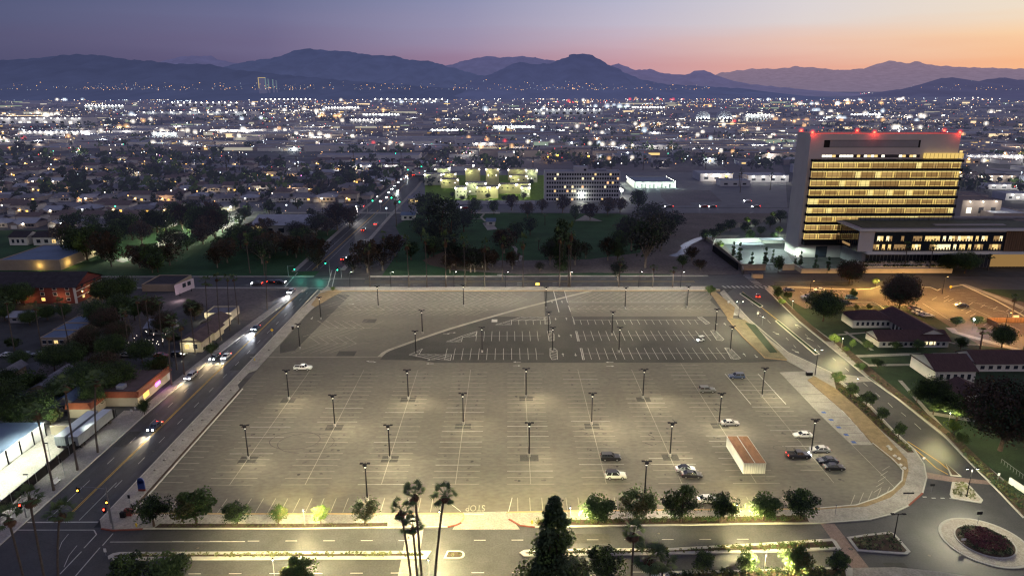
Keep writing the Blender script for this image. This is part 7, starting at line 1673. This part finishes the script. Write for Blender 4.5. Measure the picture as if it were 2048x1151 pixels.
# ------------------------------------------------------------------ mid-distance and far city
FW = [ # px0, px1, base, top, depth, wall, roof, lit power, label
 (636,838,326,311,30,'wall_far','roof_far',0,'long flat school hall left of the avenue'),(680,800,342,331,26,'wall_far','roof_pale',1,'low bluish hall in front of the long one'),
 (0,168,252,236,60,'wall_far','roof_far',3,'long white warehouse wall lit by a lamp row at left edge'),(46,163,276,263,50,'wall_far','roof_pale',1,'white warehouse with dark panels at left'),(225,300,272,261,50,'wall_far','roof_far',0,'grey warehouse with slots left of the lit office'),(305,356,281,265,28,'wall_far','roof_pale',2,'lit pale office block left of the field'),
 (160,230,282,272,40,'wall_far','roof_pale',0,'low roof left of the grey warehouse'),(280,500,234,224,90,'wall_far','roof_far',4,'very long lit warehouse in the left distance'),(170,250,222,211,60,'wall_far','roof_far',2,'lit warehouse left in the distance'),(340,480,214,205,60,'wall_far','roof_far',1,'brick-coloured long warehouse in the distance'),(520,625,205,198,70,'wall_far','roof_pale',1,'distant low warehouse with pale front'),
 (420,520,270,260,40,'wall_far','roof_pale',5,'bright floodlit yard building behind the field'),(650,720,225,215,40,'wall_far','roof_pale',1,'pale square warehouse left of centre'),(700,765,250,239,40,'wall_far','roof_pale',1,'white fronted warehouse behind the trees'),(725,800,236,228,40,'wall_far','roof_pale',2,'lit warehouse near the centre left'),(825,880,288,278,24,'wall_far','roof_blue',0,'blue flat shed beside the far avenue'),
 (745,890,205,198,90,'wall_far','roof_far',2,'long teal-lit building in the centre distance'),(1065,1205,232,219,60,'wall_far','roof_far',2,'long hall with lit doors right of centre'),(985,1070,262,252,50,'wall_far','roof_pale',4,'floodlit loading hall in the centre'),(910,945,295,281,24,'wall_far','roof_far',0,'small tan block right of the avenue'),
 (945,990,300,286,26,'wall_far','roof_pale',1,'pale block with one bright lamp'),(990,1052,300,288,24,'wall_far_tan','roof_far',0,'tan block lit orange at the yard'),(1082,1103,320,310,9,'wall_far_tan','roof_far',0,'small orange-lit cabin in the scrap yard'),(1105,1180,312,300,30,'wall_far_tan','roof_brown',0,'dark brown shed behind the cabin'),(1230,1302,324,311,26,'wall_far','roof_blue',0,'blue-walled long hall on the bare field edge'),
 (1302,1345,325,318,10,'wall_far','roof_pale',0,'low white annex beside the blue-walled hall'),(1400,1465,362,348,28,'wall_far','roof_pale',1,'grey workshop with a white and an orange lamp'),(1440,1500,372,362,14,'wall_far','roof_blue',0,'low blue-roofed annex of the workshop'),(1495,1577,364,352,26,'wall_far','roof_pale',1,'cream warehouse beside the tower'),
 (1262,1330,222,214,40,'wall_far','roof_far',1,'distant white hall at the freeway'),(1390,1420,246,237,30,'wall_white','roof_pale',2,'left of two lit dome halls'),(1435,1465,246,237,30,'wall_white','roof_pale',2,'right of two lit dome halls'),(1490,1540,246,229,40,'wall_far','roof_far',2,'slope-roofed stadium stand in the distance'),(1700,1760,236,228,30,'wall_far','roof_far',2,'lit mall block above the tower left'),
 (1930,2045,324,311,20,'wall_far','roof_pale',1,'long white-roofed shop right of the tower'),(1950,2030,366,352,16,'wall_far_tan','roof_brown',1,'tan two-storey shop right of the tower'),(1975,2040,378,370,12,'wall_far','roof_pale',1,'low white clinic right of the tower'),(1920,1998,434,402,22,'wall_far_tan','roof_brown',1,'two-storey motel with lit stairs by the tower'),(1985,2060,441,428,26,'wall_far_tan','roof_pale',0,'low tan block behind the wing roof'),(1930,1975,400,392,20,'wall_far_tan','roof_brown',0,'dark low roof right of the tower'),
 (2000,2060,300,290,20,'wall_far','roof_far',0,'small chapel-like house at the right edge'),(2010,2060,400,388,16,'wall_far','roof_pale',1,'garage block at the right photo edge'),(1500,1560,300,290,30,'wall_far','roof_pale',3,'row of lit shopfronts left of the tower'),(1380,1440,306,297,24,'wall_far','roof_pale',2,'lit shop block right of the bare field'),(1240,1300,300,291,24,'wall_far','roof_far',1,'grey block with bright yard behind blue hall'),
 (560,610,392,380,10,'house_wall_pale','roof_grey',0,'pale house by the lane at the neighbourhood edge'),(1330,1380,262,254,30,'wall_far','roof_far',2,'lit yard shed right of centre'),(860,930,268,259,30,'wall_far','roof_pale',2,'lit shop row by the far avenue'),(1585,1600,345,330,8,'wall_far','roof_pale',0,'small block behind the tower edge')]
for (a, c, yb, yt, dp, wl, rf, lit, lb) in FW:
    t, w, z = bldg('dome_hall' if 'dome' in lb else 'warehouse', lb, 'building', a, c, yb, yt, dp, wl, rf, parapet=.6)
    x, y = t.location.x, t.location.y; n = max(2, int(2*w/9)) if lit else 0
    if 'dome' in lb:
        b = MB(); b.tube([(0, 0+k*dp/1, z-.2) for k in range(2)], w, 'roof_pale', 20); part('dome', b, t)
    nw = max(3, min(10, int(w/4)))
    if 'dark distant' not in lb: windows(t, -w+1, w-1, z*.25, z*.6, nw, p=.12 if lit < 3 else .3, m='win_white', gap=.6)
    n = min(n, 12)
    for k in range(n):
        xx = -w+(k+.5)*2*w/n; b = MB(); s_ = y*.00042; b.tube([(xx, -.8, z-.3-s_), (xx, -.8, z-.3+s_)], s_*1.3, 'lamp_white', 6); part('wall_lamp', b, t)
    m_ = min(n, 5)
    for k in range(m_): xx = x-w+(k+.5)*2*w/m_; point(xx, y-3.5-w/m_*.3, z*.9, 900*lit*(1+y/900), (1, .97, .86) if lit % 2 else (.88, 1, .92), .5)
for px, py, w, c in [(1010,291,5000,(1,.55,.1)),(1000,300,5000,(1,.6,.1)),(1095,318,2600,(1,.5,.05)),(1115,314,2600,(1,.5,.08)),(1173,302,5200,(1,.45,.05)),(1177,316,4200,(1,.45,.05)),(1452,358,2600,(1,.55,.1)),(1437,357,2600,WHITE)]:
    x, y = P(px, py+6); point(x, y-4, 5, w, c, .4); 
    t = thing('yard_lamp', 'yard lamp on pole glowing among the mid-distance sheds', 'lamp', (x, y, 0), 0, 'yard lamps at the mid-distance sheds'); b = MB(); b.tube([(0,0,0),(0,0,5)], .12, 'metal_grey', 5); part('pole', b, t); b = MB(); b.tube([(0,0,5),(0,0,6.6)], 1.0, 'lamp_amber' if c[2] < .2 else 'lamp_white', 8); part('lens', b, t)

# scattered smaller buildings of the plain
def make_block(i):
    def f():
        rg = random.Random(300+i); t = thing('city_building', '', 'building'); w = rg.uniform(9, 22); d = rg.uniform(12, 26); z = rg.uniform(4, 8)
        b = MB(); b.box(-w, w, 0, d, 0, z, ['wall_far', 'wall_far_tan', 'house_wall_pale'][i % 3]); part('wall', b, t)
        b = MB(); b.box(-w-.3, w+.3, -.3, d+.3, z, z+.5, ['roof_far', 'roof_pale', 'roof_grey', 'roof_brown'][i % 4]); part('roof', b, t)
        for k in range(3): b = MB(); xx = -w+(k+.3)*2*w/3; b.box(xx, xx+2*w/6, -.1, -.02, z*.25, z*.6, ['win_white', 'window_dark', 'win_warm', 'window_dark'][(i+k) % 4]); part('window', b, t)
        if i % 2: b = MB(); b.tube([(0, -.8, z-.6), (0, -.8, z+.6)], .9, ['lamp_white', 'lamp_warm', 'lamp_cool'][i % 3], 6); part('wall_lamp', b, t)
        return t
    return f
BP = [Proto(make_block(i)) for i in range(10)]; rg = random.Random(91); n = 0
ZONE = lambda x, y: (x > -60 and y < 735) or (x < -95 and y < 985)
while n < 270:
    y = 640*math.exp(rg.random()*1.7); x = rg.uniform(-.8, .8)*y
    if ZONE(x, y) and not (x > 330 and y > 420): continue
    if abs(x+.098*y+30) < 18: continue
    if 560 < y < 1000 and 50 < x < 320 and y < 760: continue
    i = rg.randrange(10); d = 'left' if x < -.25*y else ('right' if x > .3*y else 'central')
    BP[i].put((x, y, 0), rg.choice([0, 0, math.pi/2])+0, 1, '%s city building of the %s plain in the %s' % (['flat', 'lamp-lit', 'plain', 'lamp-lit'][i % 4] if i % 2 == 0 else 'lamp-lit', d, 'middle distance' if y < 1400 else 'far distance'), 'small city buildings of the plain'); n += 1
    if rg.random() < .32 and y < 2600: point(x+rg.uniform(-8, 8), y-6, 7, 9000*(y/900), rg.choice([(1, .96, .85), (.9, 1, .95), (1, .7, .4), (.95, .98, 1)]), .5)
for i in range(0):
    pass
glow('lamp_warmline', (1, .75, .3), .7); glow('cool_line', (.5, .9, .8), .35)
# distant tower cluster with lit outlines on the left
for i, (a, c, yb, yt, m) in enumerate([(517,532,170,155,'lamp_warmline'),(536,538,170,158,'cool_line'),(545,547,170,159,'cool_line'),(552,553,170,161,'cool_line')]):
    Y = 6300; x0 = Q(a, yb, Y)[0]; x1 = Q(c, yb, Y)[0]; z = Q(a, yt, Y)[1]; t = thing('distant_hotel_tower', 'distant lit high-rise at the mountain foot, %s from left' % ORD[i], 'high-rise', ((x0+x1)/2, Y, 0), 0, 'lit high-rises at the mountain foot'); w = (x1-x0)/2
    b = MB(); b.box(-w, w, 0, 20, 0, z, 'wall_far'); part('wall', b, t)
    b = MB(); b.box(-w, w, -1, -.2, z-4, z, m)
    if i == 0: b.box(-w, -w+5, -1, -.2, z*.5, z-6, 'lamp_warmline'); b.box(w-5, w, -1, -.2, z*.5, z-6, 'cool_line')
    else: b.box(-w*.5, w*.5, -1, -.2, z*.55, z-8, m)
    part('light_outline', b, t)

for i, (px, py, h, ps) in enumerate([(455,352,22,'behind the green sports field, left'),(480,350,24,'behind the green sports field, right'),(595,352,20,'left of the long school hall'),(708,330,16,'by the school hall front'),(786,345,15,'left of the far avenue'),(803,330,15,'beside the third junction'),(1066,338,14,'behind the apartment cubes'),(1180,338,14,'behind the slab block'),(1286,340,15,'on the bare field edge'),(1450,335,15,'right of the bare field'),(1160,350,13,'between cubes and slab block'),(840,350,14,'right of the third junction')]):
    x, y = P(px, py); t = thing('utility_pole', 'tall utility pole '+ps, 'utility pole', (x, y, 0), 0, 'utility poles'); b = MB(); b.tube([(0,0,0),(0,0,h)], [.28,.2], 'wood_pole', 6); part('pole', b, t); b = MB(); b.box(-1.6, 1.6, -.1, .1, h-1, h-.8, 'wood_pole'); b.box(-1.2, 1.2, -.1, .1, h-2.4, h-2.2, 'wood_pole'); part('cross_arm', b, t)
# trees of the plain as one mass
mb = MB(); rg = random.Random(17)
for _ in range(4200):
    y = 560*math.exp(rg.random()*2.25); x = rg.uniform(-.8, .8)*y
    if (x > -60 and y < 760 and not x > 330) or (x < -95 and y < 560) or abs(x+.098*y+30) < 14: continue
    if 560 < y < 760 and 50 < x < 300: continue
    dens = math.sin(x*.006+1)+math.sin(y*.004+x*.002)+math.sin(x*.017+y*.011)
    if dens < rg.uniform(-1.5, 1.2): continue
    h = rg.uniform(6, 13); r = rg.uniform(4, 8)*(1+y/5000); leaves(mb, (x, y, h*.5), (r, r, h*.55), 16, r*.38, rg.choice(['leaf_dark_far', 'leaf_dark_far', 'leaf_green_far', 'leaf_grey_far']), rg)
tag(mb.build('distant_trees'), 'dark tree cover of the city plain out to the mountains', 'trees', kind='stuff')
for i, (px, py) in enumerate([(1200,341),(1190,340),(1222,338),(1170,338),(40,300),(60,302),(90,310),(500,300),(520,296),(700,372),(660,345),(690,350),(745,360),(640,365),(620,380)]):
    tree('pd', px, py, rnd.uniform(10, 15), 'big dark tree in the mid-distance, %s of the scattered ones' % ORD[i], 'scattered mid-distance trees', 1.3)

# street lights and signs of the plain: the largest as things, the remainder as one mass
def octa(mb, x, y, z, r, m):
    mb.raw([(x-r,y,z),(x+r,y,z),(x,y-r,z),(x,y+r,z),(x,y,z-r),(x,y,z+r)], [(0,2,5),(2,1,5),(1,3,5),(3,0,5),(2,0,4),(1,2,4),(3,1,4),(0,3,4)], m)
LM = ['far_white']*9+['far_cool']*6+['far_warm']*6+['far_red']*2+['far_green', 'far_pink']
LPR = {}
def make_far_lamp(m):
    def f():
        t = thing('city_street_light', '', 'street light'); b = MB(); b.tube([(0,0,0),(0,0,7)], .09, 'metal_grey', 4); part('pole', b, t)
        b = MB(); octa(b, 0, 0, 7.2, .55, m); part('lamp_head', b, t); return t
    return f
CN = {'far_white': 'white', 'far_cool': 'cold white', 'far_warm': 'orange', 'far_red': 'red', 'far_green': 'green', 'far_pink': 'pink'}
rg = random.Random(23); n = 0
while n < 280:
    y = 455*math.exp(rg.random()*1.0); x = rg.uniform(-.8, .8)*y
    if -80 < x < 60+.0*y and y < 640: continue
    if x > -60 and y < 735 and x < 330: continue
    if y < 700 and x < -95 and rg.random() < .6: continue
    m = rg.choice(LM); 
    if m not in LPR: LPR[m] = Proto(make_far_lamp(m))
    LPR[m].put((x, y, 0), 0, rg.uniform(.75, 1.2), '%s street light %s of the city plain' % (CN[m], 'on the near edge' if y < 700 else 'in the middle'), 'street lights of the city plain'); n += 1
    if rg.random() < .22: point(x, y-1, 7, 2600, {'far_warm': (1, .6, .3), 'far_cool': (.85, .95, 1)}.get(m, (1, .95, .85)), .4)
mb = MB(); rg = random.Random(64); LY = Y
yy = max(640, Y-10); r_ = 0
while yy < 1500:
    x = -.8*yy
    while x < .8*yy:
        if ((x < -100 and yy > LY-5) or (x > 330 and yy > 520) or (x < -105-.1*yy and yy > 990)) and rg.random() < .8 and math.sin(x*.008+yy*.003)+math.sin(yy*.012+1) > -.7:
            w = rg.uniform(5, 8); d = rg.uniform(8, 11); z = rg.choice([2.8, 3, 3, 5.2]); y0 = yy+rg.uniform(-4, 4); rm = rg.choice(['roof_brown', 'roof_grey', 'roof_pale', 'roof_grey', 'roof_far'])
            mb.box(x-w, x+w, y0, y0+d, 0, z, rg.choice(['house_wall', 'house_wall_pale', 'wall_far_tan'])); mb.gable(x-w, x+w, y0, y0+d, z, 2.1, rm, .5, rg.choice('xy'))
            if rg.random() < .45: a = rg.uniform(-.7, .5)*w; mb.box(x+a, x+a+1.4, y0-.12, y0-.04, .9, 2.2, rg.choice(['win_warm', 'lamp_orange2', 'win_bright', 'win_dim']))
        x += rg.uniform(16, 26)
    yy += 24 if r_ % 2 else 34; r_ += 1
tag(mb.build('distant_houses'), 'mass of small houses filling the farther neighbourhoods', 'houses', kind='stuff')
# beyond the first hundreds of buildings the rooftops read as one mass
mb = MB(); rg = random.Random(63); n = 0
def free_far(x, y): return not ((x > -60 and y < 745) or (x < -95 and y < 990) or abs(x+.098*y+30) < 20)
while n < 1500:
    y = 900*math.exp(rg.random()*1.75); x = rg.uniform(-.8, .8)*y
    if not free_far(x, y): continue
    w = rg.choice([6, 8, 10, 14, 22, 40, 60])*(1+y/4000); d = rg.uniform(10, 30); z = rg.uniform(3.5, 8)*(1+y/9000)
    mb.box(x-w, x+w, y, y+d, -.1, z, rg.choice(['wall_far', 'wall_far_tan', 'house_wall_pale', 'house_wall']), rg.choice(['roof_pale', 'roof_far', 'roof_far', 'roof_grey', 'roof_brown']))
    q = rg.random()
    if q < .22: mb.box(x-w*rg.uniform(.3, .95), x+w*rg.uniform(.3, .95), y-.3, y-.1, .3, z*.8, rg.choice(['painted_wall_glow', 'painted_wall_glow', 'painted_wall_glow_green', 'far_dim']))  # floodlight on some fronts painted as glowing panels
    elif q < .45: a = rg.uniform(-.8, .5)*w; mb.box(x+a, x+a+w*.3, y-.3, y-.1, z*.3, z*.65, rg.choice(['win_warm', 'win_white', 'win_dim']))
    n += 1
tag(mb.build('distant_buildings'), 'mass of low distant buildings filling the city plain', 'buildings', kind='stuff')

mb = MB(); hb = MB(); rg = random.Random(29)
LD = ['far_dim']*5+['far_dimc']*4+['far_white']*4+['far_cool']*2+['far_warm']*3+['far_red']
def lamp_at(x, y, r, m, halo=0):
    octa(mb, x, y, rg.uniform(6, 10), r, m)
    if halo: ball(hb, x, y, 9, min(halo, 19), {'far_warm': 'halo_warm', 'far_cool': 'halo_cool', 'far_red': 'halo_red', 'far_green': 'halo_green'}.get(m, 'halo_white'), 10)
# bright yards and car parks: tight groups with a few glaring lamps
for c_ in range(150):
    cy_ = 760*math.exp(rg.random()**1.1*2.15); cx_ = rg.uniform(-.78, .78)*cy_
    if not free_far(cx_, cy_): continue
    big = rg.random() < .5; col = rg.choice([['far_white', 'far_dim'], ['far_cool', 'far_dimc'], ['far_white', 'far_cool', 'far_dim'], ['far_warm', 'far_dim'], ['far_white', 'far_dim']])
    sx = rg.uniform(25, 110)*(1+cy_/4000); sy = rg.uniform(6, 22)*(1+cy_/2500)
    for k in range(int(rg.uniform(4, 18))):
        m = rg.choice(col); g = big and rg.random() < .28
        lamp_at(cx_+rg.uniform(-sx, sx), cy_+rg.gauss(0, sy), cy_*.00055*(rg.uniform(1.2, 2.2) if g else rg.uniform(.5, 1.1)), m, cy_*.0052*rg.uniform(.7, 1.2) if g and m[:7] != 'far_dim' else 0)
    if cy_ < 3600: point(cx_, cy_-5, 10, 6500*(1+cy_/1500)*(1.5 if big else .7), {'far_warm': (1, .65, .35), 'far_cool': (.85, .95, 1)}.get(col[0], (1, .95, .82)), .6); point(cx_+sx*.6, cy_+3, 10, 4500*(1+cy_/1500), (1, .93, .8), .6)
# single porch and street lamps
for _ in range(420):
    y = rg.uniform(445, 1000); x = rg.uniform(-.8*y, -115); octa(mb, x, y, rg.uniform(2.5, 6), y*.00042*rg.uniform(.5, 1.2), rg.choice(['far_warm', 'far_dim', 'far_dim', 'far_warm', 'far_white', 'far_dimc', 'far_dim']))
for _ in range(1300):
    y = 800*math.exp(rg.random()**.85*2.15); x = rg.uniform(-.8, .8)*y
    if free_far(x, y): lamp_at(x, y, y*.0005*rg.choice([.4, .5, .6, .8, 1.1]), rg.choice(LD))
for _ in range(650):
    y = 740*math.exp(rg.random()*.95); x = rg.uniform(-.8, .8)*y
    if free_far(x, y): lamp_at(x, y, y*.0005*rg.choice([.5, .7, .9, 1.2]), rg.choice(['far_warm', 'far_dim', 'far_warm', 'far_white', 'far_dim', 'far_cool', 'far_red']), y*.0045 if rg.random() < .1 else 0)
# lamp rows along cross streets and receding roads
for k in range(34):
    y0 = 820*math.exp(rg.random()*2.0); x0 = rg.uniform(-.75, .6)*y0; x1 = x0+rg.uniform(.1, .5)*y0; m = rg.choice(['far_warm', 'far_white', 'far_dim', 'far_cool', 'far_dim']); st = rg.uniform(22, 45)*(1+y0/3000); x = x0
    while x < x1:
        if free_far(x, y0): lamp_at(x, y0+rg.gauss(0, 3), y0*.0005*rg.uniform(.6, 1.0), m if rg.random() < .8 else 'far_red')
        x += st
for k in range(18):
    x0 = rg.uniform(-.7, .7)*2500; y = 1000; m = rg.choice(['far_warm', 'far_dim', 'far_white'])
    while y < 6000:
        if free_far(x0, y): lamp_at(x0+rg.gauss(0, 3), y, y*.00045*rg.uniform(.6, 1), m)
        y += rg.uniform(40, 120)*(1+y/3000)
for (a, c, py, cols) in [(100,560,184,'wc'),(240,470,196,'w'),(640,900,188,'wdr'),(1240,1420,200,'wor'),(0,130,193,'oo'),(1390,1480,190,'w'),(1720,1980,188,'wr'),(1590,1720,174,'w'),(1700,1850,240,'wc'),(1890,1990,200,'w'),(340,640,226,'w'),(860,1100,192,'dro'),(1050,1240,207,'wor'),(0,170,236,'w'),(150,420,272,'w'),(760,900,206,'c'),(480,700,200,'w'),(1280,1340,232,'w'),(1480,1560,236,'w'),(1340,1380,246,'w'),(1640,1760,232,'w')]:
    for k in range(int((c-a)/6)):
        px_ = a+(c-a)*rg.random(); x, y = P(px_, max(182, py+rg.gauss(0, 1.6))); m = {'w': 'far_white', 'c': 'far_cool', 'o': 'far_warm', 'd': 'far_dim', 'r': 'far_red'}[rg.choice(cols)]
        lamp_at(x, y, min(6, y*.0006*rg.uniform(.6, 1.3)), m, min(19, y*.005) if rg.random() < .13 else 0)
tag(mb.build('city_lights'), 'countless small lights of the city plain at dusk', 'lights', kind='stuff')
tag(hb.build('painted_lamp_glow'), 'painted soft glow balls round the brightest city lamps', 'haze', kind='stuff')
hl = MB(); rg = random.Random(41)      # lamps on the lower mountain slopes
for _ in range(520):
    px = rg.uniform(0, 2048) if _ % 3 else rg.gauss(rg.choice([250, 560, 800, 1060, 1180]), 60); py = 180-abs(rg.gauss(0, 6.5)); Y = 5200 if px < 1500 else 6200
    if 1430 < px < 1800: continue
    x, z = Q(px, py, Y); octa(hl, x, Y, z, 2.3*rg.uniform(.4, 1.1), rg.choice(['far_dim', 'far_dimc', 'far_warm']))
tag(hl.build('hillside_lights'), 'sparse lights dotted over the lower mountain slopes', 'lights', kind='stuff')
# ------------------------------------------------------------------ render settings
sc.render.engine = 'CYCLES'; sc.cycles.use_denoising = True
try: sc.cycles.denoiser = 'OPENIMAGEDENOISE'; sc.cycles.denoising_input_passes = 'RGB_ALBEDO_NORMAL'; sc.cycles.denoising_prefilter = 'ACCURATE'
except Exception: pass
sc.cycles.use_light_tree = True; sc.cycles.max_bounces = 3; sc.cycles.diffuse_bounces = 2; sc.cycles.glossy_bounces = 2; sc.cycles.transparent_max_bounces = 10
sc.cycles.sample_clamp_indirect = 3; sc.cycles.filter_width = 1.3; sc.cycles.caustics_reflective = False; sc.cycles.caustics_refractive = False
sc.view_settings.view_transform = 'Standard'; sc.view_settings.look = 'None'; sc.view_settings.exposure = 0
